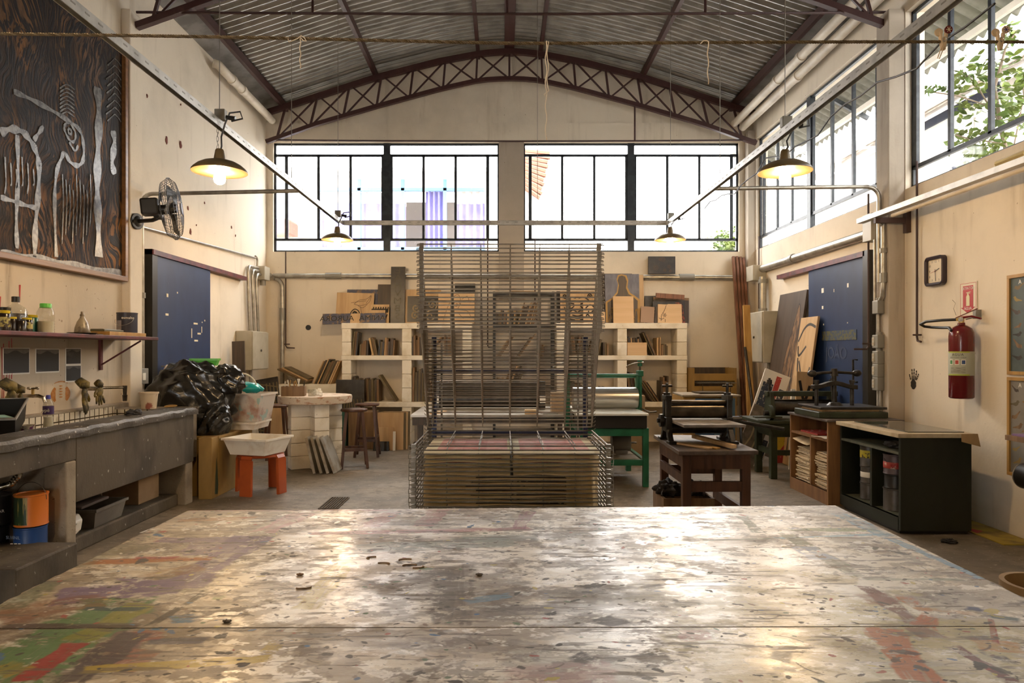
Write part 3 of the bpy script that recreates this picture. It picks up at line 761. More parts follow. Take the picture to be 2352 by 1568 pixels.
# taps
def tap(x, y, z, label):
    t = thing('water_tap', label, 'tap', (x, y, z))
    obj('body', G().cyl((-3.985, y, z), (x + .02, y, z), .016, n=12).tube([(x, y, z), (x + .06, y, z), (x + .10, y, z - .015), (x + .115, y, z - .055)], [.015, .015, .014, .013], 12).cyl((-3.985, y, z), (-3.97, y, z), .032, n=16), m_chrome, t, smooth=True)
    obj('stem', G().cyl((x + .015, y, z), (x + .015, y, z + .06), .012, n=10), m_brass, t, smooth=True)
    g = G().bar((x + .015, y - .04, z + .062), (x + .015, y + .04, z + .062), .016, .012).bar((x - .025, y, z + .062), (x + .055, y, z + .062), .016, .012)
    for a, b in ((0, .04), (0, -.04), (.04, 0), (-.04, 0)): g.ball((x + .015 + a, y + b, z + .062), .011, 8, 6)
    obj('handle', g, m_chrome, t, smooth=True)
p = PX(62, 912, -3.9)
tap(-3.88, p.y + .02, p.z + .01, 'cross-handled chrome tap above the near sink basin')
t = thing('swivel_tap', 'long-spouted tarnished tap with gloves hung over it', 'tap', (-3.95, 6.2, 1.19))
a = PX(215, 892, -3.9); b = PX(275, 890, -3.75)
obj('body', G().cyl((-3.985, a.y, a.z), (-3.86, a.y, a.z), .022, n=12).cyl((-3.985, a.y, a.z), (-3.97, a.y, a.z), .035, n=16), m_chrome, t, smooth=True)
obj('spout', G().tube([(-3.87, a.y, a.z), (-3.85, a.y + .03, a.z + .004), (-3.72, b.y - .02, b.z + .004), (-3.70, b.y, b.z)], .013, 10), m_chrome, t, smooth=True)
obj('nozzle', G().cyl((-3.70, b.y, b.z + .02), (-3.70, b.y, b.z - .07), .022, .017, 12).cyl((-3.70, b.y, b.z - .07), (-3.70, b.y, b.z - .13), .024, .02, 12), m_dksteel, t, smooth=True)

# gloves hanging on the taps: cuff over the pipe, five fingers down
def glove(c, label, rz=0.0, sc=1.0, flip=1):
    c = Vector(c); g = G()
    R = Matrix.Translation(c) @ Matrix.Rotation(rz, 4, 'Z') @ Matrix.Scale(sc, 4)
    g.T = R
    def palm(v):
        q = v.copy()
        q.y *= 1.0 + .18 * math.sin(v.z * 3.0); q.x *= .9 + .15 * math.sin(6 * v.z + 3 * v.y)
        return q
    g.ball((0, 0, -.04), (.026, .052, .085), 16, 12, fn=palm)
    g.tube([(0, 0, .03), (.0, .004, .07), (-.02, .01, .085), (-.05, .012, .06)], [.040, .044, .046, .048], 12)
    for k, (y, L, bend) in enumerate(((-.042, .075, -.012), (-.016, .095, .0), (.012, .088, .008), (.038, .07, .02))):
        g.tube([(0, y, -.085), (.004, y + bend * .5, -.12), (.012, y + bend, -.12 - L * .5), (.010, y + bend * 1.3, -.115 - L)], [.015, .014, .013, .008], 8)
    g.tube([(0, .045 * flip, -.02), (.01, .075 * flip, -.045), (.018, .088 * flip, -.08), (.018, .085 * flip, -.10)], [.017, .015, .013, .009], 8)
    g.T = None
    solo('rubber_glove', g, m_yglove, label, 'glove', 'work gloves drying on the taps', smooth=180)
p = PX(197, 905, -3.82)
glove((-3.83, p.y, p.z + .025), 'dirty yellow glove hanging beside the long tap spout', .35)
p = PX(222, 899, -3.80)
glove((-3.79, p.y + .03, p.z + .02), 'dark stained glove draped over the long tap spout', -.3, .72, -1)
p = PX(30, 918, -3.80)
glove((-3.80, p.y - .02, p.z + .04), 'brown work glove hanging on the cross-handled tap', 1.1, 1.05)
glove((-3.84, p.y + .14, p.z + .02), 'small olive glove beside the cross-handled tap', .6, .8)

# things on the sink
BZ = .905
def bottle(name, label, cat, c, prof, mat, cap=None, fill=None, group=None, capmat=None, n=24, sy=1.0):
    b = thing(name, label, cat, c, 0, group)
    Tm = Matrix.Diagonal((1, sy, 1)); o = obj('body', G().lathe(prof, c, n, T=Tm), mat, b, smooth=50)
    if fill: obj('liquid', G().lathe(fill[0], c, n, T=Tm), fill[1], b, smooth=True)
    if cap: obj('cap', G().lathe(cap, c, n), capmat, b, smooth=True)
    return b
m_clear = glass('clear_plastic', (.93, .93, .90), .10, .10)
m_water = M('pale_cloudy_liquid', (.62, .60, .48), .3)
m_bluecap = M('blue_cap', (.03, .03, .28), .4)
m_purple = M('dark_purple_label', (.045, .02, .11), .5)
c = (-3.50, 5.16, .905); c = (PX(111, 975, -3.45).x, PX(111, 975, -3.45).y, .90)
b = bottle('detergent_bottle', 'clear detergent bottle with purple label standing on the sink divider', 'bottle', c,
           [(0, 0), (.034, .0), (.036, .01), (.036, .05), (.031, .09), (.036, .13), (.036, .20), (.033, .215), (.018, .245), (.013, .255), (.013, .262)], m_clear, [(.0155, .25), (.0155, .275), (.012, .28), (0, .28)],
           ([(0, .004), (.032, .004), (.033, .05), (.029, .09), (.031, .115), (0, .116)], m_water), None, m_bluecap)
lb = obj('label', G().lathe([(.037, .135), (.0372, .137), (.0372, .195), (.037, .197)], c, 24), m_purple, b, smooth=True)
text('lettering', 'ypê', m_white, b, (c[0] + .006, c[1] - .0375, c[2] + .166), Matrix.Rotation(.25, 3, 'Z') @ RX_FRONT, .036, .0004)
# black bin with a pale blue tube in it
bn = thing('black_bin', 'open black plastic bin with grey rim at the sink divider', 'bin', (-3.6, 4.95, .90), .35)
INV[bn.name] = None; del INV[bn.name]
bn.location = PX(8, 985, -3.55); bn.location.z = .955; bn.rotation_euler = (.42, 0, .35)
g = G()
def tub(g, w0, d0, w1, d1, h, t=.008, z=0.0, zb=None):
    """an open tapered tub, centred on 0,0"""
    zb = t if zb is None else zb
    o0 = [(-w0 / 2, -d0 / 2), (w0 / 2, -d0 / 2), (w0 / 2, d0 / 2), (-w0 / 2, d0 / 2)]
    o1 = [(-w1 / 2, -d1 / 2), (w1 / 2, -d1 / 2), (w1 / 2, d1 / 2), (-w1 / 2, d1 / 2)]
    def ins(p, k): return [(x - math.copysign(k, x), y - math.copysign(k, y)) for x, y in p]
    rings = [[(x, y, z) for x, y in o0], [(x, y, z + h) for x, y in o1], [(x, y, z + h) for x, y in ins(o1, t)], [(x, y, z + zb) for x, y in ins(o0, t)]]
    vs = [q for r in rings for q in r]
    fs = [(3, 2, 1, 0), (12, 13, 14, 15)] + [(r * 4 + i, r * 4 + (i + 1) % 4, r * 4 + 4 + (i + 1) % 4, r * 4 + 4 + i) for r in range(3) for i in range(4)]
    return g.add(vs, fs)
def rimband(g, w, d, z0, z1, o=.012):
    for x0, x1, y0, y1 in ((-w / 2 - o, w / 2 + o, -d / 2 - o, -d / 2), (-w / 2 - o, w / 2 + o, d / 2, d / 2 + o), (-w / 2 - o, -w / 2, -d / 2, d / 2), (w / 2, w / 2 + o, -d / 2, d / 2)):
        g.box(x0, x1, y0, y1, z0, z1)
    return g
obj('body', tub(G(), .20, .24, .25, .29, .17), m_black, bn)
obj('rim', rimband(G(), .25, .29, .157, .172, .008), m_galv, bn)
o = solo('squeeze_tube', G().tube([(-.09, 0, 0), (-.05, 0, .002), (.02, 0, .004), (.07, 0, .0), (.085, 0, 0)], [.022, .03, .03, .016, .012], 12), M('pale_blue_tube', (.30, .52, .52), .4), 'pale blue tube lying inside the black bin', 'tube', loc=(0, 0, -.03), smooth=True)
o.location = bn.location + Vector((.0, -.03, .045)); o.rotation_euler = (0, 0, .3)
c = PX(60, 985, -3.48); c.z = .90
cu = thing('printed_cup', 'small printed plastic cup on the sink divider', 'cup', c)
obj('body', G().lathe([(0, 0), (.040, 0), (.056, .072), (.060, .075), (.053, .073), (.037, .006), (0, .006)], c, 24), M('printed_cup_plastic', (.50, .46, .38), .4, 0, (.12, .03, .10), 18, .5, .56), cu, smooth=True)
def rag(name, c, r, label, mat, cat='rag', seed=0, group=None):
    rnd = random.Random(seed); ph = [rnd.uniform(0, 6) for _ in range(6)]
    def f(v):
        k = 1 + .22 * math.sin(5 * v.x + ph[0]) * math.cos(4 * v.y + ph[1]) + .14 * math.sin(11 * v.y + ph[2] + 6 * v.z) + .10 * math.sin(17 * v.x + ph[3])
        q = v * k
        if q.z < -.5: q.z = -.5
        return q
    return solo(name, G().ball(c, r, 36, 20, fn=f), mat, label, cat, group, smooth=70)
m_blackrag = M('black_rag', (.012, .011, .012), .8, 0, (.035, .03, .03), 20)
c = PX(318, 943, -3.22); rag('rag', (-3.26, c.y, .965), (.055, .09, .034), 'crumpled black rag on the concrete sink rim', m_blackrag, seed=3)
# paint-stained bucket and sponge on the far sink ledge
c = PX(342, 932, -3.55); c.z = .942
bk = thing('plastic_pot', 'cream paint-stained pot on the far sink ledge', 'pot', c)
obj('body', G().lathe([(0, 0), (.068, 0), (.085, .15), (.092, .15), (.092, .165), (.082, .165), (.065, .008), (0, .008)], c, 28), M('stained_pot', (.62, .52, .38), .5, 0, (.30, .10, .07), 9, .55, .62), bk, smooth=True)
c = PX(392, 932, -3.45); c.z = .942
solo('sponge', G().ball((c.x + .05, c.y - .1, c.z + .014), (.05, .10, .014), 20, 8, fn=lambda v: Vector((max(-.85, min(.85, v.x)), max(-.9, min(.9, v.y)), v.z))), m_honey, 'flat yellow sponge on the far sink ledge', 'sponge', smooth=True)

# ------------------------------------------------------------ shelf over the sink
SZ = 1.66
sh = thing('wall_shelf', 'dark red wall shelf above the sink', 'shelf', (-3.75, 5.0, 1.3))
obj('board', G().box(-3.985, -3.545, 2.6, 7.06, 1.628, SZ), m_maroon, sh, bevel=.004)
for y in (6.78, 4.3):
    obj('bracket', G().box(-3.985, -3.965, y - .02, y + .02, 1.33, 1.628).bar((-3.97, y, 1.38), (-3.58, y, 1.618), .014, .014), m_maroon, sh)
def at(px, x): return Vector((x, F * x / (px - CX), SZ))
m_tin = M('dark_navy_tin', (.03, .03, .05), .35, .2)
m_brownjar = M('dark_ink_jar', (.018, .012, .010), .2)
m_yellow = M('yellow_lid', (.62, .48, .02), .4)
m_jarlab = M('faded_jar_label', (.40, .36, .12), .6, 0, (.06, .05, .04), 40, .45, .55)
c = at(36, -3.80)
b = bottle('ink_bottle', 'large clear bottle half full of black ink with a black cap', 'bottle', c, [(0, 0), (.078, 0), (.08, .01), (.08, .16), (.065, .19), (.03, .215), (.024, .225), (.024, .25)], m_clear, [(.028, .235), (.028, .275), (.025, .278), (0, .278)], ([(0, .003), (.076, .003), (.076, .145), (0, .146)], m_brownjar), None, m_black)
def jar(px, x, r, h, label, mat=None, lab=True, capm=None):
    c = at(px, x)
    b = bottle('ink_jar', label, 'jar', c, [(0, 0), (r, 0), (r, h * .82), (r * .86, h * .88), (r * .8, h * .9)], mat or m_brownjar, [(r * .88, h * .86), (r * .9, h * .87), (r * .9, h), (r * .86, h * 1.01), (0, h * 1.01)], None, 'ink jars on the wall shelf', capm or m_yellow)
    if lab: obj('label', G().lathe([(r + .0008, h * .2), (r + .0012, h * .22), (r + .0012, h * .66), (r + .0008, h * .68)], c, 24), m_jarlab, b, smooth=True)
    return b
jar(6, -3.68, .052, .15, 'leftmost dark ink jar with a patterned label and yellow lid')
jar(27, -3.64, .034, .105, 'small dark jar with yellow lid in front of the big ink bottle', lab=False)
jar(48, -3.60, .036, .09, 'dark lidless-looking jar at the shelf edge, before the big ink bottle', lab=False, capm=m_black)
jar(62, -3.62, .036, .105, 'small dark jar with yellow lid beside the teal bottle')
jar(71, -3.82, .052, .145, 'teal squared bottle with a yellow lid', M('teal_bottle', (.005, .10, .09), .3), False)
jar(9, -3.86, .05, .19, 'tall dark jar at the far left of the wall shelf', lab=False, capm=m_black)
c = at(105, -3.72)
bottle('water_jar', 'clear ribbed jar with a bright green lid, half full', 'jar', c, [(0, 0), (.060, 0), (.064, .012)] + [(.064 if i % 2 else .060, .02 + i * .011) for i in range(10)] + [(.064, .135), (.063, .17), (.045, .205), (.040, .212)], m_clear, [(.042, .203), (.042, .236), (.039, .24), (0, .24)], ([(0, .004), (.056, .004), (.058, .095), (0, .096)], m_water), None, m_green_pl)
c = at(189, -3.64)
solo('plate', G().lathe([(0, 0), (.06, .0), (.115, .010), (.115, .014), (.06, .005), (0, .005)], c, 32), m_dksteel, 'flat grey dish under the dusty bottle', 'dish', smooth=True)
solo('palette_knife', G().obox(c + Vector((.03, .17, .004)), (.035, .17, .008), (0, 0, .2)), m_dksteel, 'dark flat blade lying on the shelf by the dusty bottle', 'tool')
c = c + Vector((0, 0, .006))
bottle('dusty_bottle', 'dusty shouldered glass bottle with narrow neck on the shelf', 'bottle', c, [(0, 0), (.058, 0), (.062, .01), (.058, .05), (.042, .10), (.020, .135), (.016, .15), (.018, .152), (.018, .165), (.012, .17), (.012, .19), (0, .192)], M('dusty_glass', (.30, .25, .17), .35, 0, (.12, .09, .06), 14, .45, .6, spec=.8))
c = at(307, -3.72)
pb = thing('plank_block', 'short pale plank lying at the end of the wall shelf', 'plank', (c.x, 6.7, SZ))
obj('plank', G().box(-3.80, -3.60, 6.28, 6.92, SZ + .001, SZ + .036), m_honey, pb, bevel=.002)
solo('flat_tray', G().box(-3.82, -3.66, 6.30, 6.62, SZ + .037, SZ + .056).box(-3.80, -3.68, 6.32, 6.60, SZ + .056, SZ + .062), M('olive_tray', (.10, .10, .06), .4), 'flat olive tray on top of the plank', 'tray', bevel=.004)
c = Vector((-3.72, 6.79, SZ + .037))
pt = thing('paint_tin', 'dark navy paint tin with pale lettering on the wall shelf', 'paint tin', c)
obj('body', G().lathe([(0, 0), (.093, 0), (.093, .188), (.096, .188), (.096, .198), (.08, .198), (.08, .19), (0, .19)], c, 32), m_tin, pt, smooth=True)
g = G()
for k in range(14):
    a = -PI / 2 - .9 + k * .06
    g.add([(c.x + .0935 * math.cos(a), c.y + .0935 * math.sin(a), c.z + .02), (c.x + .0935 * math.cos(a + .06), c.y + .0935 * math.sin(a + .06), c.z + .02), (c.x + .0935 * math.cos(a + .06), c.y + .0935 * math.sin(a + .06), c.z + .12), (c.x + .0935 * math.cos(a), c.y + .0935 * math.sin(a), c.z + .12)], [(0, 1, 2, 3)])
obj('label', g, M('grey_label', (.26, .24, .26), .5), pt)
rt = Matrix.Rotation(.55, 3, 'Z') @ RX_FRONT
text('lettering', 'esmalte', m_white, pt, (c.x + .052, c.y - .082, c.z + .145), rt, .036, .0005)
obj('handle', G().tube([(c.x + .09 * math.cos(t), c.y - .05 - .055 * abs(math.sin(t)), c.z + .13 - .06 * math.sin(t)) for t in [PI * i / 12 for i in range(13)]], .002, 5), m_galv, pt)

# photographs taped under the shelf
m_photo = M('dark_landscape_photograph', (.028, .026, .026), .5, 0, (.10, .095, .09), 9, .5, .7, (1, .3, 1))
m_photo_lt = M('pale_sky_photograph', (.12, .11, .105), .5, 0, (.06, .055, .05), 6)
def photo(px0, px1, py0, py1, label, rows=1):
    a = PX(px0, py0, -3.982); b = PX(px1, (py0 + py1) / 2, -3.982)
    z1 = PX(px0, py0, -3.982).z; z0 = PX(px0, py1, -3.982).z
    r = thing('photograph', label, 'photograph', (-3.984, (a.y + b.y) / 2, z0), 0, 'dark photographs taped under the wall shelf')
    obj('paper', G().box(-3.987, -3.984, a.y, b.y, z0, z1), m_white, r)
    w_ = b.y - a.y
    for k in range(rows):
        h0 = z0 + (z1 - z0) * k / rows + .012; h1 = z0 + (z1 - z0) * (k + 1) / rows - .008
        im = obj('picture', G().box(-3.984, -3.9825, a.y + .01, b.y - .01, h0, h1), m_photo, r)
        n = 10
        g = G().prism([(-3.9824, a.y + .01, h1)] + [(-3.9824, a.y + .01 + (w_ - .02) * i / n, h1 - (h1 - h0) * (.14 + .07 * math.sin(i * .9 + k + px0))) for i in range(n + 1)] + [(-3.9824, b.y - .01, h1)], (.0006, 0, 0))
        obj('sky_area', g, m_photo_lt, im)
photo(7, 69, 798, 861, 'dark landscape photograph at far left under the wall shelf')
photo(82, 137, 800, 857, 'dark photograph between two others under the wall shelf')
photo(151, 187, 799, 878, 'tall sheet of two dark photographs under the wall shelf', 2)
# orange paint print on the plaster between the taps
g = G(); ctr = PX(140, 905, -3.985)
def smear(cy, cz, rad, a0, a1, w_, n=14):
    for i in range(n):
        a = a0 + (a1 - a0) * i / n; b = a0 + (a1 - a0) * (i + 1) / n
        f = w_ * (.5 + .5 * math.sin(PI * (i + .5) / n))
        pts = [(0, rad * 1.6 * math.cos(a), rad * math.sin(a)), (0, rad * 1.6 * math.cos(b), rad * math.sin(b)), (0, (rad - f) * 1.6 * math.cos(b), (rad - f) * math.sin(b)), (0, (rad - f) * 1.6 * math.cos(a), (rad - f) * math.sin(a))]
        g.add([(-3.9865, ctr.y + cy + y, ctr.z + cz + z) for _, y, z in pts], [(0, 1, 2, 3)])
smear(0, 0, .085, -.9, .9, .045); smear(0, 0, .085, PI - .9, PI + .9, .04); smear(0, .02, .10, .9, 2.2, .012)
for k in range(5): smear(.0, -.05 + k * .025, .03, 1.0, 2.1, .012)
tag(obj('paint_print', g, M('orange_paint_smear', (.42, .16, .03), .7, 0, (.50, .25, .09), 30), None), 'ring-shaped orange paint print on the plaster between the taps', 'paint mark')
# red paint drips down the plaster
g = G(); rnd = random.Random(5)
for k in range(6):
    y = 5.42 + k * .028 + rnd.uniform(0, .01); zt = 1.62 - rnd.uniform(0, .1); L = rnd.uniform(.25, .62)
    g.tube([(-3.986, y, zt), (-3.986, y + .004, zt - L * .5), (-3.986, y, zt - L)], [.0028, .0022, .004], 5)
for k in range(8):
    y = 5.30 + k * .02; g.tube([(-3.986, y, 1.96 + rnd.uniform(-.02, .03)), (-3.986, y, 1.86)], [.006, .002], 5)
g.tube([(-3.986, 5.66, 2.06), (-3.986, 5.66, 1.93)], [.008, .003], 5)
tag(obj('paint_drips', g, M('red_paint_drip', (.45, .05, .06), .6), None), 'thin red paint drips on the plaster beside the ink jars', 'paint mark', None, 'stuff')

# ------------------------------------------------------------ the big carved woodblock on the left wall
wp = thing('woodcut_panel', 'huge dark carved wooden printing block framed on the left wall', 'artwork', (-3.95, 5.4, 2.24))
y0, y1, z0, z1 = 3.7, 7.10, 2.29, 4.66
def carve_mat():
    m, nt, b = new('carved_black_wood')
    wn = N(nt, 'ShaderNodeTexNoise'); nt.links.new(coords(nt), wn.inputs['Vector']); wn.inputs['Scale'].default_value = 1.3; wn.inputs['Detail'].default_value = 2
    wv = N(nt, 'ShaderNodeVectorMath'); wv.operation = 'MULTIPLY_ADD'; nt.links.new(wn.outputs['Color'], wv.inputs[0]); wv.inputs[1].default_value = (0, .7, .7); nt.links.new(coords(nt), wv.inputs[2])
    mp0 = N(nt, 'ShaderNodeMapping'); nt.links.new(wv.outputs[0], mp0.inputs[0]); mp0.inputs[3].default_value = (1, 1, .17)
    v = mp0.outputs[0]; n1 = noise(nt, v, 38, 5, .6, .3)
    v2 = coords(nt, (1, 1, .45), rot=(.35, 0, 0)); n2 = noise(nt, v2, 2.2, 4, .6)
    big = ramp(nt, n2, .42, .60)
    f = math_(nt, 'MULTIPLY', ramp(nt, n1, .47, .55), math_(nt, 'ADD', math_(nt, 'MULTIPLY', big, .66), .10))
    tone = mixc(nt, ramp(nt, noise(nt, coords(nt), 1.4, 3), .4, .65), (.30, .13, .03), (.15, .085, .05))
    col = mixc(nt, f, (.013, .011, .011), tone)
    nt.links.new(col, b.inputs['Base Color']); b.inputs['Roughness'].default_value = .6; b.inputs['Specular IOR Level'].default_value = .18
    bn = N(nt, 'ShaderNodeBump'); bn.inputs['Strength'].default_value = 1.0; bn.inputs['Distance'].default_value = .014; bn.invert = True
    nt.links.new(n1, bn.inputs['Height']); nt.links.new(bn.outputs[0], b.inputs['Normal'])
    return m
obj('panel', G().box(-3.995, -3.945, y0, y1, z0, z1), carve_mat(), wp)
m_frameW = wood('brown_picture_frame', (.22, .10, .035), (.14, .06, .02), 'y', .4)
g = G()
for a, b, c, d in ((y0 - .05, y1 + .05, z0 - .05, z0), (y0 - .05, y1 + .05, z1, z1 + .05), (y0 - .05, y0, z0, z1), (y1, y1 + .05, z0, z1)): g.box(-3.995, -3.905, a, b, c, d)
obj('frame', g, m_frameW, wp, bevel=.004)
m_rid = M('grey_carved_ridge', (.14, .135, .13), .33, 0, (.045, .042, .04), 22, .4, .6)
def ridge(pix, r0):
    """raised uncut bands of the block, given by points on its face"""
    pts = []; P3 = [PX(px, py, -3.945) for px, py in pix]
    for i in range(len(P3) - 1):
        for k in range(6):
            t = k / 6; a = P3[max(i - 1, 0)]; b = P3[i]; c = P3[i + 1]; d = P3[min(i + 2, len(P3) - 1)]
            pts.append(.5 * ((2 * b) + (c - a) * t + (2 * a - 5 * b + 4 * c - d) * t * t + (3 * b - a - 3 * c + d) * t ** 3))
    pts.append(P3[-1]); g = G()
    n = len(pts)
    for i in range(n - 1):
        a, b = pts[i], pts[i + 1]; d = (b - a)
        if d.length < 1e-6: continue
        d.normalize(); q = Vector((0, -d.z, d.y))
        w0 = 1.35 * r0 * (.75 + .25 * math.sin(i * .9)); w1 = 1.35 * r0 * (.75 + .25 * math.sin((i + 1) * .9))
        vs = [a + q * w0, a - q * w0, b - q * w1, b + q * w1]
        vs2 = [v + Vector((.006, 0, 0)) for v in vs]
        g.add(vs + vs2, [(0, 1, 2, 3), (7, 6, 5, 4), (0, 4, 5, 1), (1, 5, 6, 2), (2, 6, 7, 3), (3, 7, 4, 0)])
    obj('carved_line', g, m_rid, wp)
ridge([(0, 305), (20, 297), (45, 300), (65, 318), (80, 345), (88, 380), (86, 450), (80, 520), (78, 590)], .028)
ridge([(76, 322), (88, 305), (98, 290)], .018)
ridge([(38, 310), (40, 400), (36, 500), (38, 570)], .020)
ridge([(0, 453), (30, 462), (60, 472), (84, 478)], .018)
ridge([(30, 210), (70, 228), (120, 255), (160, 280), (182, 300), (190, 330), (190, 365), (178, 380), (160, 372), (148, 352), (140, 362), (128, 400), (124, 470), (128, 590)], .020)
ridge([(146, 290), (152, 282), (160, 284), (170, 300), (172, 316), (166, 326), (156, 318), (148, 302), (146, 290)], .012)
ridge([(155, 296), (160, 296), (163, 304), (160, 309), (156, 304), (155, 296)], .010)
ridge([(158, 326), (164, 338), (172, 346), (178, 334)], .012)
ridge([(222, 200), (226, 260), (224, 340), (222, 420), (224, 500), (226, 590)], .050)
ridge([(258, 300), (262, 330), (256, 370), (262, 400)], .040)
for k in range(8): ridge([(136, 203 + 9 * k), (152, 194 + 9 * k), (170, 206 + 9 * k)], .006)
for k in range(9): ridge([(246 - 2 * k % 5, 150 + 16 * k), (258, 138 + 16 * k), (262, 134 + 16 * k)], .006); ridge([(262, 134 + 16 * k), (270, 142 + 16 * k), (277, 152 + 16 * k)], .006)
for k in range(7): ridge([(10 + 13 * k, 360 + (k % 3) * 14), (12 + 13 * k, 420), (9 + 13 * k, 445 - (k % 2) * 20)], .006)
for k in range(9): ridge([(142 + 8 * k, 400 + (k % 4) * 12), (144 + 8 * k, 470), (141 + 8 * k, 560 - (k % 3) * 20)], .005)
ridge([(0, 583), (60, 590), (130, 602), (200, 615), (278, 628)], .03)

# ------------------------------------------------------------ wall fan
fn = thing('wall_fan', 'black wall fan with round wire cage on the left pier', 'fan', (-3.9, 7.29, 2.89))
obj('wall_plate', G().cyl((-3.90, 7.27, 2.89), (-3.865, 7.26, 2.89), .085, n=28).cyl((-3.865, 7.26, 2.89), (-3.85, 7.255, 2.89), .06, .03, n=24), m_black, fn, smooth=True, bevel=.004)
obj('arm', G().tube([(-3.86, 7.26, 2.89), (-3.68, 7.2, 2.89), (-3.60, 7.17, 2.91), (-3.57, 7.16, 2.97)], .022, 10).cyl((-3.60, 7.12, 2.93), (-3.60, 7.22, 2.93), .035, n=12), m_black, fn, smooth=True)
C0 = Vector((-3.43, 7.1, 2.985)); ax = Vector((.93, .27, .10)).normalized()
mb = C0 - ax * .17
g = G(); q = ax.cross(Vector((0, 0, 1))).normalized(); u2 = q.cross(ax)
R3 = Matrix((ax, q, u2)).transposed(); e = R3.to_euler()
obj('motor', G().obox(mb - ax * .03 + Vector((0, 0, .03)), (.17, .15, .17), (e.x, e.y, e.z)), m_black, fn, bevel=.02)
obj('motor', G().cyl(mb, C0, .05, n=16), m_black, fn, smooth=True)
g = G(); RR = .315
def fp(r, a, h): return C0 + q * (r * math.cos(a)) + u2 * (r * math.sin(a)) + ax * h
for r, h in ((RR, .0), (RR, .015), (RR * .86, .06), (RR * .86, -.06), (RR * .55, .085), (RR * .55, -.085), (.09, .09), (.09, -.09)):
    g.tube([fp(r, 2 * PI * i / 40, h) for i in range(40)], .0035 if r == RR else .0022, 5, closed=True)
for k in range(48):
    a = 2 * PI * k / 48
    for s in (-1, 1):
        g.tube([fp(.085, a + .12, .092 * s), fp(RR * .55, a + .06, .087 * s), fp(RR * .86, a, .062 * s), fp(RR, a, .008)], .0016, 4)
obj('cage', g, m_black, fn)
for k in range(3):
    a0 = 2 * PI * k / 3; g = G()
    g.grid(8, 6, lambda u, v: fp(.05 + u * .225, a0 + (v - .5) * (.55 + .55 * math.sin(PI * min(1, u * 1.1))), .035 * (v - .5) * 2), thick=ax * .004)
    obj('blade', g, m_black, fn, smooth=True)
obj('hub', G().cyl(C0 - ax * .03, C0 + ax * .05, .05, .04, n=20), m_black, fn, smooth=True)
obj('badge', G().cyl(C0 + ax * .09, C0 + ax * .1, .06, n=24), m_black, fn, smooth=True)

# holes knocked in the plaster
g = G(); rnd = random.Random(2)
for px, py, r in ((383, 322, .05), (415, 332, .05), (432, 478, .03), (438, 532, .045), (470, 466, .02), (532, 522, .025), (541, 541, .02), (338, 220, .025), (415, 240, .015), (464, 444, .012), (451, 517, .014)):
    c = PX(px, py, -3.996)
    g.ball(c, (.006, r * .6, r * .85), 9, 6, fn=lambda v: v * (1 + rnd.uniform(-.25, .25)))
tag(obj('plaster_holes', g, M('exposed_brick', (.16, .045, .03), .9), None), 'ragged holes knocked in the left wall plaster showing red brick', 'wall damage', None, 'stuff')
c = P(708, 752, 11.59)
tag(obj('wall_hole', G().cyl((c.x, 11.60, c.z), (c.x, 11.585, c.z), .045, n=14), m_black, None), 'round black hole in the back wall left of the shelves', 'hole')

# ------------------------------------------------------------ paint cans and things under the sink
def can(name, label, cat, c, r, h, mat, lid=True, handle=False, group=None, bands=(), handle_up=False):
    c = Vector(c); t = thing(name, label, cat, c, 0, group)
    pr = [(0, 0), (r, 0), (r + .003, .004), (r, .01), (r, h - .012), (r + .004, h - .008), (r + .004, h)] + ([(r - .012, h), (r - .014, h - .006), (0, h - .006)] if lid else [(r - .003, h), (r - .004, .01), (0, .01)])
    obj('body', G().lathe(pr, c, 32), mat, t, smooth=True)
    for z0, z1, bm in bands: obj('band', G().lathe([(r + .0006, z0), (r + .0012, z0 + .001), (r + .0012, z1 - .001), (r + .0006, z1)], c, 32), bm, t, smooth=True)
    if handle:
        k = 1 if handle_up else -1
        obj('handle', G().tube([(c.x + (r + .006) * math.cos(a), c.y - (0 if handle_up else .06 * math.sin(a)), c.z + h * .8 + k * (h * .55 if handle_up else .07) * math.sin(a)) for a in [PI * i / 14 for i in range(15)]], .0022, 5), m_dksteel, t)
    return t
m_canor = M('orange_can_paint', (.62, .17, .02), .4); m_candg = M('dark_green_can_drips', (.02, .05, .02), .4, 0, (.40, .30, .08), 7, .58, .62, (8, 8, .6))
m_canbl = M('deep_blue_can', (.015, .06, .22), .4); m_canbk = M('black_can', (.014, .013, .014), .4)
c = (-3.25, 4.72, .115)
t = can('paint_can', 'deep blue paint can under an orange one, beneath the near sink', 'paint can', c, .098, .20, m_canbl)
text('lettering', 'SUVINIL', M('pale_blue_print', (.25, .32, .45), .5), t, (c[0] - .05, c[1] - .0995, c[2] + .14), Matrix.Rotation(-.15, 3, 'Z') @ RX_FRONT, .03, .0005)
g = G()
for i in range(3):
    for j in range(4): g.obox((c[0] - .06 + i * .026, c[1] - .097, c[2] + .03 + j * .022), (.016, .006, .014))
obj('label', g, m_white, t)
c = (-3.245, 4.72, .322)
t = can('paint_can', 'orange and green paint can with green drips, wire handle raised', 'paint can', c, .10, .215, m_canor, True, True, handle_up=True)
g = G(); n = 14
def strip(r, a0, a1, z0, z1): g.grid(n, 1, lambda u, v: (c[0] + r * math.cos(a0 + (a1 - a0) * u), c[1] + r * math.sin(a0 + (a1 - a0) * u), c[2] + z0 + (z1 - z0) * v))
strip(.1012, PI * .9, PI * 1.62, .015, .20)
obj('painted_side', g, m_candg, t, smooth=True)
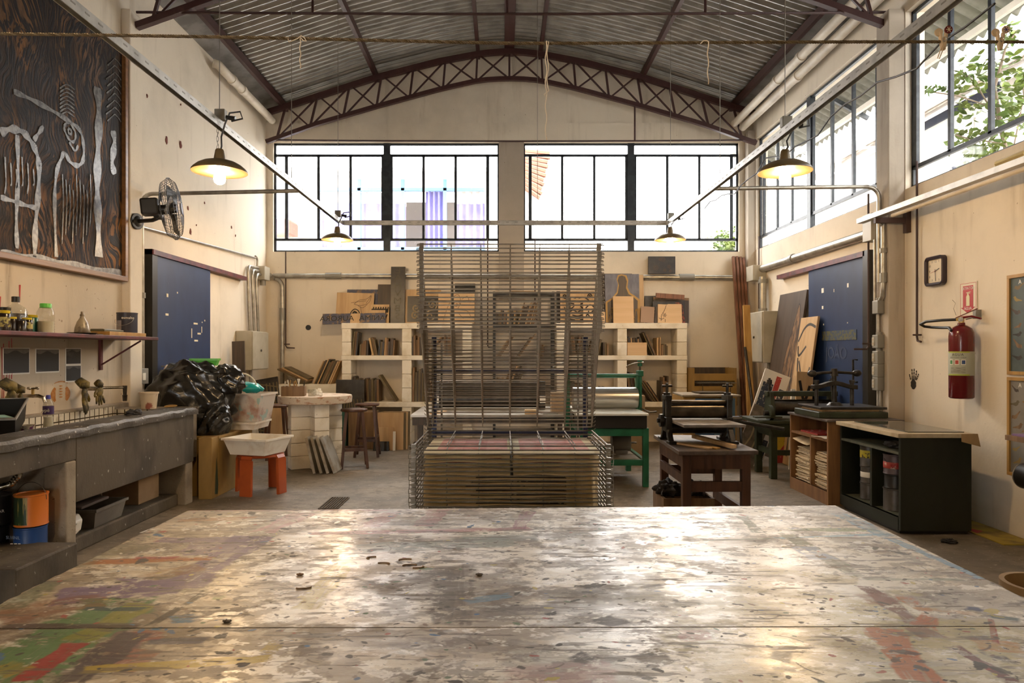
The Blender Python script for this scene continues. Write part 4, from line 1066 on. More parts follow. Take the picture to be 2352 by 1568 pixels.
for k, (dx, dy, z, lab, wt) in enumerate(((-.25, .0, .115, 'black paint can at the bottom left under the sink', ''), (-.25, .02, .325, 'black paint can with pale lettering atop another under the sink', 'CORAL'))):
    c = (-3.25 + dx, 4.7 + dy, z)
    t = can('paint_can', lab, 'paint can', c, .10, .205, m_canbk)
    if wt:
        text('lettering', 'Coral', m_white, t, (c[0] + .055, c[1] - .086, c[2] + .15), Matrix.Rotation(.55, 3, 'Z') @ RX_FRONT, .034, .0005)
        text('lettering', 'CORALAR', m_white, t, (c[0] + .055, c[1] - .086, c[2] + .10), Matrix.Rotation(.55, 3, 'Z') @ RX_FRONT, .028, .0005)
c = PZ(190, 1238, .115); c = Vector((-3.33, 5.20, .115))
g = G(); g.prism([(-3.55, 5.06, .115), (-3.25, 5.06, .115), (-3.23, 5.10, .15), (-3.23, 5.12, .22), (-3.27, 5.14, .262), (-3.55, 5.14, .262)], (0, .16, 0))
jg = thing('white_jug', 'white plastic jug lying under the sink', 'jug', (-3.38, 5.2, .115))
obj('body', g, m_offw, jg, bevel=.012)
obj('cap', G().cyl((-3.235, 5.17, .185), (-3.205, 5.17, .185), .03, n=14), m_offw, jg, smooth=True)
def box_thing(name, label, cat, loc, rz, w0, d0, w1, d1, h, mat, lip=None, t=.006, rimh=.02, group=None):
    o = thing(name, label, cat, loc, rz, group, local=True)
    obj('body', tub(G(), w0, d0, w1, d1, h, t), mat, o)
    if lip is not None: obj('rim', rimband(G(), w1 - .002, d1 - .002, h - rimh, h + .002, lip), mat, o)
    return o
box_thing('storage_tray', 'grey lidded storage tray on the plinth under the sink', 'tray', (-3.50, 5.62, .115), .04, .52, .42, .58, .48, .15, M('grey_dusty_plastic', (.20, .18, .15), .5, 0, (.14, .12, .10), 5), .012)
solo('tray_lid', G().obox((-3.56, 5.60, .29), (.46, .42, .022), (.0, .06, .06)), M('dusty_lid', (.20, .17, .17), .5), 'loose lid lying skewed across the grey storage tray', 'lid', bevel=.006)
solo('pale_board', G().obox((-3.72, 6.02, .25), (.40, .02, .27), (.25, 0, 0.0)), m_conc_lt, 'pale board leaning behind the grey storage tray', 'board')
solo('cardboard_box', G().box(-3.85, -3.32, 6.25, 6.62, .116, .35), m_card, 'brown cardboard box deep under the sink', 'box', bevel=.004)
solo('paper_scrap', G().obox((PZ(343, 1218, 0).x, PZ(343, 1218, 0).y, .003), (.05, .18, .003), (0, 0, -.15)), m_white, 'white paper scrap on the floor beside the print table', 'paper')
# ------------------------------------------------------------ mustard bench with bag, tubs; stool with tray
solo('wooden_bench_box', G().box(-3.99, -2.98, 7.18, 8.15, 0, .60).box(-3.99, -2.97, 7.17, 8.16, .60, .63).box(-3.12, -2.98, 7.02, 7.18, 0, .63), m_yel, 'mustard yellow wooden bench box with green stain, at the end of the sink', 'bench', bevel=.006)
g = G().add([(-2.9785, 7.06 + y, z) for y, z in ((.03, .04), (.10, .03), (.115, .12), (.10, .25), (.085, .36), (.07, .42), (.06, .33), (.045, .2))], [tuple(range(8))])
tag(obj('green_paint_stain', g, M('dark_green_stain', (.022, .045, .02), .5), None), 'dark green paint run down the side of the mustard bench box', 'paint mark')
g = G()
rnd = random.Random(11)
def bagf(seed, amp=.16):
    r = random.Random(seed); ds = [(Vector((r.uniform(-1, 1), r.uniform(-1, 1), r.uniform(-1, 1))).normalized(), r.uniform(5, 15), r.uniform(0, 6), r.uniform(.3, 1)) for _ in range(9)]
    ds2 = [(Vector((r.uniform(-1, 1), r.uniform(-1, 1), r.uniform(-1, 1))).normalized(), r.uniform(6, 13), r.uniform(0, 6), r.uniform(.2, .8)) for _ in range(10)]
    def f(v):
        k = 1.0
        for d, fr, ph, am in ds2: k += .028 * am * (1 - abs(math.sin(fr * v.dot(d) + ph + 2 * math.sin(3 * v.z + ph))))
        for d, fr, ph, am in ds: k += amp * am * .35 * (1 - abs(math.sin(fr * .5 * v.dot(d) + ph))) - amp * .06
        q = v * k
        q.z = max(q.z, -.80)
        return q
    return f
g.ball((-3.40, 7.45, .96), (.42, .25, .41), 130, 80, fn=bagf(4, .30))
g.ball((-3.12, 7.36, .78), (.17, .16, .19), 80, 50, fn=bagf(8, .35))
g.ball((-3.05, 7.50, 1.18), (.20, .12, .16), 80, 50, fn=bagf(12, .40))
solo('trash_bag', g, m_bag, 'big crumpled black plastic bag on the bench at the end of the sink', 'trash bag', smooth=35)
o = box_thing('green_bin', 'bright green plastic tray lying on top of the black bag', 'tray', (-3.30, 7.60, 1.36), .25, .24, .18, .28, .22, .075, m_green_pl, .006)
g = G()
for k in range(9):
    dy = k * .012; w_ = .10 + .035 * math.sin(k * 1.7); L = .30 + .05 * math.sin(k * 2.3)
    g.tube([(-3.86 + .003 * k, 7.88 + w_ * math.sin(t) * (1 - .3 * math.cos(t)), 1.36 - L * .5 + L * .5 * math.cos(t)) for t in [2 * PI * i / 18 for i in range(18)]], .0055, 5, closed=True)
cl = solo('cable_coil', g, m_cable, 'coil of cream cable hanging against the blue sliding door', 'cable', smooth=True)
obj('hook', G().cyl((-3.925, 7.88, 1.345), (-3.83, 7.88, 1.345), .008, n=8), m_dkbox, cl)
box_thing('plastic_tub', 'white plastic tub under the paint-stained one on the mustard bench', 'tub', (-3.08, 7.96, .631), -.06, .56, .40, .60, .44, .085, m_offw, .012)
T = box_thing('stained_tub', 'clear plastic tub streaked with red and green paint', 'tub', (-3.03, 7.96, .72), -.06, .52, .40, .63, .47, .315, m_clearstain, .014)
bk = thing('bucket', 'white bucket with raised handle inside the stained tub', 'bucket', (-3.10, 7.98, .73))
obj('body', G().lathe([(0, 0), (.13, 0), (.165, .40), (.172, .40), (.172, .415), (.158, .415), (.125, .008), (0, .008)], (-3.10, 7.98, .735), 32, T=Matrix.Rotation(.18, 4, 'Y')), m_offw, bk, smooth=True)
g = G(); g.tube([(-3.02 + .17 * math.cos(a), 7.94 - .04 * math.sin(a), 1.10 + .165 * math.sin(a)) for a in [PI * i / 20 for i in range(21)]], .009, 8)
obj('handle', g, m_offw, bk, smooth=True)
g = G(); g.ball((-2.97, 7.95, 1.09), (.155, .12, .065), 30, 16, fn=bagf(21, .18)); g.tube([(-2.86, 7.95, 1.08), (-2.80, 7.94, 1.085), (-2.775, 7.94, 1.07)], [.05, .03, .02], 10)
solo('teal_bag', g, m_teal, 'teal plastic bag stuffed in the stained tub beside the bucket', 'bag', smooth=True)
# orange stool with a white tray
st = thing('plastic_stool', 'orange plastic stool with folded sheet legs', 'stool', (-2.62, 7.42, 0), .12, local=True)
g = G().lathe([(0, .425), (.20, .425), (.235, .415), (.245, .40), (.235, .39), (.2, .405), (0, .405)], (0, 0, 0), 32)
obj('seat', g, m_orange, st, smooth=True)
for a in (-1.95, -.42, 1.2, 2.73):
    ca, sa = math.cos(a), math.sin(a); t = Vector((-sa, ca, 0)); r = Vector((ca, sa, 0))
    pth = [r * .19 + Vector((0, 0, .415)), r * .235 + Vector((0, 0, .41)), r * .255 + Vector((0, 0, .38)), r * .262 + Vector((0, 0, .2)), r * .27]
    g = G()
    for i in range(4):
        p, q = pth[i], pth[i + 1]; w_ = .062
        n_ = (q - p).cross(t).normalized() * .009
        g.add([p - t * w_ - n_, p + t * w_ - n_, p + t * w_ + n_, p - t * w_ + n_, q - t * w_ - n_, q + t * w_ - n_, q + t * w_ + n_, q - t * w_ + n_], [(0, 1, 5, 4), (1, 2, 6, 5), (2, 3, 7, 6), (3, 0, 4, 7)] + ([(0, 3, 2, 1)] if i == 0 else []) + ([(4, 5, 6, 7)] if i == 3 else []))
    for s in (-1, 1): g.bar(r * .252 + t * .062 * s + Vector((0, 0, .37)), r * .262 + t * .062 * s, .03, .012, up=t)
    obj('leg', g, m_orange, st, smooth=True)
box_thing('washing_tray', 'white plastic washing tray resting on the orange stool', 'tray', (-2.63, 7.36, .428), -.30, .42, .36, .53, .46, .175, m_offw, .014)

# ------------------------------------------------------------ round stone table, stools, leaning slabs
TC = Vector((-2.47, 9.02, 0)); TZ = .945
rt_ = thing('round_table', 'round stone table on white block legs', 'table', TC)
g = G().lathe([(0, TZ - .10), (.455, TZ - .10), (.47, TZ - .09), (.475, TZ - .02), (.468, TZ), (0, TZ)], TC, 56)
obj('tabletop', g, M('flecked_stone_top', (.60, .50, .38), .5, 0, (.36, .17, .08), 12, .5, .66, (1, 1, 2), (.15, .10, .07), 34, .66), rt_, smooth=30)
g = G(); rz = .52
for k in range(2):
    R = Matrix.Rotation(rz + k * PI / 2, 3, 'Z')
    for i in range(5):
        z0 = .003 + i * .168
        L = .33 + .004 * (i % 2)
        if k == 0: g.obox(TC + Vector((0, 0, z0 + .082)), (L * 2, .19, .164), (0, 0, rz))
        else:
            for s in (-1, 1): g.obox(TC + R @ Vector((s * (.097 + (L - .097) / 2), 0, 0)) + Vector((0, 0, z0 + .082)), (L - .097, .19, .164), (0, 0, rz + PI / 2))
obj('block_base', g, m_block, rt_, bevel=.008)
c = P(676, 905, 8.9)
bx = thing('tool_box', 'open wooden box full of tools on the round stone table', 'box', (c.x, 8.88, TZ), .15, local=True)
obj('body', tub(G(), .29, .18, .29, .18, .125, .014), m_brownb, bx)
for k in range(11):
    x = -.11 + k * .022; y = .03 * math.sin(k * 2.1); lx = .05 * math.sin(k * 1.3)
    h = .05 + .035 * abs(math.sin(k * 1.9))
    o = obj('tool', G().tube([(x, y, .02), (x + lx * .5, y, .10), (x + lx, y, .135 + h)], [.006, .007, .010 if k % 2 else .007], 8), (m_white, m_dksteel, m_honey)[k % 3], bx, smooth=True)
c = P(716, 900, 8.8)
solo('tumbler', G().lathe([(0, 0), (.045, 0), (.052, .085), (.048, .085), (.04, .006), (0, .006)], (c.x, 8.80, TZ), 24), m_clear, 'clear plastic tumbler on the round stone table', 'cup', smooth=True)
rag('paper_wad', (P(728, 900, 8.86).x, 8.88, TZ + .035), (.06, .05, .05), 'crumpled white paper on the round stone table', m_white, 'paper', 9)
solo('spool', G().cyl((P(737, 900, 8.8).x, 8.74, TZ + .018), (P(743, 900, 8.8).x, 8.74, TZ + .018), .018, n=14), m_white, 'small white spool lying on the round stone table', 'spool', smooth=True)

def stool(x, y, label, rz=0.3, h=.765):
    s = thing('wooden_stool', label, 'stool', (x, y, 0), rz, 'dark wooden stools around the round table', local=True)
    obj('seat', G().lathe([(0, h - .035), (.165, h - .035), (.175, h - .025), (.175, h - .008), (.168, h), (0, h)], (0, 0, 0), 32), m_stool, s, smooth=40)
    for i, j in ((-1, -1), (1, -1), (1, 1), (-1, 1)): obj('leg', G().bar((i * .10, j * .10, h - .035), (i * .165, j * .165, 0), .036, .036, up=(0, 1, 0)), m_stool, s, bevel=.004)
    for k, z in ((0, .24), (1, .28)):
        e = .10 + .065 * (1 - z / h)
        for sg in (-1, 1):
            obj('rung', G().bar((-e, sg * e, z), (e, sg * e, z), .024, .034) if k == 0 else G().bar((sg * e, -e, z), (sg * e, e, z), .024, .034), m_stool, s)
    return s
stool(-1.965, 9.05, 'dark wooden stool at the right of the round stone table', .25)
stool(-3.22, 9.75, 'dark wooden stool behind the round stone table, beside the stained tub', .5)
stool(-1.98, 10.0, 'dark wooden stool half hidden behind another, before the shelves', .1)
for k, (px, py, tl) in enumerate(((714, 1000, .22), (720, 997, .26), (731, 995, .30), (741, 998, .36))):
    c = P(px + 22 + k * 4, 1078, 8.55)
    h = .46 if k < 3 else .47
    d = Vector((-math.sin(tl), 0, math.cos(tl))); r = Vector((math.cos(tl), 0, math.sin(tl))); p = Vector((-2.36 + k * .085, 8.50, .001)); t_ = .035
    q = [p, p + r * t_, p + r * t_ + d * h, p + d * h]
    solo('stone_slab', G().prism(q, (0, .34, 0)), M('pale_slab_%d' % k, ((.42, .37, .28), (.36, .32, .24), (.46, .41, .32), (.40, .39, .35))[k], .5, 0, (.28, .24, .18), 6), '%s of four pale slabs leaning against the round table base' % ('leftmost', 'second from left', 'third from left', 'rightmost')[k], 'slab', 'pale slabs leaning on the round table', bevel=.004)

# ------------------------------------------------------------ white block shelves along the back wall
YS, YE = 11.17, 11.575
def bx_px(px, y=YS): return (px - CX) * y / F
def zz(py, y=YS): return EYE + (CY - py) * y / F
def block_shelf(label, cols, ext=None):
    s = thing('block_shelf', label, 'shelf', (bx_px(cols[0][0]), 11.4, 0))
    zt0, zt1, zm0, zm1, zl0, zl1 = 1.893, 1.984, 1.383, 1.457, .618, .70
    x0, x1 = bx_px(cols[0][0]), bx_px(cols[-1][1])
    for a, b in cols:
        g = G()
        for z0, z1 in ((0, zl0), (zl1, zm0), (zm1, zt0)):
            n = max(1, round((z1 - z0) / .2)); hh = (z1 - z0) / n
            for i in range(n): g.box(bx_px(a) + .002 * (i % 2), bx_px(b), YS + .003 * ((i + 1) % 2), YE, z0 + hh * i + .002, z0 + hh * (i + 1) - .002)
        obj('block_column', g, m_block, s, bevel=.008)
    for z0, z1 in ((zt0, zt1), (zm0, zm1), (zl0, zl1)): obj('slab', G().box(x0 - .004, x1 + .004, YS - .01, YE, z0, z1), m_block, s, bevel=.006)
    if ext: obj('slab', G().box(bx_px(ext), x0 - .006, YS, YE, .83, .99).box(bx_px(ext), bx_px(ext) + .2, YS, YE, 0, .83), m_block, s, bevel=.006)
    return s
block_shelf('left white block shelf stacked with printing boards', [(785, 806), (923, 945), (1062, 1083)], 640)
block_shelf('right white block shelf stacked with printing boards', [(1278, 1299), (1418, 1440), (1555, 1578)])
PAL = [(m_brownb, 'brown', 5), (m_oliveb, 'olive brown', 4), (m_darkb, 'dark', 4), (m_tan, 'tan', 3), (m_blackb, 'black', 1)]
brnd = random.Random(42)
def pick():
    t = brnd.uniform(0, sum(p[2] for p in PAL))
    for m, n, w_ in PAL:
        t -= w_
        if t <= 0: return m, n
    return PAL[0][:2]
def lean_row(where, group, x0, x1, z, segs, y0=YS + .03, dep=(.20, .33)):
    """boards standing on edge like books; segs = (count, lean degrees, heights, thicknesses); returns nothing"""
    x = x0; k = 0
    made = []
    for n, a, hr, tr in segs:
        a = math.radians(a); sa, ca = math.sin(a), math.cos(a)
        if a < 0: x += hr[1] * -sa * .9
        for i in range(n):
            h = brnd.uniform(*hr); t = brnd.uniform(*tr)
            end = x + t / ca + max(0, h * sa)
            if end > x1: break
            d = Vector((sa, 0, ca)); r = Vector((ca, 0, -sa))
            if a >= 0: p = Vector((x + t * ca, 0, z)); q = [p - r * t, p, p + d * h, p - r * t + d * h]
            else: p = Vector((x, 0, z)); q = [p, p + r * t, p + r * t + d * h, p + d * h]
            yy = y0 + brnd.uniform(0, .05); dp = brnd.uniform(*dep)
            made.append(([Vector((v.x, yy, v.z + .001)) for v in q], dp, a))
            x += t / ca + .0025
        if a > 0: x += hr[1] * sa * 1.02
    for k, (q, dp, a) in enumerate(made):
        m, cn = pick()
        how = 'upright' if abs(a) < .06 else 'leaning'
        solo('printing_board', G().prism(q, (0, min(dp, YE - q[0].y - .005), 0)), m, '%s board from the left, %s and %s, %s' % (ORD[k], cn, how, where), 'board', group)
L = lambda a, b: (bx_px(a) + .006, bx_px(b) - .006)
TH = (.018, .034)
lean_row('upper left bay of left block shelf', 'boards in the left block shelf', *L(806, 923), 1.457, [(3, 5, (.36, .40), (.02, .04)), (5, 3, (.18, .25), TH), (4, -11, (.26, .31), (.015, .03)), (9, 4, (.20, .29), TH)])
lean_row('upper right bay of left block shelf', 'boards in the left block shelf', *L(945, 1062), 1.457, [(7, 0, (.24, .33), TH), (2, 42, (.36, .40), (.014, .02)), (4, 0, (.30, .37), TH)])
lean_row('lower left bay of left block shelf', 'boards in the left block shelf', *L(806, 923), .70, [(3, 2, (.34, .42), TH), (12, 0, (.34, .38), TH), (1, -33, (.50, .52), (.03, .04)), (3, -20, (.40, .55), (.02, .034)), (2, 0, (.55, .62), TH)])
lean_row('lower right bay of left block shelf', 'boards in the left block shelf', *L(945, 1062), .70, [(8, 1, (.46, .56), TH), (10, 0, (.28, .36), TH), (8, 2, (.26, .34), TH)])
lean_row('upper left bay of right block shelf', 'boards in the right block shelf', *L(1299, 1418), 1.457, [(5, -6, (.30, .34), TH), (5, 9, (.28, .35), TH), (5, 16, (.2, .3), TH), (3, 0, (.16, .22), TH)])
lean_row('upper right bay of right block shelf', 'boards in the right block shelf', *L(1440, 1555), 1.457, [(12, -4, (.26, .32), (.014, .022)), (3, -24, (.36, .42), (.014, .022)), (4, 0, (.26, .30), (.014, .022)), (4, 0, (.12, .20), TH)], y0=YS + .06)
lean_row('lower left bay of right block shelf', 'boards in the right block shelf', *L(1299, 1418), .70, [(9, 3, (.26, .36), TH), (3, 8, (.22, .3), TH), (9, 4, (.18, .28), TH)])
lean_row('lower right bay of right block shelf', 'boards in the right block shelf', *L(1440, 1555), .70, [(6, -8, (.42, .5), (.014, .024)), (6, -34, (.34, .44), (.014, .024)), (4, 0, (.30, .42), TH)])
solo('printing_board', G().box(bx_px(1441), bx_px(1486), YS + .005, YS + .03, 1.458, 1.458 + .21), m_pale, 'clean pale board standing in front in right block shelf upper bay', 'board')
solo('printing_board', G().box(bx_px(1400), bx_px(1418) - .02, YS + .02, YS + .28, .702, .90), m_card, 'small brown cardboard box in the right block shelf lower bay', 'box')
# tall stack on the low extension at the left
lean_row('on the low block ledge', 'boards leaning on the low block ledge', bx_px(716), bx_px(785) - .01, .99, [(14, 24, (.36, .44), (.016, .03))], dep=(.25, .36))
for k in range(4):
    c0 = Vector((-3.52, 0, .995)); d = Vector((math.sin(-1.12), 0, math.cos(-1.12))); r = Vector((d.z, 0, -d.x)); h = .52 - .03 * k
    p = c0 + Vector((.30, 0, .0)) + r * (.026 * k); q = [p, p + r * .022, p + r * .022 + d * h, p + d * h]
    q = [Vector((v.x, YS + .02, v.z + .0)) for v in q]
    solo('printing_board', G().prism(q, (0, .34, 0)), (m_oliveb, m_brownb, m_tan, m_oliveb)[k], '%s of four boards slumped left on the low block ledge' % ('lowest', 'second', 'third', 'topmost')[k], 'board', 'boards slumped on the low block ledge')

# black metal shelf between the block shelves
ms = thing('metal_shelf', 'black slotted-angle metal shelf between the white block shelves', 'shelf', (.32, 11.35, 0))
mx0, mx1 = -.17, .835
for x in (mx0, mx1 - .04):
    for y in (11.2, 11.53): obj('post', G().box(x, x + .04, y, y + .006, 0, 2.5).box(x if x < 0 else x + .034, x + .006 if x < 0 else x + .04, y, y + .035, 0, 2.5), m_black, ms)
for z in (.20, .93, 1.40, 1.91, 2.44): obj('shelf_plate', G().box(mx0 + .006, mx1 - .006, 11.206, 11.53, z, z + .035), m_iron, ms)
lean_row('top tier of black metal shelf', 'boards on the black metal shelf', mx0 + .05, mx1 - .05, 1.945, [(12, 4, (.16, .26), TH), (16, 14, (.24, .42), (.01, .018))], y0=11.22, dep=(.2, .28))
lean_row('middle tier of black metal shelf', 'boards on the black metal shelf', mx0 + .05, mx1 - .05, 1.435, [(5, 34, (.34, .44), (.009, .014)), (4, 36, (.40, .46), (.009, .014)), (5, 0, (.14, .22), TH)], y0=11.22, dep=(.2, .28))
lean_row('bottom tier of black metal shelf', 'boards on the black metal shelf', mx0 + .05, mx1 - .05, .965, [(4, 3, (.10, .16), TH), (8, 20, (.26, .36), TH)], y0=11.22, dep=(.2, .28))
for k in range(3):
    solo('loose_print', G().obox((.22 + .05 * k, 11.38, 2.482 + .014 * k), (.5 - .06 * k, .24, .008), (0, 0, .1 * k - .1)), (m_kraft, m_card, m_tan)[k], '%s of three loose sheets atop the black metal shelf' % ('bottom', 'middle', 'top')[k], 'sheet', 'sheets on top of the black metal shelf')

# ------------------------------------------------------------ boards on the shelf tops and walls
def lean(label, px0, px1, pt, pb, y, mat, t=.02, ang=8.0, tilt=0.0, name='printing_board', cat='board', group=None, bevel=.002, floor=False):
    th = math.radians(ang); tl = math.radians(tilt)
    if floor: pb = CY + EYE * F / y
    c = P((px0 + px1) / 2, pb, y); W = (px1 - px0) * y / F; H = (pb - pt) * y / F / math.cos(th)
    if tl: W, H = W / math.cos(tl), H / math.cos(tl)
    o = obj(name, G().box(-W / 2, W / 2, 0, t, 0, H), mat, None, bevel=bevel)
    o.rotation_euler = (-th, tl, 0)
    o.location = (c.x, y, c.z + t * math.sin(th) + W / 2 * abs(math.sin(tl)))
    tag(o, label, cat, group)
    o['w'] = W; o['h'] = H
    return o
def ribbon(g, pts, w_, y=-.0012):
    """flat carved or painted line on a board's front, in the board's own x,z"""
    P2 = [Vector((p[0], y, p[1])) for p in pts]
    for i in range(len(P2) - 1):
        a, b = P2[i], P2[i + 1]; d = b - a
        if d.length < 1e-7: continue
        d.normalize(); q = Vector((-d.z, 0, d.x)) * (w_ / 2)
        e = d * (w_ * .3)
        g.add([a - e - q, b + e - q, b + e + q, a - e + q], [(0, 1, 2, 3)])
    return g
def curve(pts, n=5):
    out = []; P2 = [Vector((p[0], 0, p[1])) for p in pts]
    for i in range(len(P2) - 1):
        a = P2[max(i - 1, 0)]; b = P2[i]; c = P2[i + 1]; d = P2[min(i + 2, len(P2) - 1)]
        for k in range(n):
            t = k / n; v = .5 * ((2 * b) + (c - a) * t + (2 * a - 5 * b + 4 * c - d) * t * t + (3 * b - a - 3 * c + d) * t ** 3); out.append((v.x, v.z))
    out.append((P2[-1].x, P2[-1].z)); return out
def decor(o, name, lines, mat, w_):
    """lines in fractions of the board's width (-.5...5) and height (0..1)"""
    g = G(); W, H = o['w'], o['h']
    for l in lines: ribbon(g, curve([(x * W, z * H) for x, z in l]), w_)
    return obj(name, g, mat, o)
def patch(o, name, poly, mat, y=-.0008):
    W, H = o['w'], o['h']
    return obj(name, G().add([(x * W, y, z * H) for x, z in poly], [tuple(range(len(poly)))]), mat, o)
m_ink = M('black_ink_line', (.02, .017, .014), .6); m_ink2 = M('brown_pencil_line', (.16, .10, .055), .7); m_ochre = M('carved_ochre_line', (.42, .25, .07), .6); m_bone = M('carved_bone_line', (.58, .46, .28), .6)
m_slate = M('slate_blue_ink', (.11, .115, .15), .55, 0, (.17, .17, .21), 12, .4, .65, (1, 1, .4)); m_bluegrey = M('worn_blue_ink', (.07, .075, .11), .6, 0, (.22, .14, .08), 14, .5, .62)
y = 11.42
lean('large dark board standing behind the bird drawing', 795, 866, 664, 742, 11.47, m_bluegrey)
lean('dark brown board between the bird drawing and the lettered black board', 866, 899, 652, 742, 11.46, m_darkb)
b = lean('tan board drawn with a long-beaked bird and nest', 770, 856, 673, 742, 11.36, m_tan, tilt=1.5)
decor(b, 'bird_drawing', [[(-.02, .62), (.1, .75), (.3, .8), (.42, .92), (.38, .70), (.25, .60), (.1, .58), (-.02, .62)], [(.42, .92), (.36, .78), (.30, .66)], [(.05, .60), (.2, .50), (.33, .62)], [(.15, .55), (.20, .30), (.32, .16), (.20, .30), (.28, .14)], [(-.1, .66), (.08, .70), (.3, .74)]], m_ink2, .008)
decor(b, 'nest_drawing', [[(-.12, .10), (-.10, .32), (0, .45), (.12, .36), (.14, .12)], [(-.06, .10), (-.03, .30), (.06, .34), (.09, .10)], [(-.10, .2), (.0, .38), (.1, .22)], [(0, .1), (.03, .34)]], m_ink, .016)
b = lean('dark patterned block resting against the black lettered board', 850, 893, 699, 742, 11.30, m_tan)
decor(b, 'block_pattern', [[(-.45 + .13 * i, .55), (-.40 + .13 * i, .75), (-.36 + .13 * i, .58), (-.33 + .13 * i, .85)] for i in range(7)] + [[(-.45 + .15 * i, .2), (-.35 + .15 * i, .45)] for i in range(6)], m_ink, .02)
lean('pale tan block partly behind the long lettered plank', 838, 884, 712, 742, 11.27, m_tan, t=.03)
b = lean('long dark plank with carved reversed lettering, overhanging the shelf end', 740, 885, 721, 745, 11.20, m_bluegrey, t=.025, ang=14, tilt=-1.0)
patch(b, 'worn_patch', [(-.06, .05), (.09, .05), (.10, .97), (-.05, .97)], m_tan)
for s_, cx in (('AURORA', -.27), ('ANIMA', .29)): text('carved_lettering', s_, m_ink, b, (cx * b['w'], -.0015, b['h'] * .5), RX_FRONT, .125, .0006, sx=-1.1)
b = lean('tall black board carved with a column of letters', 896, 929, 611, 742, 11.33, m_blackb, t=.04, ang=6)
for k, ch in enumerate('EAHVMBS'): text('carved_lettering', ch, M('olive_carved_letter', (.065, .058, .035), .6) if k == 0 else bpy.data.materials['olive_carved_letter'], b, (.0, -.0012, b['h'] * (.93 - k * .135)), Matrix.Rotation(0, 3, 'Y') @ RX_FRONT, .15, .0006, sx=-1.2)
b = lean('black board with curling bone-coloured carving behind the rack edge', 930, 1012, 664, 742, 11.40, m_tan, ang=7)
patch(b, 'ink_field', [(-.44, .03), (.44, .03), (.44, .80), (-.44, .80)], m_blackb)
def spiral(cx, cz, r, n=1.6, s=1): return [(cx + r * (1 - i / 22) * math.cos(s * i * n * 2 * PI / 22), cz + 1.15 * r * (1 - i / 22) * math.sin(s * i * n * 2 * PI / 22)) for i in range(20)]
decor(b, 'carved_curls', [spiral(-.22, .22, .12), spiral(-.20, .45, .11, s=-1), spiral(.20, .2, .12, s=-1), spiral(.26, .55, .13), [(.05, .1), (.15, .35), (.35, .42), (.4, .65)]], m_bone, .022)
lean('black board standing behind the outline drawing board', 1044, 1091, 650, 742, 11.45, m_blackb)
b = lean('tan board with a faint outline drawing, seen through the rack', 1006, 1090, 673, 742, 11.30, m_pale, ang=7)
decor(b, 'outline_drawing', [[(-.35, .1), (-.25, .5), (-.1, .85), (.05, .95), (.12, .7), (.05, .45), (.3, .4), (.4, .2)], [(-.2, .2), (0, .35), (.2, .15)], [(.15, .8), (.3, .9), (.35, .7)], spiral(0, .62, .10)], m_ink2, .007)
# right shelf top
lean('narrow black board at the left end of the right shelf top', 1279, 1290, 668, 742, 11.45, m_blackb)
b = lean('tan board inked with a symmetrical ornament, on the right shelf top', 1287, 1366, 668, 742, 11.40, m_tan, ang=7)
orn = []
for s in (-1, 1): orn += [[(s * .05, .78), (s * .2, .80), (s * .34, .70), (s * .22, .66), (s * .08, .70)], [(s * .1, .6), (s * .25, .62), (s * .3, .5), (s * .18, .46), (s * .1, .52)], [(s * .02, .35), (s * .14, .4), (s * .3, .32), (s * .38, .5)], [(s * .08, .1), (s * .24, .14), (s * .36, .3)], spiral(s * .36, .84, .07, s=s)]
decor(b, 'ornament', orn + [[(-.2, .2), (0, .14), (.2, .2)], [(-.14, .25), (0, .22), (.14, .25)]], m_ink, .018)
b = lean('small pale block with black inked figure in front of the ornament board', 1340, 1372, 692, 742, 11.30, m_pale)
decor(b, 'ink_figure', [[(-.3, .7), (0, .85), (.3, .7), (.1, .5), (-.2, .45), (.1, .2)], [(-.3, .3), (-.1, .55)]], m_ink, .02)
lean('tall dark board behind the hooded figure board', 1384, 1454, 627, 742, 11.37, m_darkb, ang=6)
lean('tall ochre board peeping out right of the hooded figure board', 1440, 1480, 630, 742, 11.345, m_tan, ang=6)
b = lean('tall board with a dark hooded figure outlined in ochre', 1391, 1470, 628, 742, 11.305, m_slate, ang=6)
fig = [(-.47, .0), (-.47, .42), (-.28, .50), (-.14, .62), (-.10, .78), (-.14, .88), (-.10, .965), (.0, .985), (.10, .96), (.15, .86), (.12, .72), (.20, .60), (.34, .54), (.48, .46), (.46, .0)]
patch(b, 'ochre_outline', [(x * 1.0 + (.035 if x > 0 else -.02), z + .012) for x, z in fig], m_ochre, -.0006)
patch(b, 'figure', [(x * .93, z * .985) for x, z in fig], m_darkb, -.0012)
decor(b, 'ochre_arm_line', [[(-.42, .0), (-.36, .22), (-.3, .3), (-.34, .05)], [(.32, .0), (.36, .2), (.42, .28), (.46, .1)]], m_ochre, .02)
lean('clean honey plywood board in front of the hooded figure', 1409, 1456, 680, 742, 11.22, m_pale, ang=6, bevel=.003)
lean('thin pale offcut at the foot of the hooded figure board', 1381, 1390, 716, 742, 11.26, m_pale, ang=6)
lean('wide black board at the back of the right shelf top', 1482, 1567, 679, 742, 11.49, m_blackb, ang=6)
b = lean('dark board with a worn brown top edge at the shelf end', 1500, 1582, 684, 742, 11.44, m_darkb, ang=6, tilt=2)
patch(b, 'worn_top', [(-.5, .90), (.5, .90), (.5, 1.0), (-.5, 1.0)], m_brownb)
b = lean('dark board with a ring drawing and red-brown carving', 1500, 1574, 692, 742, 11.38, m_blackb, ang=6)
patch(b, 'carved_band', [(.32, 0), (.5, 0), (.42, .95), (.20, .95)], M('red_brown_carving', (.26, .07, .04), .7, 0, (.05, .03, .025), 26, .45, .55))
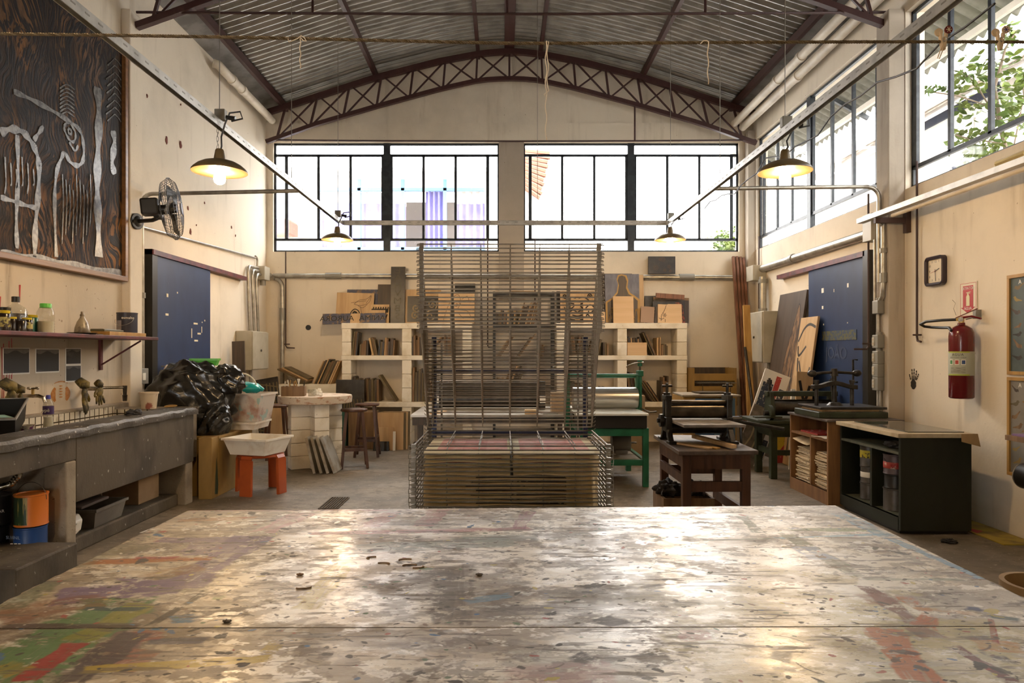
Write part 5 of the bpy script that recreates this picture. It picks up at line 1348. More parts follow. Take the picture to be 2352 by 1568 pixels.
decor(b, 'ring_drawing', [[(-.28 + .2 * math.cos(a) * r, .45 + .3 * math.sin(a) * r) for a in [PI * i / 10 for i in range(11)]] for r in (1, .85, .7)], m_bone, .006)
lean('splintered reddish batten lying across the boards at the shelf end', 1506, 1572, 677, 688, 11.36, m_bronze, ang=3, tilt=4)
lean('light brown block tilted at the left of the small blocks', 1471, 1502, 705, 742, 11.25, M('pinkish_block', (.34, .22, .15), .6), t=.03, ang=7, tilt=4)
lean('dark wedge between the small blocks on the right shelf', 1503, 1511, 705, 742, 11.26, m_darkb, t=.05, ang=7, tilt=6)
b = lean('pale block drawn with stems and flowers', 1511, 1535, 699, 742, 11.24, m_pale, ang=8, tilt=2)
decor(b, 'flower_drawing', [[(-.2, .1), (-.15, .4), (.1, .65), (.3, .95)], [(-.4, .25), (-.15, .2), (.1, .25)]] + [[(.15 + .2 * math.cos(a) , .42 + .12 * math.sin(a)), (.15 + .05 * math.cos(a + .6), .42 + .03 * math.sin(a + .6))] for a in [2 * PI * i / 6 for i in range(6)]] + [[(.2, .05), (.2, .2)]], m_ink, .008)
lean('plain pale block beside the flower drawing block', 1535, 1567, 698, 742, 11.24, m_pale, ang=8)
p0 = P(1490, 630, 11.50); p1 = P(1552, 590, 11.50)
pa = thing('dark_painting', 'small dark painting of faint flowers resting on the wall conduit', 'painting', ((p0.x + p1.x) / 2, 11.50, 2.825))
obj('canvas', G().box(p0.x, p1.x, 11.52, 11.545, 2.826, 2.826 + p1.z - p0.z), m_blackb, pa, bevel=.003)
g = G()
for cx, cz, r in ((-.10, .10, .05), (.02, .24, .045), (.12, .12, .035), (.05, .06, .03), (.14, .05, .025), (-.03, .24, .03)):
    for k in range(5):
        a = 2 * PI * k / 5
        ribbon(g, [(pa.location.x + cx + r * .3 * math.cos(a + t) + r * .6 * math.cos(a), 2.826 + cz + r * .3 * math.sin(a + t) + r * .6 * math.sin(a)) for t in [2 * PI * j / 7 for j in range(8)]], .004, 11.5185)
obj('flowers', g, M('dull_bronze_paint', (.11, .06, .03), .6), pa)

# ------------------------------------------------------------ floor-level boards under the shelves and in the corner
lean('tall dark board leaning in the left corner beside the electric cabinet', 537, 566, 784, 985, 9.75, m_darkb, t=.03, ang=5, tilt=-3, floor=True)
b = lean('dark carved board with a lattice pattern leaning behind the left stool', 598, 652, 876, 990, 10.35, m_blackb, t=.03, ang=14, tilt=-10, floor=True)
decor(b, 'lattice_carving', [[(-.5, .95 - k * .13), (.5, .85 - k * .13)] for k in range(7)] + [[(-.45 + k * .15, .92), (-.4 + k * .15, .1)] for k in range(7)], m_oliveb, .018)
lean('pale bare board leaning behind the left stool', 618, 650, 928, 1010, 10.2, m_tan, ang=9, floor=True)
b = lean('black board carved with pale leaves behind the right stool', 776, 840, 896, 965, 11.10, m_blackb, ang=6)
decor(b, 'carved_lines', [[(-.3 + .1 * k, .05), (-.32 + .1 * k + .05 * math.sin(k), .35)] for k in range(8)], m_oliveb, .018)
b.location.z = .585; b.location.y = 10.94
solo('wooden_crate', G().box(bx_px(800, 10.7), bx_px(860, 10.7), 10.7, 11.1, .001, .58), m_brownb, 'brown wooden cupboard box on the floor below the left shelf', 'box', bevel=.005)
solo('teal_board', G().box(bx_px(776, 10.9), bx_px(800, 10.9) - .01, 10.8, 11.1, .001, .60), M('dark_teal_panel', (.02, .09, .075), .5), 'dark teal panel on the floor behind the right stool', 'panel')
for k in range(4): lean('%s of the tan boards stacked on the floor below the left shelf' % ('front', 'second', 'third', 'backmost')[k], 866 + k * 5, 926 + k * 5, 948 - k, 1034, 10.62 + k * .03, m_tan if k % 2 == 0 else m_oliveb, t=.02, ang=5, group='tan boards under the left shelf')
lean('tan board in front of the stacked boards below the left shelf', 858, 904, 982, 1035.5, 10.56, m_tan, ang=5)
b = lean('small black carved block on the floor below the left shelf', 857, 893, 1014, 1036.5, 10.50, m_blackb, ang=5)
decor(b, 'carving', [[(-.4 + .1 * k, .1), (-.35 + .1 * k, .9)] for k in range(8)], m_oliveb, .008)
lean('thin white strip standing against the tan boards', 902, 908, 991, 1036, 10.52, m_white, ang=4, t=.012)
# ------------------------------------------------------------ the paint-covered print table in front
TT = .90; TL = Vector((.05, 1.8, 0))
import numpy as np
def vnoise(x, y, seed):
    R = np.random.RandomState(seed).rand(256, 256)
    xi = np.floor(x).astype(int); yi = np.floor(y).astype(int); fx = x - xi; fy = y - yi
    fx = fx * fx * (3 - 2 * fx); fy = fy * fy * (3 - 2 * fy)
    a = R[yi % 256, xi % 256]; b = R[yi % 256, (xi + 1) % 256]; c = R[(yi + 1) % 256, xi % 256]; d = R[(yi + 1) % 256, (xi + 1) % 256]
    return (a * (1 - fx) + b * fx) * (1 - fy) + (c * (1 - fx) + d * fx) * fy
def fbm(x, y, seed, o=5, g=.55):
    t = 0; a = 1; n = 0
    for k in range(o): t = t + a * vnoise(x * 2 ** k + 17 * k, y * 2 ** k + 9 * k, seed + k); n += a; a *= g
    return t / n
def sst(v, lo, hi):
    t = np.clip((v - lo) / (hi - lo), 0, 1); return t * t * (3 - 2 * t)
pink = (0.343, 0.150, 0.158); lav = (0.135, 0.088, 0.175); teal = (0.168, 0.210, 0.193); dark = (0.037, 0.028, 0.016); grn = (0.068, 0.160, 0.051); olv = (0.129, 0.129, 0.070)
blu = (0.010, 0.123, 0.257); yel = (0.364, 0.263, 0.010); org = (0.382, 0.089, 0.010); red = (0.269, 0.010, 0.010); mar = (0.121, 0.029, 0.037)
STREAKS = (
        ((1560, 1500), (2352, 1500), .75, (0.402, 0.335, 0.118), .55), ((1900, 1400), (2352, 1480), .25, (0.407, 0.323, 0.089), .55), ((0, 1480), (380, 1400), .42, (0.136, 0.094, 0.036), .45),
        ((870, 1385), (1200, 1350), .30, (0.103, 0.086, 0.078), .65), ((1040, 1300), (1030, 1440), .10, (0.090, 0.074, 0.065), .7), ((1250, 1390), (1560, 1400), .22, (0.106, 0.098, 0.102), .6), ((700, 1455), (1000, 1470), .12, (0.131, 0.105, 0.080), .5),
        ((1150, 1500), (1500, 1560), .14, (0.140, 0.123, 0.115), .5), ((560, 1455), (900, 1450), .10, (0.154, 0.112, 0.062), .55), ((850, 1200), (1180, 1190), .14, (0.139, 0.131, 0.114), .5),
        ((120, 1372), (420, 1340), .17, lav, .95), ((400, 1350), (590, 1232), .14, lav, .85), ((360, 1240), (585, 1240), .07, lav, .8), ((430, 1262), (580, 1252), .14, lav, .7),
        ((200, 1290), (500, 1282), .05, (0.305, 0.096, 0.010), .95), ((300, 1282), (410, 1281), .03, red, .8), ((410, 1195), (600, 1188), .04, (0.325, 0.116, 0.010), .7), ((330, 1330), (470, 1300), .10, (0.229, 0.103, 0.010), .55), ((60, 1320), (330, 1250), .12, olv, .6),
        ((280, 1372), (0, 1580), .20, grn, .95), ((330, 1385), (180, 1470), .08, (0.205, 0.196, 0.010), .8), ((0, 1415), (250, 1375), .16, (0.173, 0.055, 0.014), .65), ((0, 1400), (120, 1330), .12, (0.041, 0.082, 0.032), .6),
        ((170, 1480), (50, 1568), .05, red, .95), ((320, 1450), (220, 1530), .09, (0.137, 0.053, 0.070), .8), ((330, 1490), (250, 1540), .10, (0.287, 0.086, 0.036), .6), ((300, 1465), (370, 1455), .07, (0.291, 0.057, 0.024), .75),
        ((470, 1362), (340, 1440), .028, dark, .9), ((320, 1452), (150, 1572), .07, (0.046, 0.029, 0.033), .95), ((0, 1440), (320, 1437), .035, (0.042, 0.017, 0.013), .9), ((180, 1398), (330, 1400), .03, (0.011, 0.045, 0.062), .85), ((350, 1358), (480, 1356), .02, dark, .7),
        ((380, 1426), (450, 1418), .06, blu, .8), ((340, 1445), (380, 1443), .02, blu, .9), ((330, 1475), (470, 1470), .03, (0.024, 0.033, 0.091), .6), ((180, 1540), (620, 1512), .035, yel, .9), ((0, 1545), (40, 1530), .06, (0.281, 0.197, 0.010), .8),
        ((785, 1295), (700, 1402), .075, (0.382, 0.307, 0.055), .85), ((715, 1245), (770, 1262), .05, (0.241, 0.199, 0.082), .7), ((640, 1475), (610, 1500), .04, yel, .7), ((480, 1375), (510, 1372), .03, (0.136, 0.220, 0.053), .7),
        ((600, 1222), (700, 1178), .10, pink, .75), ((700, 1226), (1220, 1214), .055, pink, .85), ((850, 1212), (900, 1175), .08, pink, .6), ((970, 1210), (1010, 1170), .08, pink, .65), ((430, 1172), (900, 1172), .03, pink, .5), ((1190, 1215), (1215, 1175), .05, (0.245, 0.094, 0.144), .8), ((1150, 1555), (1400, 1545), .10, (0.418, 0.234, 0.217), .5),
        ((805, 1262), (1180, 1240), .12, teal, .7), ((1060, 1235), (1240, 1235), .08, teal, .5), ((1060, 1385), (1180, 1365), .04, (0.082, 0.199, 0.308), .6), ((1250, 1240), (1400, 1215), .03, (0.147, 0.163, 0.155), .6),
        ((1800, 1216), (2020, 1217), .045, (0.169, 0.227, 0.094), .85), ((1800, 1213), (1850, 1214), .05, (0.153, 0.194, 0.354), .7), ((1780, 1236), (2050, 1226), .022, (0.123, 0.265, 0.349), .85), ((1610, 1241), (1790, 1236), .015, (0.135, 0.168, 0.118), .8), ((1928, 1180), (2040, 1232), .06, (0.103, 0.237, 0.354), .8), ((2040, 1235), (2262, 1330), .035, (0.122, 0.248, 0.374), .95),
        ((1702, 1185), (1745, 1225), .05, (0.079, 0.113, 0.062), .75), ((1800, 1222), (1980, 1328), .055, (0.166, 0.174, 0.107), .9), ((1840, 1255), (1890, 1285), .09, (0.148, 0.215, 0.374), .65), ((1976, 1330), (2215, 1331), .025, (0.133, 0.175, 0.133), .85), ((1850, 1325), (1980, 1335), .10, (0.361, 0.261, 0.010), .45),
        ((1976, 1340), (2110, 1432), .055, mar, .85), ((1990, 1360), (2040, 1385), .10, (0.243, 0.101, 0.084), .6), ((2100, 1440), (2140, 1462), .05, mar, .7), ((2070, 1366), (2138, 1412), .05, org, .9), ((2138, 1405), (2120, 1440), .05, org, .9), ((2030, 1445), (2120, 1568), .07, org, .85), ((2190, 1486), (2345, 1575), .035, mar, .9),
        ((2050, 1495), (2110, 1500), .06, org, .8), ((2250, 1480), (2352, 1490), .06, (0.433, 0.148, 0.014), .6), ((2080, 1395), (2240, 1410), .03, (0.423, 0.205, 0.054), .5), ((2210, 1395), (2260, 1400), .03, (0.010, 0.038, 0.146), .85), ((2150, 1365), (2180, 1368), .02, (0.014, 0.072, 0.156), .8), ((2270, 1415), (2352, 1425), .025, (0.010, 0.059, 0.075), .8), ((2275, 1420), (2287, 1475), .012, red, .95),
        ((2280, 1500), (2300, 1520), .05, (0.035, 0.035, 0.060), .8), ((1760, 1500), (1830, 1515), .06, (0.112, 0.112, 0.104), .6), ((1570, 1460), (1620, 1458), .05, (0.415, 0.164, 0.164), .5), ((1375, 1435), (1425, 1420), .06, (0.051, 0.043, 0.043), .9), ((1480, 1352), (1525, 1345), .035, (0.033, 0.024, 0.020), .9), ((1330, 1515), (1350, 1505), .04, (0.063, 0.054, 0.063), .8), ((1480, 1520), (1530, 1505), .06, (0.093, 0.068, 0.043), .8))
# (the layers of paint on the boards: cream ground, grey worn areas, then each stroke and spill of ink)
def paint_colours(X, Y):
    x = X + 20; y = Y + 20
    C = np.empty(X.shape + (3,))
    def lay(m, c): C[:] = C * (1 - m[..., None]) + np.array(c) * m[..., None]
    C[:] = (.66, .60, .49)
    lay(sst(fbm(x * 2.2, y * 3, 1), .42, .62) * .8, (.76, .72, .63))
    left = sst(-X, .15, 1.0)
    lay(sst(fbm(x * 3, y * 5, 3, 6, .65) + .20 * left, .50, .62) * .7, (.40, .31, .20)); lay(sst(fbm(x * 7, y * 10, 11, 6, .7) + .15 * left, .56, .62) * .62, (.20, .155, .11))
    lay(sst(fbm(x * 3.2, y * 4.6, 5, 7, .72), .54, .62) * .62, (.25, .215, .185)); lay(sst(fbm(x * 10, y * 14, 15, 6, .72), .58, .63) * .6, (.13, .105, .09)); lay(sst(fbm(x * 16, y * 24, 23, 5, .7), .60, .66) * .7, (.80, .77, .70))
    e1 = fbm(x * 11, y * 17, 7, 5, .62); e2 = fbm(x * 5, y * 9, 8, 4); fl_n = fbm(x * 24, y * 46, 19, 5, .72); e3 = fbm(x * 60, y * 60, 27, 3, .6)
    for n_, (p, q, w_, c_, k) in enumerate(STREAKS):
        a = PZ(p[0], p[1], TT); e = PZ(q[0], q[1], TT)
        mx, my = (a.x + e.x) / 2, (a.y + e.y) / 2; an = math.atan2(e.y - a.y, e.x - a.x); L = max(math.hypot(e.x - a.x, e.y - a.y) / 2, .02); W2 = w_ / 2
        u = (X - mx) * math.cos(an) + (Y - my) * math.sin(an); v = -(X - mx) * math.sin(an) + (Y - my) * math.cos(an)
        sel = (np.abs(u) < L + .12) & (np.abs(v) < W2 * 1.5 + .05)
        if not sel.any(): continue
        us, vs = u[sel], v[sel]
        br = fbm((us + 30) * 5, (vs + 30) * 70, 40 + n_ % 5, 4, .6)            # bristle marks along the stroke
        big = w_ > .2
        d = np.maximum((np.abs(us) - L) / (.05 if not big else .12) + 1, np.abs(vs) / W2) + (e1[sel] - .5) * (1.0 if not big else 1.6) + (e2[sel] - .5) * (.8 if not big else 1.6)
        m = (1 - sst(d, .80, 1.06 if not big else 1.25)) * k
        m = m * (.62 + .38 * sst(br, .30, .46)) * (.30 + .70 * sst(fl_n[sel], .34, .40))
        Cs = C[sel]; cc = np.array(c_)[None] * (.8 + .45 * br[:, None]); C[sel] = Cs * (1 - m[:, None]) + cc * m[:, None]
    # thin scratches and nicks, mostly across the boards, then scattered specks and flecks of dried ink
    lay(sst(fbm(x * 7, y * 60, 60, 4, .6), .64, .70) * .7, (.10, .08, .065))
    rs = np.random.RandomState(12)
    step = abs(X[0, 1] - X[0, 0])
    for n_ in range(2300):
        cx, cy = rs.uniform(-1.25, 1.32), rs.uniform(.86, 2.7); r = rs.uniform(.0015, .0055) * (2.6 if rs.rand() < .05 else 1); ar = rs.uniform(1, 2.6); an = rs.normal(0, .6)
        t = rs.rand(); c_ = (.05, .042, .036) if t < .62 else ((.16, .10, .06), (.30, .05, .04), (.05, .13, .27), (.42, .34, .06), (.09, .16, .09), (.70, .66, .58))[rs.randint(0, 6)]
        sel = (np.abs(X - cx) < r * ar + .01) & (np.abs(Y - cy) < r * ar + .01)
        if not sel.any(): continue
        u = (X[sel] - cx) * math.cos(an) + (Y[sel] - cy) * math.sin(an); v = -(X[sel] - cx) * math.sin(an) + (Y[sel] - cy) * math.cos(an)
        d = np.sqrt((u / (r * ar)) ** 2 + (v / r) ** 2) + (e3[sel] - .5) * 2.2
        m = (1 - sst(d, .80, 1.0)) * rs.uniform(.75, 1.0); C[sel] = C[sel] * (1 - m[:, None]) + np.array(c_)[None] * m[:, None]
    for n_ in range(520):
        cx, cy = rs.uniform(-1.2, 1.3), rs.uniform(.86, 2.68); L = rs.uniform(.006, .035); W2 = rs.uniform(.0012, .0024); an = rs.normal(0, .6)
        sel = (np.abs(X - cx) < L + .01) & (np.abs(Y - cy) < L + .01)
        if not sel.any(): continue
        u = (X[sel] - cx) * math.cos(an) + (Y[sel] - cy) * math.sin(an); v = -(X[sel] - cx) * math.sin(an) + (Y[sel] - cy) * math.cos(an) + .25 * u * u / L * rs.choice((-1, 1))
        m = (1 - sst(np.abs(v), W2 * .6, W2 * 1.5)) * (np.abs(u) < L) * rs.uniform(.4, .8); C[sel] = C[sel] * (1 - m[:, None]) + np.array((.09, .075, .06))[None] * m[:, None]
    return C
def table_mat():
    m, nt, b = new('paint_covered_tabletop')
    v = coords(nt)
    at_ = N(nt, 'ShaderNodeAttribute'); at_.attribute_name = 'paint'
    col = at_.outputs['Color']
    s1 = ramp(nt, noise(nt, coords(nt, (1.2, 6, 1)), 30, 5, .7), .62, .68)
    col = mixc(nt, math_(nt, 'MULTIPLY', s1, .55), col, (.12, .098, .08))
    s2 = ramp(nt, noise(nt, coords(nt, (1, 2.2, 1)), 85, 3, .6), .66, .70)
    col = mixc(nt, math_(nt, 'MULTIPLY', s2, .7), col, (.07, .058, .05))
    nt.links.new(col, b.inputs['Base Color'])
    r = N(nt, 'ShaderNodeMapRange'); nt.links.new(noise(nt, coords(nt, (1, 2, 1)), 6, 6, .65), r.inputs[0]); r.inputs[1].default_value = .3; r.inputs[2].default_value = .7; r.inputs[3].default_value = .20; r.inputs[4].default_value = .44
    bw = N(nt, 'ShaderNodeRGBToBW'); nt.links.new(col, bw.inputs[0])
    nt.links.new(math_(nt, 'ADD', r.outputs[0], math_(nt, 'MULTIPLY', math_(nt, 'SUBTRACT', .62, bw.outputs[0]), .32)), b.inputs['Roughness'])
    b.inputs['Specular IOR Level'].default_value = .5; b.inputs['Coat Roughness'].default_value = .24
    cw = math_(nt, 'MULTIPLY', ramp(nt, bw.outputs[0], .14, .46), ramp(nt, noise(nt, coords(nt, (1, 1.5, 1)), 4.5, 7, .7), .38, .60))
    nt.links.new(math_(nt, 'MULTIPLY', cw, .52), b.inputs['Coat Weight'])
    bn = N(nt, 'ShaderNodeBump'); bn.inputs['Strength'].default_value = .22; bn.inputs['Distance'].default_value = .004
    h = math_(nt, 'ADD', noise(nt, coords(nt, (1, 4, 1)), 18, 6, .7), math_(nt, 'MULTIPLY', noise(nt, v, 70, 3), .4))
    nt.links.new(h, bn.inputs['Height']); nt.links.new(bn.outputs[0], b.inputs['Normal'])
    return m
m_table = table_mat()
m_tedge = M('worn_table_edge', (.36, .30, .22), .6, 0, (.16, .12, .09), 20)
pt_ = thing('print_table', 'large print table with a glossy top covered in paint stains and scratches', 'table', TL)
CRN = {'fl': (-1.203, 2.612), 'fr': (1.308, 2.700), 'nl': (-1.20, .86), 'nr': (1.252, .88)}
ys_ = 1.495
def lerp2(a, b, t): return (a[0] + (b[0] - a[0]) * t, a[1] + (b[1] - a[1]) * t)
tl = (ys_ - .86) / (2.612 - .86); tr = (ys_ + .012 - .88) / (2.70 - .88)
sl, sr = lerp2(CRN['nl'], CRN['fl'], tl), lerp2(CRN['nr'], CRN['fr'], tr)
def slab(a, b, c, d, seed):
    """board with slightly chipped edges; a,b far edge left to right, c,d near edge right to left"""
    r = random.Random(seed); out = []
    for p, q, rough in ((a, b, .002), (b, c, .004), (c, d, .0), (d, a, .004)):
        n = 60 if rough else 1
        for i in range(n):
            x, y = lerp2(p, q, i / n); out.append((x + r.uniform(-1, 1) * rough, y + r.uniform(-1, 1) * rough, TT - .028))
    return G().prism(out, (0, 0, .028))
def painted_board(fl, fr, nr, nl, nu, nv, seed):
    top = obj('tabletop', slab(fl, fr, nr, nl, seed), m_tedge, pt_)
    U, V = np.meshgrid(np.linspace(0, 1, nu), np.linspace(0, 1, nv))
    ch = np.random.RandomState(seed)
    ins = .0035
    X = (fl[0] * (1 - U) + fr[0] * U) * V + (nl[0] * (1 - U) + nr[0] * U) * (1 - V)
    Y = (fl[1] * (1 - U) + fr[1] * U) * V + (nl[1] * (1 - U) + nr[1] * U) * (1 - V)
    X[:, 0] += ins; X[:, -1] -= ins; Y[-1] -= .002
    C = paint_colours(X, Y)
    Z = np.full_like(X, TT + .0006)
    co = np.stack([X - TL.x, Y - TL.y, Z - TL.z], -1).reshape(-1, 3)
    idx = np.arange(nu * nv).reshape(nv, nu)
    fc = np.stack([idx[:-1, :-1], idx[:-1, 1:], idx[1:, 1:], idx[1:, :-1]], -1).reshape(-1, 4)
    me = bpy.data.meshes.new('painted_surface'); me.vertices.add(len(co)); me.vertices.foreach_set('co', co.ravel())
    me.loops.add(fc.size); me.loops.foreach_set('vertex_index', fc.ravel().astype(np.int32))
    me.polygons.add(len(fc)); me.polygons.foreach_set('loop_start', np.arange(0, fc.size, 4, dtype=np.int32))
    me.update(calc_edges=True); me.validate()
    ca = me.color_attributes.new('paint', 'FLOAT_COLOR', 'POINT')
    ca.data.foreach_set('color', np.concatenate([C.reshape(-1, 3), np.ones((len(co), 1))], 1).ravel().astype(np.float32))
    me.materials.append(m_table)
    o = bpy.data.objects.new('painted_surface', me); COL.objects.link(o); o.parent = top
painted_board(CRN['fl'], CRN['fr'], (sr[0], sr[1] + .0012), (sl[0], sl[1] + .0012), 1150, 500, 1)
painted_board((sl[0], sl[1] - .0012), (sr[0], sr[1] - .0012), CRN['nr'], CRN['nl'], 1350, 420, 2)
g = G()
for a, b in (((-1.12, .95), (-1.12, 2.52)), ((-1.12, 2.52), (1.20, 2.60)), ((1.20, 2.60), (1.16, .95)), ((1.16, .95), (-1.12, .95))): g.bar((a[0], a[1], .80), (b[0], b[1], .80), .04, .14)
obj('apron', g, m_tablew, pt_)
for x, y in ((-1.1, .98), (-1.1, 2.48), (1.17, 2.54), (1.13, .98)): obj('leg', G().box(x - .045, x + .045, y - .045, y + .045, 0, TT - .03), m_tablew, pt_, bevel=.004)
# dried curls of cord and shavings lying on the tabletop
rnd = random.Random(8)
for k, (px, py) in enumerate(((860, 1282), (880, 1296), (935, 1287), (955, 1303), (945, 1300), (1100, 1322), (688, 1322), (520, 1430), (693, 1350))):
    c = PZ(px, py, TT); g = G(); a = rnd.uniform(0, 6)
    if px in (1100, 688, 520): g.ball((c.x, c.y, TT + .004), (.010, .007, .003), 10, 6, fn=lambda v: v * (1 + .3 * math.sin(7 * v.x + 5 * v.y)))
    else: g.tube([(c.x + .016 * math.cos(a + t) * (1 + .2 * t), c.y + .010 * math.sin(a + t), TT + .0024) for t in [j * .4 for j in range(8)]], .0018, 5)
    solo('wood_shaving', g, m_brownb if px not in (1100, 520) else m_darkb, '%s dried shaving from the left on the print table top' % ORD[sorted((860, 880, 935, 955, 945, 1100, 688, 520, 693)).index(px)], 'shaving', 'dried shavings on the print table')
solo('kraft_roll', G().lathe([(0, 0), (.12, 0), (.12, .76), (.105, .76), (.105, .70), (0, .70)], (1.735, 2.2, .001), 32), m_kraft, 'roll of brown kraft paper standing beside the print table', 'paper roll', smooth=True)

# ------------------------------------------------------------ drying rack
RXC, RYB, RW, RD, SPC = .04, 4.20, 1.0, .68, .0224
rk = thing('drying_rack', 'tall print drying rack of wire trays, upper trays sprung up', 'drying rack', (RXC, 3.85, 0))
def tray_mesh(mat, name):
    g = G(); h = RW / 2
    def r(p, q, rad): g.cyl(p, q, rad, n=6)
    for s in (-1, 1):
        r((s * h, 0, 0), (s * h, -RD, 0), .0045)
        r((s * (h - .03), 0, 0), (s * (h - .03), -.06, .012), .003)
        g.box(s * h - .012 if s > 0 else -h - .012, s * h + .012 if s > 0 else -h + .012, -RD - .004, -RD + .020, -.0088, .0088)
        q = s * (h + .024)
        g.tube([(s * h, -RD, 0), (q, -RD, 0), (q, -RD, -SPC * .93), (s * (h + .004), -RD, -SPC * .93)], .0028, 5)
    r((-h - .014, -RD, 0), (h + .014, -RD, 0), .0042)
    r((-h, 0, 0), (h, 0, 0), .0042)
    for i in range(1, 3): r((-h, -RD * i / 3, .002), (h, -RD * i / 3, .002), .0022)
    for i in range(1, 6): r((-h + RW * i / 6, 0, -.002), (-h + RW * i / 6, -RD, -.002), .0030)
    me = bpy.data.meshes.new(name); me.from_pydata([tuple(v) for v in g.v], [], g.f); me.materials.append(mat)
    me.polygons.foreach_set('use_smooth', [True] * len(me.polygons)); me.set_sharp_from_angle(angle=math.radians(40))
    return me
md = tray_mesh(m_wire, 'tray'); mu = tray_mesh(m_wire_up, 'raised_tray')
def put(me, name, z, ang, y=RYB, dx=0):
    o = bpy.data.objects.new(name, me); COL.objects.link(o); o.parent = rk
    o.location = (dx, y - 3.85, z); o.rotation_euler = (math.radians(-ang), 0, 0)
Z0 = 1.024
rr = random.Random(3)
for i in range(39): put(md, 'tray', Z0 - SPC * i, rr.uniform(-.3, .3), RYB, rr.uniform(-.002, .002))
for i in range(22): put(mu, 'raised_tray', Z0 + SPC * (i + 1), 59.0 + rr.uniform(-.7, .7) + .09 * i, RYB, rr.uniform(-.003, .003))
for s in (-1, 1):
    x = RXC + s * (RW / 2 - .035)
    obj('upright', G().box(x - .014, x + .014, RYB + .012, RYB + .045, .06, 1.60), m_navy, rk)
    obj('foot', G().box(x - .02, x + .02, 3.5, RYB + .05, .05, .085), m_navy, rk)
    for y in (3.55, 4.2):
        obj('caster', G().cyl((x - .012, y, .028), (x + .012, y, .028), .027, n=16), m_rubber, rk, smooth=True)
    # hinge hooks down both uprights
    g = G()
    for i in range(60):
        z = .15 + i * SPC
        g.tube([(x + s * .02, RYB + .01, z), (x + s * .05, RYB - .012, z + .008), (x + s * .055, RYB - .02, z + .018)], .0022, 4)
    obj('hinge_hooks', g, m_wire, rk)
for z in (1.385, 1.005, .12): obj('crossbar', G().box(RXC - RW / 2 + .05, RXC + RW / 2 - .05, RYB + .016, RYB + .034, z - .013, z + .013), m_navy, rk)
for s in (-1, 1): obj('spring_post', G().cyl((RXC + s * .42, RYB + .03, .09), (RXC + s * .42, RYB + .03, 1.56), .006, n=8), m_wire, rk)

# prints drying on the lower trays
def sheet(x0, x1, z, label, curl, printed, mat, y0=RYB - .64, y1=RYB - .06, group=None):
    c = ((x0 + x1) / 2, (y0 + y1) / 2, z)
    t = thing('screen_print', label, 'print', c, 0, group)
    def f(u, v):
        return (x0 + (x1 - x0) * u, y0 + (y1 - y0) * v - .010 * max(0, 1 - v / .09), z - .0145 * max(0, 1 - v / .09) ** 1.6 * (.75 + .25 * math.sin(7 * u + z * 90)) + .0052 + curl * .0045 * math.sin(PI * u) * (1 - v) + .0012 * math.sin(9 * u + z * 50))
    obj('paper', G().grid(20, 24, f, thick=(0, 0, -.0006)), mat, t, smooth=True)
    for (u0, u1, v0, v1, m_) in printed:
        obj('printed_area', G().grid(16, 14, lambda u, v: Vector(f(u0 + (u1 - u0) * u, v0 + (v1 - v0) * v)) + Vector((0, 0, .0007))), m_, t, smooth=True)
xl0, xl1, xr0, xr1 = RXC - .455, RXC - .005, RXC + .012, RXC + .462
m_pink2 = M('coral_ink_block', (.60, .21, .18), .6, 0, (.68, .33, .28), 20, .4, .7)
LV = ['topmost', 'second', 'third', 'fourth', 'fifth', 'sixth']
for k in range(6):
    z = Z0 - SPC * (2 + k) + .002
    pr = [(.14, .44, .12, .9, m_pink), (.44, .72, .12, .9, m_pink2), (.72, .97, .12, .9, m_pink)] if k == 0 else [(.1, .9, .06, .9, m_pink2)]
    sheet(xl0 + .004 * (k % 3), xl1, z, '%s of the left-hand prints drying on the rack, coral on cream paper' % LV[k], 1 if k else -.3, pr, m_paper if k == 0 else m_paper_y, group='coral prints on the drying rack')
    pr = [(.08, .40, .12, .9, m_pink), (.40, .70, .12, .9, m_pink2), (.70, .90, .12, .9, m_pink)] if k == 0 else [(.1, .9, .06, .9, m_pink2)]
    sheet(xr0, xr1 - .006 * (k % 2), z, '%s of the right-hand prints drying on the rack, coral on cream paper' % LV[k], 1 if k else -.3, pr, m_paper if k == 0 else m_paper_y, group='coral prints on the drying rack')
for k in range(7):
    z = Z0 - SPC * (8 + k) + .002
    sheet(xl0, xr1 - .01, z, '%s of the wide dark-inked prints low on the drying rack' % (['topmost', 'second', 'third', 'fourth', 'fifth', 'sixth', 'lowest'][k]), .4, [(.30 - .03 * (k % 3), .82, .03, .9, m_dkprint)], m_paper_y, group='wide prints on the drying rack')

# ------------------------------------------------------------ cord across the room with strings and pegs
LY = 1.5
def ropez(x): return 2.178 + .004 * math.cos(x * 1.2) + max(0, -x) * .016 - .006 * math.exp(-(x - .1) ** 2 * 3)
rp = thing('drying_line', 'thin twisted brown cord strung across the room above the print table', 'cord', (0, LY, 2.17))
g = G()
n = int(2.7 / .0022)
for s in range(3):
    ph = 2 * PI * s / 3; pts = []
    for i in range(n + 1):
        x = -1.35 + 2.7 * i / n; a = ph + x * 2 * PI / .017
        pts.append((x, LY + .0019 * math.cos(a), ropez(x) + .0019 * math.sin(a)))
    g.tube(pts, .0019, 5)
g.tube([(-3.99, LY, ropez(-1.35) + .05), (-1.35, LY, ropez(-1.35))], .0034, 6).tube([(1.35, LY, ropez(1.35)), (4.19, LY, 2.2)], .0034, 6)
obj('strands', g, m_rope, rp, smooth=True)
def string(px, pts, label, r=.0016):
    x = (px - CX) * LY / F
    solo('cotton_string', G().tube([(x + dx * LY / F, LY - .004 - .0006 * (i % 2), ropez(x) + dz * LY / F) for i, (dx, dz) in enumerate(pts)], r, 5), m_string, label, 'string', smooth=True)
def tail(x0, y0, n, L, amp, ph): return [(x0 + amp * math.sin(ph + i * 1.3), y0 - L * i / n) for i in range(n + 1)]
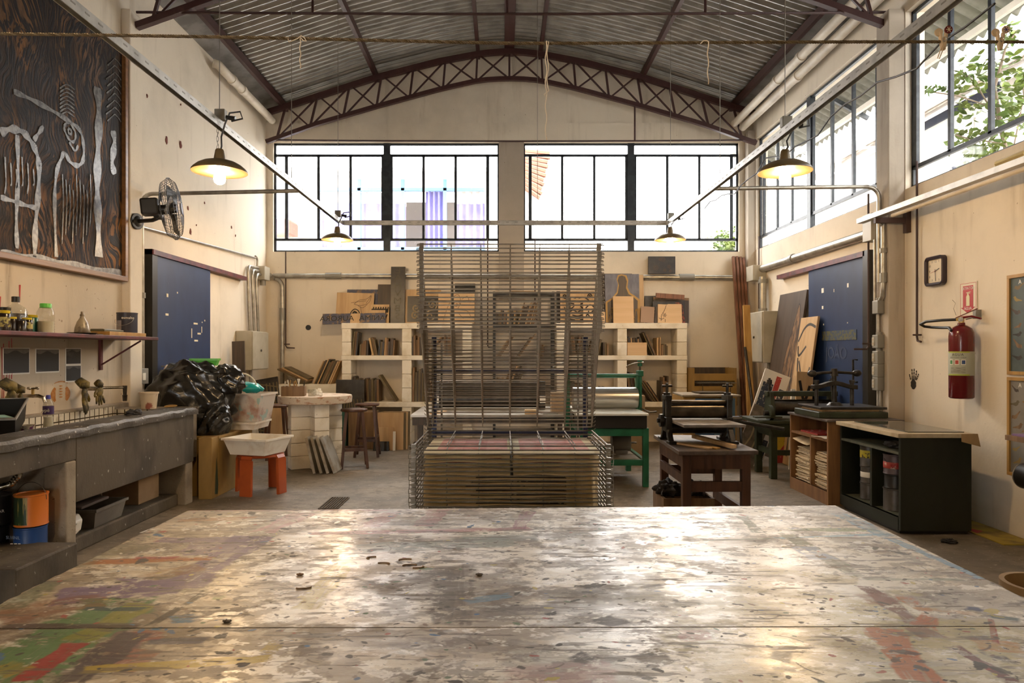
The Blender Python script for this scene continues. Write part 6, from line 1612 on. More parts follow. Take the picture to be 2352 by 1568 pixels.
string(693, [(-30, -2), (-28, -10), (-18, -6), (-8, -2), (0, 5), (8, 0), (12, -8), (4, -6), (-2, 2)] + tail(-2, -4, 12, 66, 1.4, 0), 'short looped string knotted on the cord at left', .0012)
string(1255, [(0, 3)] + tail(-1, 0, 20, 224, 2.0, .4), 'longest white string hanging from the cord at the middle', .0013)
string(1255, [(3, 2)] + tail(3, 0, 9, 110, 2.2, 1.9) + [(-5, -120), (-2, -124)], 'shorter strand beside the longest hanging string', .0013)
string(1624, [(-16, -4), (-10, 2), (-2, 3)] + tail(1, 0, 11, 97, 1.6, .8), 'white string knotted on the cord at right', .0013)
def peg(px, label, col):
    x = (px - CX) * LY / F; z = ropez(x)
    p = thing('clothes_peg', label, 'clothes peg', (x, LY, z), 0, 'tiny wooden pegs on the cord')
    for s in (-1, 1):
        obj('jaw', G().obox((x + s * .004, LY, z + .002), (.0055, .008, .040), (0, s * .16, 0)), m_peg, p, bevel=.001)
    obj('spring', G().tube([(x + .0045 * math.cos(t), LY - .0052, z + .004 + .0045 * math.sin(t)) for t in [2 * PI * i / 12 for i in range(12)]], .0008, 5, closed=True), m_steel, p)
    obj('button', G().cyl((x + .009, LY - .006, z + .0245), (x + .009, LY - .003, z + .0245), .0085, n=20), col, p, smooth=True)
    obj('button', G().cyl((x - .010, LY - .002, z + .0205), (x - .010, LY + .001, z + .0205), .0085, n=20), m_peg, p, smooth=True)
    g = G()
    for k in range(6):
        a = 2 * PI * k / 6; g.bar((x + .009, LY - .0063, z + .0245), (x + .009 + .0062 * math.cos(a), LY - .0063, z + .0245 + .0062 * math.sin(a)), .0012, .0006, up=(0, 1, 0))
    obj('flower_mark', g, m_peg if col.name.startswith('ext') else m_purple, p)
peg(2166, 'tiny wooden peg with a red flower button on the cord', m_redpaint)
peg(2297, 'tiny wooden peg with a pale purple-flowered button on the cord', m_peg)
x = (2162 - CX) * LY / F
solo('wire_clip', G().tube([(x, LY - .006, ropez(x) - .006), (x - .006, LY - .006, ropez(x) - .022), (x - .012, LY - .006, ropez(x) - .038), (x - .008, LY - .006, ropez(x) - .040), (x - .002, LY - .006, ropez(x) - .024), (x + .003, LY - .006, ropez(x) - .008)], .0011, 5, closed=True), m_peg, 'little wire clip dangling under the red-buttoned peg', 'clip')
# ------------------------------------------------------------ green etching press right of the rack
pr = thing('etching_press', 'green etching press with a steel roller and pale bed, right of the drying rack', 'press', (1.22, 8.2, 0))
for x, y in ((.86, 7.66), (1.56, 7.66), (.86, 8.72), (1.56, 8.72)): obj('leg', G().box(x, x + .065, y, y + .065, 0, .66), m_press, pr, bevel=.004)
for a in ((.86, 1.625, 7.665, 7.72, .57, .655), (.86, 1.625, 8.73, 8.78, .57, .655), (.865, .92, 7.7, 8.75, .57, .655), (1.565, 1.62, 7.7, 8.75, .57, .655), (.9, 1.58, 7.67, 7.715, .24, .305), (.9, 1.58, 8.735, 8.775, .24, .305), (.87, .915, 7.7, 8.75, .24, .30), (1.57, 1.615, 7.7, 8.75, .24, .30)):
    obj('rail', G().box(*a), m_press, pr, bevel=.003)
obj('bed', G().box(.80, 1.605, 7.58, 8.90, .805, .83), m_bedw, pr, bevel=.003)
obj('bed_carriage', G().box(.84, 1.60, 7.64, 8.80, .66, .802), m_black, pr, bevel=.005)
obj('roller', G().cyl((.83, 8.22, .962), (1.60, 8.22, .962), .128, n=48), m_steel, pr, smooth=True)
obj('under_roller', G().cyl((.83, 8.22, .73), (1.60, 8.22, .73), .05, n=20), m_dksteel, pr, smooth=True)
for s, x in ((-1, .745), (1, 1.615)):
    f = obj('side_frame', G().box(x, x + .035, 8.16, 8.29, .62, 1.26).box(x + (.035 if s < 0 else -.03), x + (.05 if s < 0 else .0), 8.17, 8.28, .70, 1.24).box(x - .01, x + .05, 8.15, 8.30, 1.22, 1.29), m_press, pr, bevel=.006)
    obj('pressure_screw', G().cyl((x + .02, 8.22, 1.10), (x + .02, 8.22, 1.40), .012, n=12), m_dksteel, pr, smooth=True)
    k = obj('screw_cap', G().cyl((x + .02, 8.22, 1.34), (x + .02, 8.22, 1.41), .028, n=16), m_press, pr, smooth=True)
    obj('screw_handle', G().tube([(x + .06, 8.2, 1.385), (x + .02, 8.2, 1.385), (x - .05, 8.19, 1.375), (x - .12, 8.18, 1.35), (x - .15, 8.17, 1.33)], .008, 8), m_chrome, pr, smooth=True)
obj('top_beam', G().cyl((.76, 8.22, 1.225), (1.63, 8.22, 1.225), .026, n=16), m_press, pr, smooth=True)
obj('bed_stop', G().tube([(1.62, 8.1, .845), (1.66, 7.75, .83), (1.72, 7.7, .84)], .008, 8), m_dksteel, pr, smooth=True)
obj('motor', G().cyl((1.30, 8.25, .42), (1.52, 8.25, .42), .10, n=28).cyl((1.52, 8.25, .42), (1.60, 8.25, .42), .012, n=10).box(1.34, 1.48, 8.17, 8.33, .30, .34), M('grey_motor_casing', (.20, .18, .155), .45, .3), pr, smooth=True)
obj('lower_shelf', G().box(.92, 1.565, 7.8, 8.2, .27, .285).box(.92, 1.565, 8.25, 8.6, .27, .285), m_conc_lt, pr)
solo('cardboard_carton', G().box(1.50, 1.92, 9.3, 9.62, .001, .92), m_card, 'tall cardboard carton behind the green etching press', 'box', bevel=.004)

# ------------------------------------------------------------ long flat press behind the rack
fp_ = thing('flatbed_press', 'long flatbed press with black rollers, seen through the drying rack', 'press', (-.2, 9.5, 0))
obj('bed', G().box(-1.20, .92, 8.88, 10.25, .665, .70), M('worn_metal_bed', (.55, .52, .47), .35, .3, (.42, .38, .32), 3), fp_, bevel=.003)
obj('bed_frame', G().box(-1.18, -.95, 8.9, 10.2, .56, .662).box(-.95, .9, 8.92, 9.0, .58, .662).box(-.95, .9, 10.1, 10.2, .58, .662), m_darkb, fp_, bevel=.004)
for x in (-1.12, .80):
    for y in (8.95, 10.1): obj('leg', G().box(x, x + .07, y, y + .07, 0, .57), m_darkb, fp_)
for z, r in ((.845, .12), (1.03, .055)): obj('roller', G().cyl((-.88, 9.75, z), (.50, 9.75, z), r, n=32), m_iron, fp_, smooth=True)
for x in (-.98, .50): obj('side_frame', G().box(x, x + .09, 9.62, 9.88, .702, 1.10), m_iron, fp_, bevel=.01)
for x in (-.98, .51): obj('bearing_block', G().box(x, x + .08, 9.58, 9.62, .80, .90), m_white, fp_, bevel=.004)
obj('top_bar', G().cyl((-.9, 9.7, 1.11), (.52, 9.7, 1.11), .018, n=12), m_steel, fp_, smooth=True)
solo('steel_plate', G().obox((.60, 9.02, .707), (.20, .24, .012), (0, 0, .12)), m_steel, 'shiny steel plate lying at the end of the flatbed press', 'plate')
solo('wood_block', G().box(.28, .43, 8.92, 9.0, .701, .76), m_pale, 'pale wooden block on the flatbed press by the steel plate', 'block', bevel=.003)
solo('wood_strip', G().obox((-.86, 9.1, .711), (.09, .34, .02), (0, 0, -.35)), m_pale, 'pale wooden strip lying at the left of the flatbed press', 'strip')
solo('cardboard_carton', G().box(.64, .90, 9.1, 9.36, .701, .97), m_card, 'cardboard carton standing on the flatbed press, behind the rack edge', 'box', bevel=.003)

# ------------------------------------------------------------ small black press on a wooden table
wt = thing('work_table', 'brown wooden table carrying the small black roller press', 'table', (1.65, 5.75, 0))
obj('tabletop', G().prism([(1.335, 5.22, .72), (1.955, 5.26, .72), (1.985, 6.24, .72), (1.375, 6.28, .72)], (0, 0, .032)), m_tablew_x, wt, bevel=.004)
for x, y in ((1.39, 5.30), (1.86, 5.33), (1.89, 6.12), (1.42, 6.15)): obj('leg', G().box(x - .004, x + .062, y, y + .062, 0, .72), m_tablew, wt, bevel=.004)
for z0, z1 in ((.60, .715),): obj('apron', G().box(1.44, 1.87, 5.32, 5.35, z0, z1).box(1.47, 1.9, 6.14, 6.17, z0, z1).box(1.405, 1.43, 5.34, 6.17, z0, z1).box(1.895, 1.92, 5.36, 6.15, z0, z1), m_tablew, wt)
for a in ((1.44, 1.87, 5.335, 5.365, .42, .50), (1.47, 1.90, 6.14, 6.17, .42, .50), (1.405, 1.435, 5.35, 6.16, .47, .54), (1.885, 1.915, 5.38, 6.14, .20, .28)): obj('stretcher', G().box(*a), m_tablew, wt)
sp = thing('roller_press', 'small black cast iron roller press on the wooden table', 'press', (1.65, 5.8, .752))
for x in (1.36, 1.87):
    g = G()
    for s in (-1, 1):
        g.prism([(x, 5.8 + s * .03, .86), (x, 5.8 + s * .085, .86), (x, 5.8 + s * .17, .753), (x, 5.8 + s * .12, .753)][::s], (.045, 0, 0))
    g.box(x - .005, x + .05, 5.72, 5.88, .84, .96).box(x, x + .045, 5.735, 5.785, .95, 1.12).box(x, x + .045, 5.825, 5.875, .95, 1.12).box(x - .003, x + .048, 5.73, 5.88, 1.10, 1.145)
    obj('side_frame', g, m_iron, sp, bevel=.006)
    obj('foot', G().box(x - .01, x + .055, 5.60, 5.69, .753, .775).box(x - .01, x + .055, 5.91, 6.0, .753, .775), m_iron, sp, bevel=.004)
    obj('pressure_screw', G().cyl((x + .022, 5.8, 1.08), (x + .022, 5.8, 1.245), .012, n=12).cyl((x + .022, 5.8, 1.145), (x + .022, 5.8, 1.165), .03, n=14), m_iron, sp, smooth=True)
    obj('screw_tee', G().cyl((x - .02, 5.8, 1.22), (x + .065, 5.8, 1.22), .010, n=10), m_iron, sp, smooth=True)
obj('roller', G().cyl((1.405, 5.8, 1.01), (1.87, 5.8, 1.01), .062, n=36), m_dksteel, sp, smooth=True)
obj('top_bar', G().cyl((1.40, 5.77, 1.085), (1.87, 5.77, 1.085), .018, n=14), m_dksteel, sp, smooth=True)
obj('bed', G().prism([(1.41, 5.36, .915), (1.90, 5.38, .915), (1.865, 6.15, .915), (1.41, 6.15, .915)], (0, 0, .022)), m_felt, sp, bevel=.002)
obj('under_roller', G().cyl((1.405, 5.8, .865), (1.87, 5.8, .865), .045, n=20), m_iron, sp, smooth=True)
obj('gear', G().cyl((1.32, 5.8, .93), (1.35, 5.8, .93), .055, n=20).cyl((1.30, 5.8, .93), (1.36, 5.8, .93), .02, n=12), m_iron, sp, smooth=True)
obj('crank_handle', G().cyl((1.915, 5.8, .925), (2.01, 5.8, .925), .04, n=16).tube([(1.95, 5.8, .925), (2.26, 5.52, .885)], .015, 10), m_iron, sp, smooth=True)
obj('crank_handle', G().tube([(2.005, 5.8, .97), (2.008, 5.78, .55), (2.005, 5.77, .12)], .013, 8), m_iron, sp, smooth=True)
for k, (x, y, rz_, l, lab) in enumerate(((1.50, 5.50, .50, .42, 'wooden strip lying flat at the left on the press table'), (1.56, 5.46, .62, .36, 'second wooden strip beside the first on the press table'))):
    solo('wood_strip', G().obox((x, y, .760), (.05, l, .014), (0, 0, rz_)), m_honey if k else m_tan, lab, 'strip', bevel=.002)
solo('wood_strip', G().obox((1.70, 5.56, .785), (.05, .55, .03), (.03, 0, .30)), m_tan, 'thick wooden strip under the bed of the small press', 'strip', bevel=.002)
rag('rag', (1.80, 5.55, .785), (.04, .05, .035), 'black ink rag on the table under the small press', m_blackrag, seed=5)
bxx = thing('wooden_bin', 'open wooden box of black rags under the press table', 'box', (1.53, 5.85, 0.001), 0, local=True)
obj('body', tub(G(), .42, .40, .42, .40, .30, .02), m_brownb, bxx)
rag('rag_pile', (1.40, 5.84, .335), (.10, .13, .075), 'heap of black rags overflowing the wooden box at left', m_blackrag, seed=14)
rag('rag_pile', (1.62, 5.86, .335), (.11, .13, .07), 'heap of black rags overflowing the wooden box at right', m_blackrag, seed=17)

# ------------------------------------------------------------ right corner: cabinet, blue box, timbers
dc = thing('drying_cabinet', 'mustard wooden cabinet with wire racks in the back right corner', 'cabinet', (3.3, 11.1, 0))
x0, x1 = P(1591, 0, 10.9).x, P(1692, 0, 10.9).x
obj('side', G().box(x0, x0 + .03, 10.9, 11.4, 0, 1.26), m_yel, dc); obj('side', G().box(x1 - .03, x1, 10.9, 11.4, 0, 1.26), m_yel, dc)
obj('back', G().box(x0 + .03, x1 - .03, 11.37, 11.4, 0, 1.26), m_darkb, dc)
for z0, z1 in ((1.06, 1.17), (.86, .97), (0.0, .10)): obj('front_rail', G().box(x0 + .03, x1 - .03, 10.9, 10.93, z0, z1), m_yel, dc)
for z in (1.03, .82): 
    g = G()
    for i in range(20): g.cyl((x0 + .04 + (x1 - x0 - .08) * i / 19, 10.80, z), (x0 + .04 + (x1 - x0 - .08) * i / 19, 11.35, z), .003, n=5)
    for y in (10.80, 11.0, 11.2): g.cyl((x0 + .04, y, z - .005), (x1 - .04, y, z - .005), .004, n=5)
    obj('wire_rack', g, m_wire, dc)
for x in (x0 + .13, x1 - .13): obj('rack_hanger', G().cyl((x, 10.80, 1.03), (x, 10.80, .82), .006, n=6), m_dksteel, dc)
lean('dark silhouetted board leaning behind the mustard cabinet', 1580, 1694, 832, 900, 11.48, m_brownb, ang=5).location.z = .62
bb = thing('blue_chest', 'pale-topped chest with blue front panels by the back right corner', 'chest', (3.0, 9.6, 0))
x0, x1 = P(1597, 0, 9.35).x, P(1690, 0, 9.35).x
obj('top', G().prism([(x0 - .19, 9.30, .905), (x1 + .05, 9.28, .905), (x1 + .02, 10.0, .905), (x0 - .15, 10.0, .905)], (0, 0, .025)), m_conc_lt, bb, bevel=.004)
obj('body', G().box(x0 - .16, x1, 9.36, 9.98, 0.0, .904), m_honey, bb, bevel=.004)
m_bluep = M('deep_blue_panel', (.015, .06, .15), .5); m_bluep2 = M('pale_blue_panel', (.06, .12, .18), .5)
obj('front_panel', G().box(x0, x0 + .26, 9.345, 9.358, .03, .88), m_bluep, bb); obj('front_panel', G().box(x0 + .265, x1 - .01, 9.345, 9.358, .03, .88), m_bluep2, bb)
solo('flat_screen', G().obox(((x0 + x1) / 2 + .02, 9.66, .945), (.42, .34, .02), (0, 0, .06)), m_dksteel, 'flat dark screen frame lying on the blue chest', 'frame', bevel=.003)
for k, (px, t0) in enumerate(((1684, 589), (1692, 589), (1700, 590), (1707, 592))):
    a = P(px, t0, 11.50); b_ = Vector((a.x + .03, 11.0, .002))
    solo('timber_strip', G().bar(b_ + Vector((0, 0, .02)), a, .042, .055, up=(0, 1, 0)), m_bronze, '%s of four reddish timber strips leaning in the back right corner' % ('leftmost', 'second from left', 'third from left', 'rightmost')[k], 'timber', 'reddish timber strips in the corner', bevel=.003)
a = P(1714, 701, 10.26); b_ = Vector((a.x - .02, 9.95, .015))
solo('timber_strip', G().bar(b_, a, .10, .04, up=(0, 1, 0)), m_honey, 'wide honey-coloured plank leaning beside the reddish strips', 'timber', bevel=.003)
a = P(1711, 797, 10.1); b_ = Vector((3.62, 9.7, .015))
solo('steel_pole', G().tube([b_, a], .022, 8), m_iron, 'dark steel pole leaning in front of the honey plank', 'pole', smooth=True)

# boards against the right wall and the blue door
def wall_lean(label, ya, yb, zt, xb, mat, t=.025, xt=4.17, decor_fn=None, tag_='board'):
    """board leaning on the right wall, from y=ya (near) to yb (far)"""
    H = math.hypot(zt, xt - xb); th = math.atan2(xt - xb, zt)
    o = obj('printing_board', G().box(-(yb - ya) / 2, (yb - ya) / 2, 0, t, 0, H), mat, None, bevel=.003)
    o.rotation_euler = (-th, 0, -PI / 2)
    o.location = (xb, (ya + yb) / 2, t * math.sin(th))
    o['w'] = yb - ya; o['h'] = H
    return tag(o, label, tag_)
b = wall_lean('huge dark board carved with a tall flame shape, leaning on the right wall', 9.36, 10.27, 2.36, 3.80, M('greyed_dark_board', (.085, .06, .045), .55, 0, (.06, .042, .03), 8, .4, .7, (1, 1, .15)), .035, 4.14)
fl = [(.18, .02), (.10, .18), (.02, .40), (.04, .58), (.14, .72), (.24, .84), (.30, .92), (.38, .88), (.42, .74), (.46, .55), (.44, .30), (.46, .02)]
patch(b, 'carved_flame', fl, M('brown_carving', (.22, .125, .06), .7, 0, (.07, .045, .03), 16, .45, .6, (1, 1, .3)))
decor(b, 'flame_line', [fl, [(.22, .05), (.14, .3), (.16, .55), (.26, .72), (.32, .82)], [(.30, .05), (.24, .3), (.28, .55), (.33, .7)], [(.38, .06), (.36, .3), (.38, .55), (.36, .72)], [(.2, .16), (.3, .22), (.38, .16)]], m_ink, .014)
decor(b, 'face_line', [[(-.35, .06), (-.2, .12), (-.05, .08)], [(-.3, .03), (-.2, .06), (-.1, .03)]], m_brownb, .01)
b = wall_lean('narrow tan board carved with dark leaf shapes, leaning on the blue door', 8.86, 9.36, 1.97, 3.78, m_tan, .03, 4.06)
decor(b, 'leaf_carving', [[(-.45, .84), (-.2, .92), (.1, .95), (.45, .93)], [(-.42, .80), (-.30, .74), (.05, .80)], [(-.34, .72), (-.22, .60), (.02, .52), (.12, .40), (.05, .28)], [(-.24, .70), (-.05, .62), (.10, .52)], [(.44, .66), (.30, .52), (.34, .34), (.24, .16)], [(.40, .34), (.34, .20), (.42, .06)], [(-.10, .34), (-.24, .20), (-.2, .06)]], M('dark_grey_carving', (.07, .065, .06), .6), .035)
decor(b, 'scratch_lines', [[(-.45 + .09 * i, .10), (-.40 + .09 * i, .60)] for i in range(10)], m_brownb, .008)
solo('timber_strip', G().obox((3.70, 8.80, .52), (.05, .025, 1.03), (0, .03, 0)), m_white, 'short pale strip standing among the boards by the blue door', 'timber')
b = lean('smaller board carved with dark shapes below the tan leaf board', 1822, 1860, 855, 1010, 8.78, m_tan, ang=2, tilt=3, floor=True)
decor(b, 'dark_shapes', [[(-.3, .9), (0, .7), (.3, .85)], [(-.2, .5), (.2, .6), (.1, .3)]], m_blackb, .035)
b = lean('white board pasted with red and blue prints, tilted against the wall boards', 1690, 1748, 868, 1012, 9.1, m_white, ang=6, tilt=21, floor=True)
m_prb = M('dark_blue_print', (.03, .045, .075), .6, 0, (.45, .42, .36), 30, .57, .62); m_prr = M('red_print', (.42, .04, .035), .6, 0, (.70, .62, .52), 26, .60, .64)
for poly, mm in (([(-.42, .30), (-.02, .30), (-.02, .86), (-.42, .86)], m_prb), ([(.02, .30), (.22, .30), (.22, .56), (.02, .56)], m_prr), ([(.0, .58), (.20, .58), (.20, .96), (.0, .96)], m_prr), ([(.24, .40), (.46, .40), (.46, .84), (.24, .84)], m_prb), ([(-.44, .02), (.0, .02), (.0, .27), (-.44, .27)], m_prb), ([(.04, .02), (.46, .02), (.46, .27), (.04, .27)], m_prb)): patch(b, 'pasted_print', poly, mm)
b = lean('paint-smeared grey board low in front of the pasted prints', 1682, 1728, 948, 1075, 8.9, m_felt, ang=6, tilt=24, floor=True)
decor(b, 'pale_smears', [[(-.3, .2), (-.1, .5), (-.2, .8)], [(.1, .2), (.2, .6)]], m_bone, .02)
b = lean('yellow and red poster board behind the olive press legs', 1776, 1822, 985, 1075, 9.3, M('yellow_poster', (.62, .45, .04), .6, 0, (.10, .06, .03), 20, .58, .63), ang=6, tilt=-4, floor=True)
patch(b, 'red_wedge', [(-.5, .0), (.5, .0), (.3, .6), (-.2, .3)], m_prr)

# ------------------------------------------------------------ olive proof press behind the brown cabinet
op = thing('proof_press', 'olive green proof press with side wheel, behind the brown cabinet', 'press', (3.6, 8.35, 0))
for x, y in ((3.18, 8.15), (3.95, 8.15), (3.18, 8.62), (3.95, 8.62)): obj('leg', G().box(x, x + .075, y, y + .075, 0, .60), m_olive, op, bevel=.004)
obj('stretcher', G().box(3.2, 3.25, 8.2, 8.66, .28, .34).box(3.22, 4.0, 8.16, 8.21, .28, .34), m_olive, op)
obj('body', G().prism([(3.14, 8.10, .66), (3.14, 8.74, .66), (3.2, 8.70, .50), (3.2, 8.14, .50)], (.92, 0, 0)).box(3.02, 4.06, 8.08, 8.76, .66, .70), m_olive, op, bevel=.006)
for x in (3.24, 4.0):
    obj('side_frame', G().prism([(x, 8.28, .70), (x, 8.56, .70), (x, 8.48, 1.02), (x, 8.34, 1.02)], (.05, 0, 0)), m_olive, op, bevel=.005)
    obj('pressure_screw', G().cyl((x + .025, 8.42, 1.0), (x + .025, 8.42, 1.19), .014, n=10).cyl((x + .025, 8.42, 1.12), (x + .025, 8.42, 1.17), .03, n=12), m_iron, op, smooth=True)
obj('top_beam', G().box(3.22, 4.08, 8.37, 8.47, .97, 1.03), m_olive, op, bevel=.004)
obj('roller', G().cyl((3.30, 8.42, .83), (4.0, 8.42, .83), .10, n=28), m_dksteel, op, smooth=True)
w2 = obj('hand_wheel', G().cyl((3.17, 8.22, .78), (3.21, 8.22, .78), .095, n=28), m_olive, op, smooth=True)
obj('wheel_hub', G().cyl((3.12, 8.22, .78), (3.17, 8.22, .78), .03, n=14), m_iron, w2, smooth=True)
obj('feed_tray', G().box(2.98, 3.30, 8.12, 8.20, .73, .745), m_olive, op)

# ------------------------------------------------------------ brown open cabinet with newspapers
cb_ = thing('open_cabinet', 'brown open cabinet stuffed with newspapers, book press on top', 'cabinet', (3.6, 7.3, 0))
X0, X1, Y0c, Y1c, H = 3.19, 3.93, 6.74, 7.64, .82
obj('side_panel', G().box(X0, X1, Y0c, Y0c + .028, 0, H), m_cab, cb_); obj('side_panel', G().box(X0, X1, Y1c - .028, Y1c, 0, H), m_cab, cb_)
obj('back_panel', G().box(X1 - .02, X1, Y0c + .03, Y1c - .03, 0, H), m_cab, cb_)
obj('divider', G().box(X0 + .01, X1 - .02, 7.14, 7.165, .13, .62), m_cab, cb_)
obj('shelf', G().box(X0 + .005, X1 - .02, Y0c + .03, Y1c - .03, .62, .645), m_cab, cb_)
obj('bottom', G().box(X0 + .005, X1 - .02, Y0c + .03, Y1c - .03, .10, .13), m_cab, cb_)
obj('plinth', G().box(X0, X0 + .03, Y0c + .03, Y1c - .03, .0, .13), m_cab, cb_)
obj('top', G().box(X0 - .02, X1, Y0c - .02, Y1c + .02, H, H + .022), M('worn_dark_top', (.10, .075, .06), .6, 0, (.05, .035, .03), 8), cb_, bevel=.003)
m_news = M('yellowed_newsprint', (.62, .50, .32), .8, 0, (.50, .39, .24), 12, .45, .6, spots=(.20, .16, .12), spot_scale=60, spot_lo=.62)
nr = random.Random(31)
for bay, (ya, yb, zmax, nm) in enumerate(((6.80, 7.12, .48, 'right-hand bay'), (7.20, 7.58, .50, 'left-hand bay'))):
    z = .131; k = 0
    while z < zmax and k < 22:
        t = nr.uniform(.012, .022); dp = nr.uniform(.24, .30); ex = nr.uniform(-.02, .02); wv = nr.uniform(-.006, .006); yc = (ya + yb) / 2 + nr.uniform(-.012, .012); wd = (yb - ya) * nr.uniform(.80, .92)
        xa = X0 + .045 + ex
        g = G().grid(6, 6, lambda u, v: (xa + dp * u, yc - wd / 2 + wd * v, z + .004 * math.sin(5 * v + wv * 900) * (1 - u) + wv * (1 - u) * .6), thick=(0, 0, t * .72))
        solo('newspaper', g, m_news, '%s folded newspaper from the bottom in the %s of the brown cabinet' % (ORD[k], nm), 'newspaper', 'folded newspapers in the brown cabinet')
        z += t; k += 1
solo('newspaper', G().grid(8, 6, lambda u, v: (X0 - .005 + .22 * u, 7.20 + .36 * v, .53 + .03 * v * v + .05 * u), thick=(0, 0, .004)), m_news, 'open sheet of newsprint sticking out at the top of the left-hand bay', 'newspaper')
solo('paper_sheet', G().grid(6, 4, lambda u, v: (X0 - .01 + .2 * u, 6.80 + .30 * v, .648 + .008 * math.sin(5 * v)), thick=(0, 0, .003)), m_white, 'white papers on the top shelf of the brown cabinet', 'paper')
solo('red_folder', G().box(X0 + .06, X0 + .30, 7.1, 7.5, .646, .662), m_prr, 'flat red folder on the top shelf of the brown cabinet', 'folder')
# book press
kp = thing('book_press', 'black cast iron screw book press with ball-ended handle on the brown cabinet', 'press', (3.48, 7.15, .843))
obj('base', G().box(3.16, 3.86, 6.88, 7.46, .843, .905), m_olive, kp, bevel=.008)
obj('board', G().box(3.22, 3.80, 6.94, 7.40, .906, .926), m_tan, kp)
obj('platen', G().box(3.19, 3.86, 6.90, 7.44, .928, .952).cyl((3.46, 7.17, .952), (3.46, 7.17, .985), .085, .05, 24), m_iron, kp, bevel=.004)
for x in (3.27, 3.64): obj('post', G().cyl((x, 7.17, .905), (x, 7.17, 1.19), .020, n=14).cyl((x, 7.17, 1.19), (x, 7.17, 1.215), .028, n=14), m_iron, kp, smooth=True)
pts = [(3.225, 1.12), (3.29, 1.125), (3.38, 1.15), (3.455, 1.165), (3.53, 1.15), (3.62, 1.125), (3.685, 1.12), (3.685, 1.165), (3.60, 1.17), (3.53, 1.195), (3.455, 1.21), (3.38, 1.195), (3.31, 1.17), (3.225, 1.165)]
obj('yoke', G().prism([(x, 7.13, z) for x, z in pts], (0, .08, 0)), m_iron, kp, bevel=.006)
obj('screw', G().cyl((3.455, 7.17, .96), (3.455, 7.17, 1.30), .024, n=16).cyl((3.455, 7.17, 1.26), (3.455, 7.17, 1.335), .04, .03, 16), m_iron, kp, smooth=True)
hd = obj('handle', G().tube([(3.22, 7.12, 1.285), (3.455, 7.17, 1.30), (3.70, 7.22, 1.285)], .015, 10), m_iron, kp, smooth=True)
for q in ((3.20, 7.115, 1.285), (3.72, 7.225, 1.285)): obj('ball', G().ball(q, (.048, .04, .036), 18, 12), m_iron, hd, smooth=True)

# ------------------------------------------------------------ dark green cabinet
gc = thing('green_cabinet', 'dark green open cabinet with a glass-topped board, right of the print table', 'cabinet', (3.6, 6.1, 0))
X0, X1, Y0c, Y1c, H = 3.275, 3.86, 5.66, 6.68, .80
obj('side_panel', G().box(X0, X1, Y0c, Y0c + .03, 0.03, H), m_gcab, gc, bevel=.003); obj('side_panel', G().box(X0, X1, Y1c - .03, Y1c, 0.03, H), m_gcab, gc, bevel=.003)
obj('back_panel', G().box(X1 - .02, X1 + .02, Y0c + .03, Y1c - .03, .03, H), m_gcab, gc)
obj('divider', G().box(X0 + .01, X1 - .02, 6.12, 6.15, .13, .66), m_gcab, gc)
obj('shelf', G().box(X0, X1 - .02, Y0c + .03, Y1c - .03, .655, .675), m_gcab_lt, gc)
obj('bottom', G().box(X0, X1 - .02, Y0c + .03, Y1c - .03, .11, .135), m_gcab_lt, gc)
obj('plinth', G().box(X0 - .004, X0 + .03, Y0c + .03, Y1c - .03, .03, .135), m_gcab, gc)
obj('plinth', G().box(X0 + .02, X1, Y0c + .05, Y1c - .05, .0, .03), m_black, gc)
obj('cork_top', G().box(X0 - .03, X1 + .03, Y0c - .02, Y1c + .02, H, H + .035), M('pale_worn_board', (.50, .42, .28), .6, 0, (.36, .28, .17), 7), gc, bevel=.003)
obj('glass_sheet', G().box(X0 + .10, X1 - .02, Y0c + .06, Y1c - .08, H + .0355, H + .043), M('dark_glass_sheet', (.055, .06, .05), .06, spec=.7), gc)
solo('kraft_sheet', G().add([(X1 - .10, Y0c - .023, H + .034), (X1 + .035, Y0c - .023, H + .036), (X1 + .05, Y0c - .035, H - .07), (X1 - .10, Y0c - .026, H - .03)], [(0, 1, 2, 3)]).add([(X1 - .10, Y0c - .0245, H + .034), (X1 - .10, Y0c - .0275, H - .03), (X1 + .05, Y0c - .0365, H - .07), (X1 + .035, Y0c - .0245, H + .036)], [(0, 1, 2, 3)]), m_kraft, 'flap of brown kraft paper hanging off the green cabinet top', 'paper')
rag('rag', (3.42, 5.95, .70), (.08, .14, .035), 'black rag on the inner shelf of the green cabinet', m_blackrag, seed=23)
m_canlbl = M('printed_red_label', (.42, .06, .05), .5, 0, (.60, .52, .40), 14, .52, .58); m_cangrey = M('ink_smeared_can', (.10, .09, .085), .4, .3, (.05, .045, .04), 7)
can('ink_can', 'bottom can of three in the far bay of the green cabinet', 'can', (3.43, 6.44, .136), .075, .15, m_cangrey, group='ink cans in the green cabinet')
can('ink_can', 'middle can of three in the far bay, with a pale band', 'can', (3.43, 6.44, .288), .072, .15, m_cangrey, group='ink cans in the green cabinet', bands=[(.05, .10, m_white)])
can('ink_can', 'top can of three in the far bay, with a yellow label', 'can', (3.43, 6.44, .44), .075, .19, m_cangrey, group='ink cans in the green cabinet', bands=[(.08, .15, M('yellow_label', (.55, .45, .03), .5, 0, (.08, .06, .03), 30, .56, .6))])
can('ink_can', 'dark bucket at the bottom of the near bay of the green cabinet', 'can', (3.415, 5.98, .136), .095, .19, m_cangrey, False, group='ink cans in the green cabinet')
can('ink_can', 'black inky can in the middle of the near bay stack', 'can', (3.415, 5.98, .328), .088, .12, m_canbk, group='ink cans in the green cabinet')
t = can('ink_can', 'top can of the near bay stack with a red and white label', 'can', (3.415, 5.98, .45), .094, .17, M('grey_violet_can', (.10, .075, .085), .4, .3), False, True, group='ink cans in the green cabinet', bands=[(.05, .105, m_canlbl)])
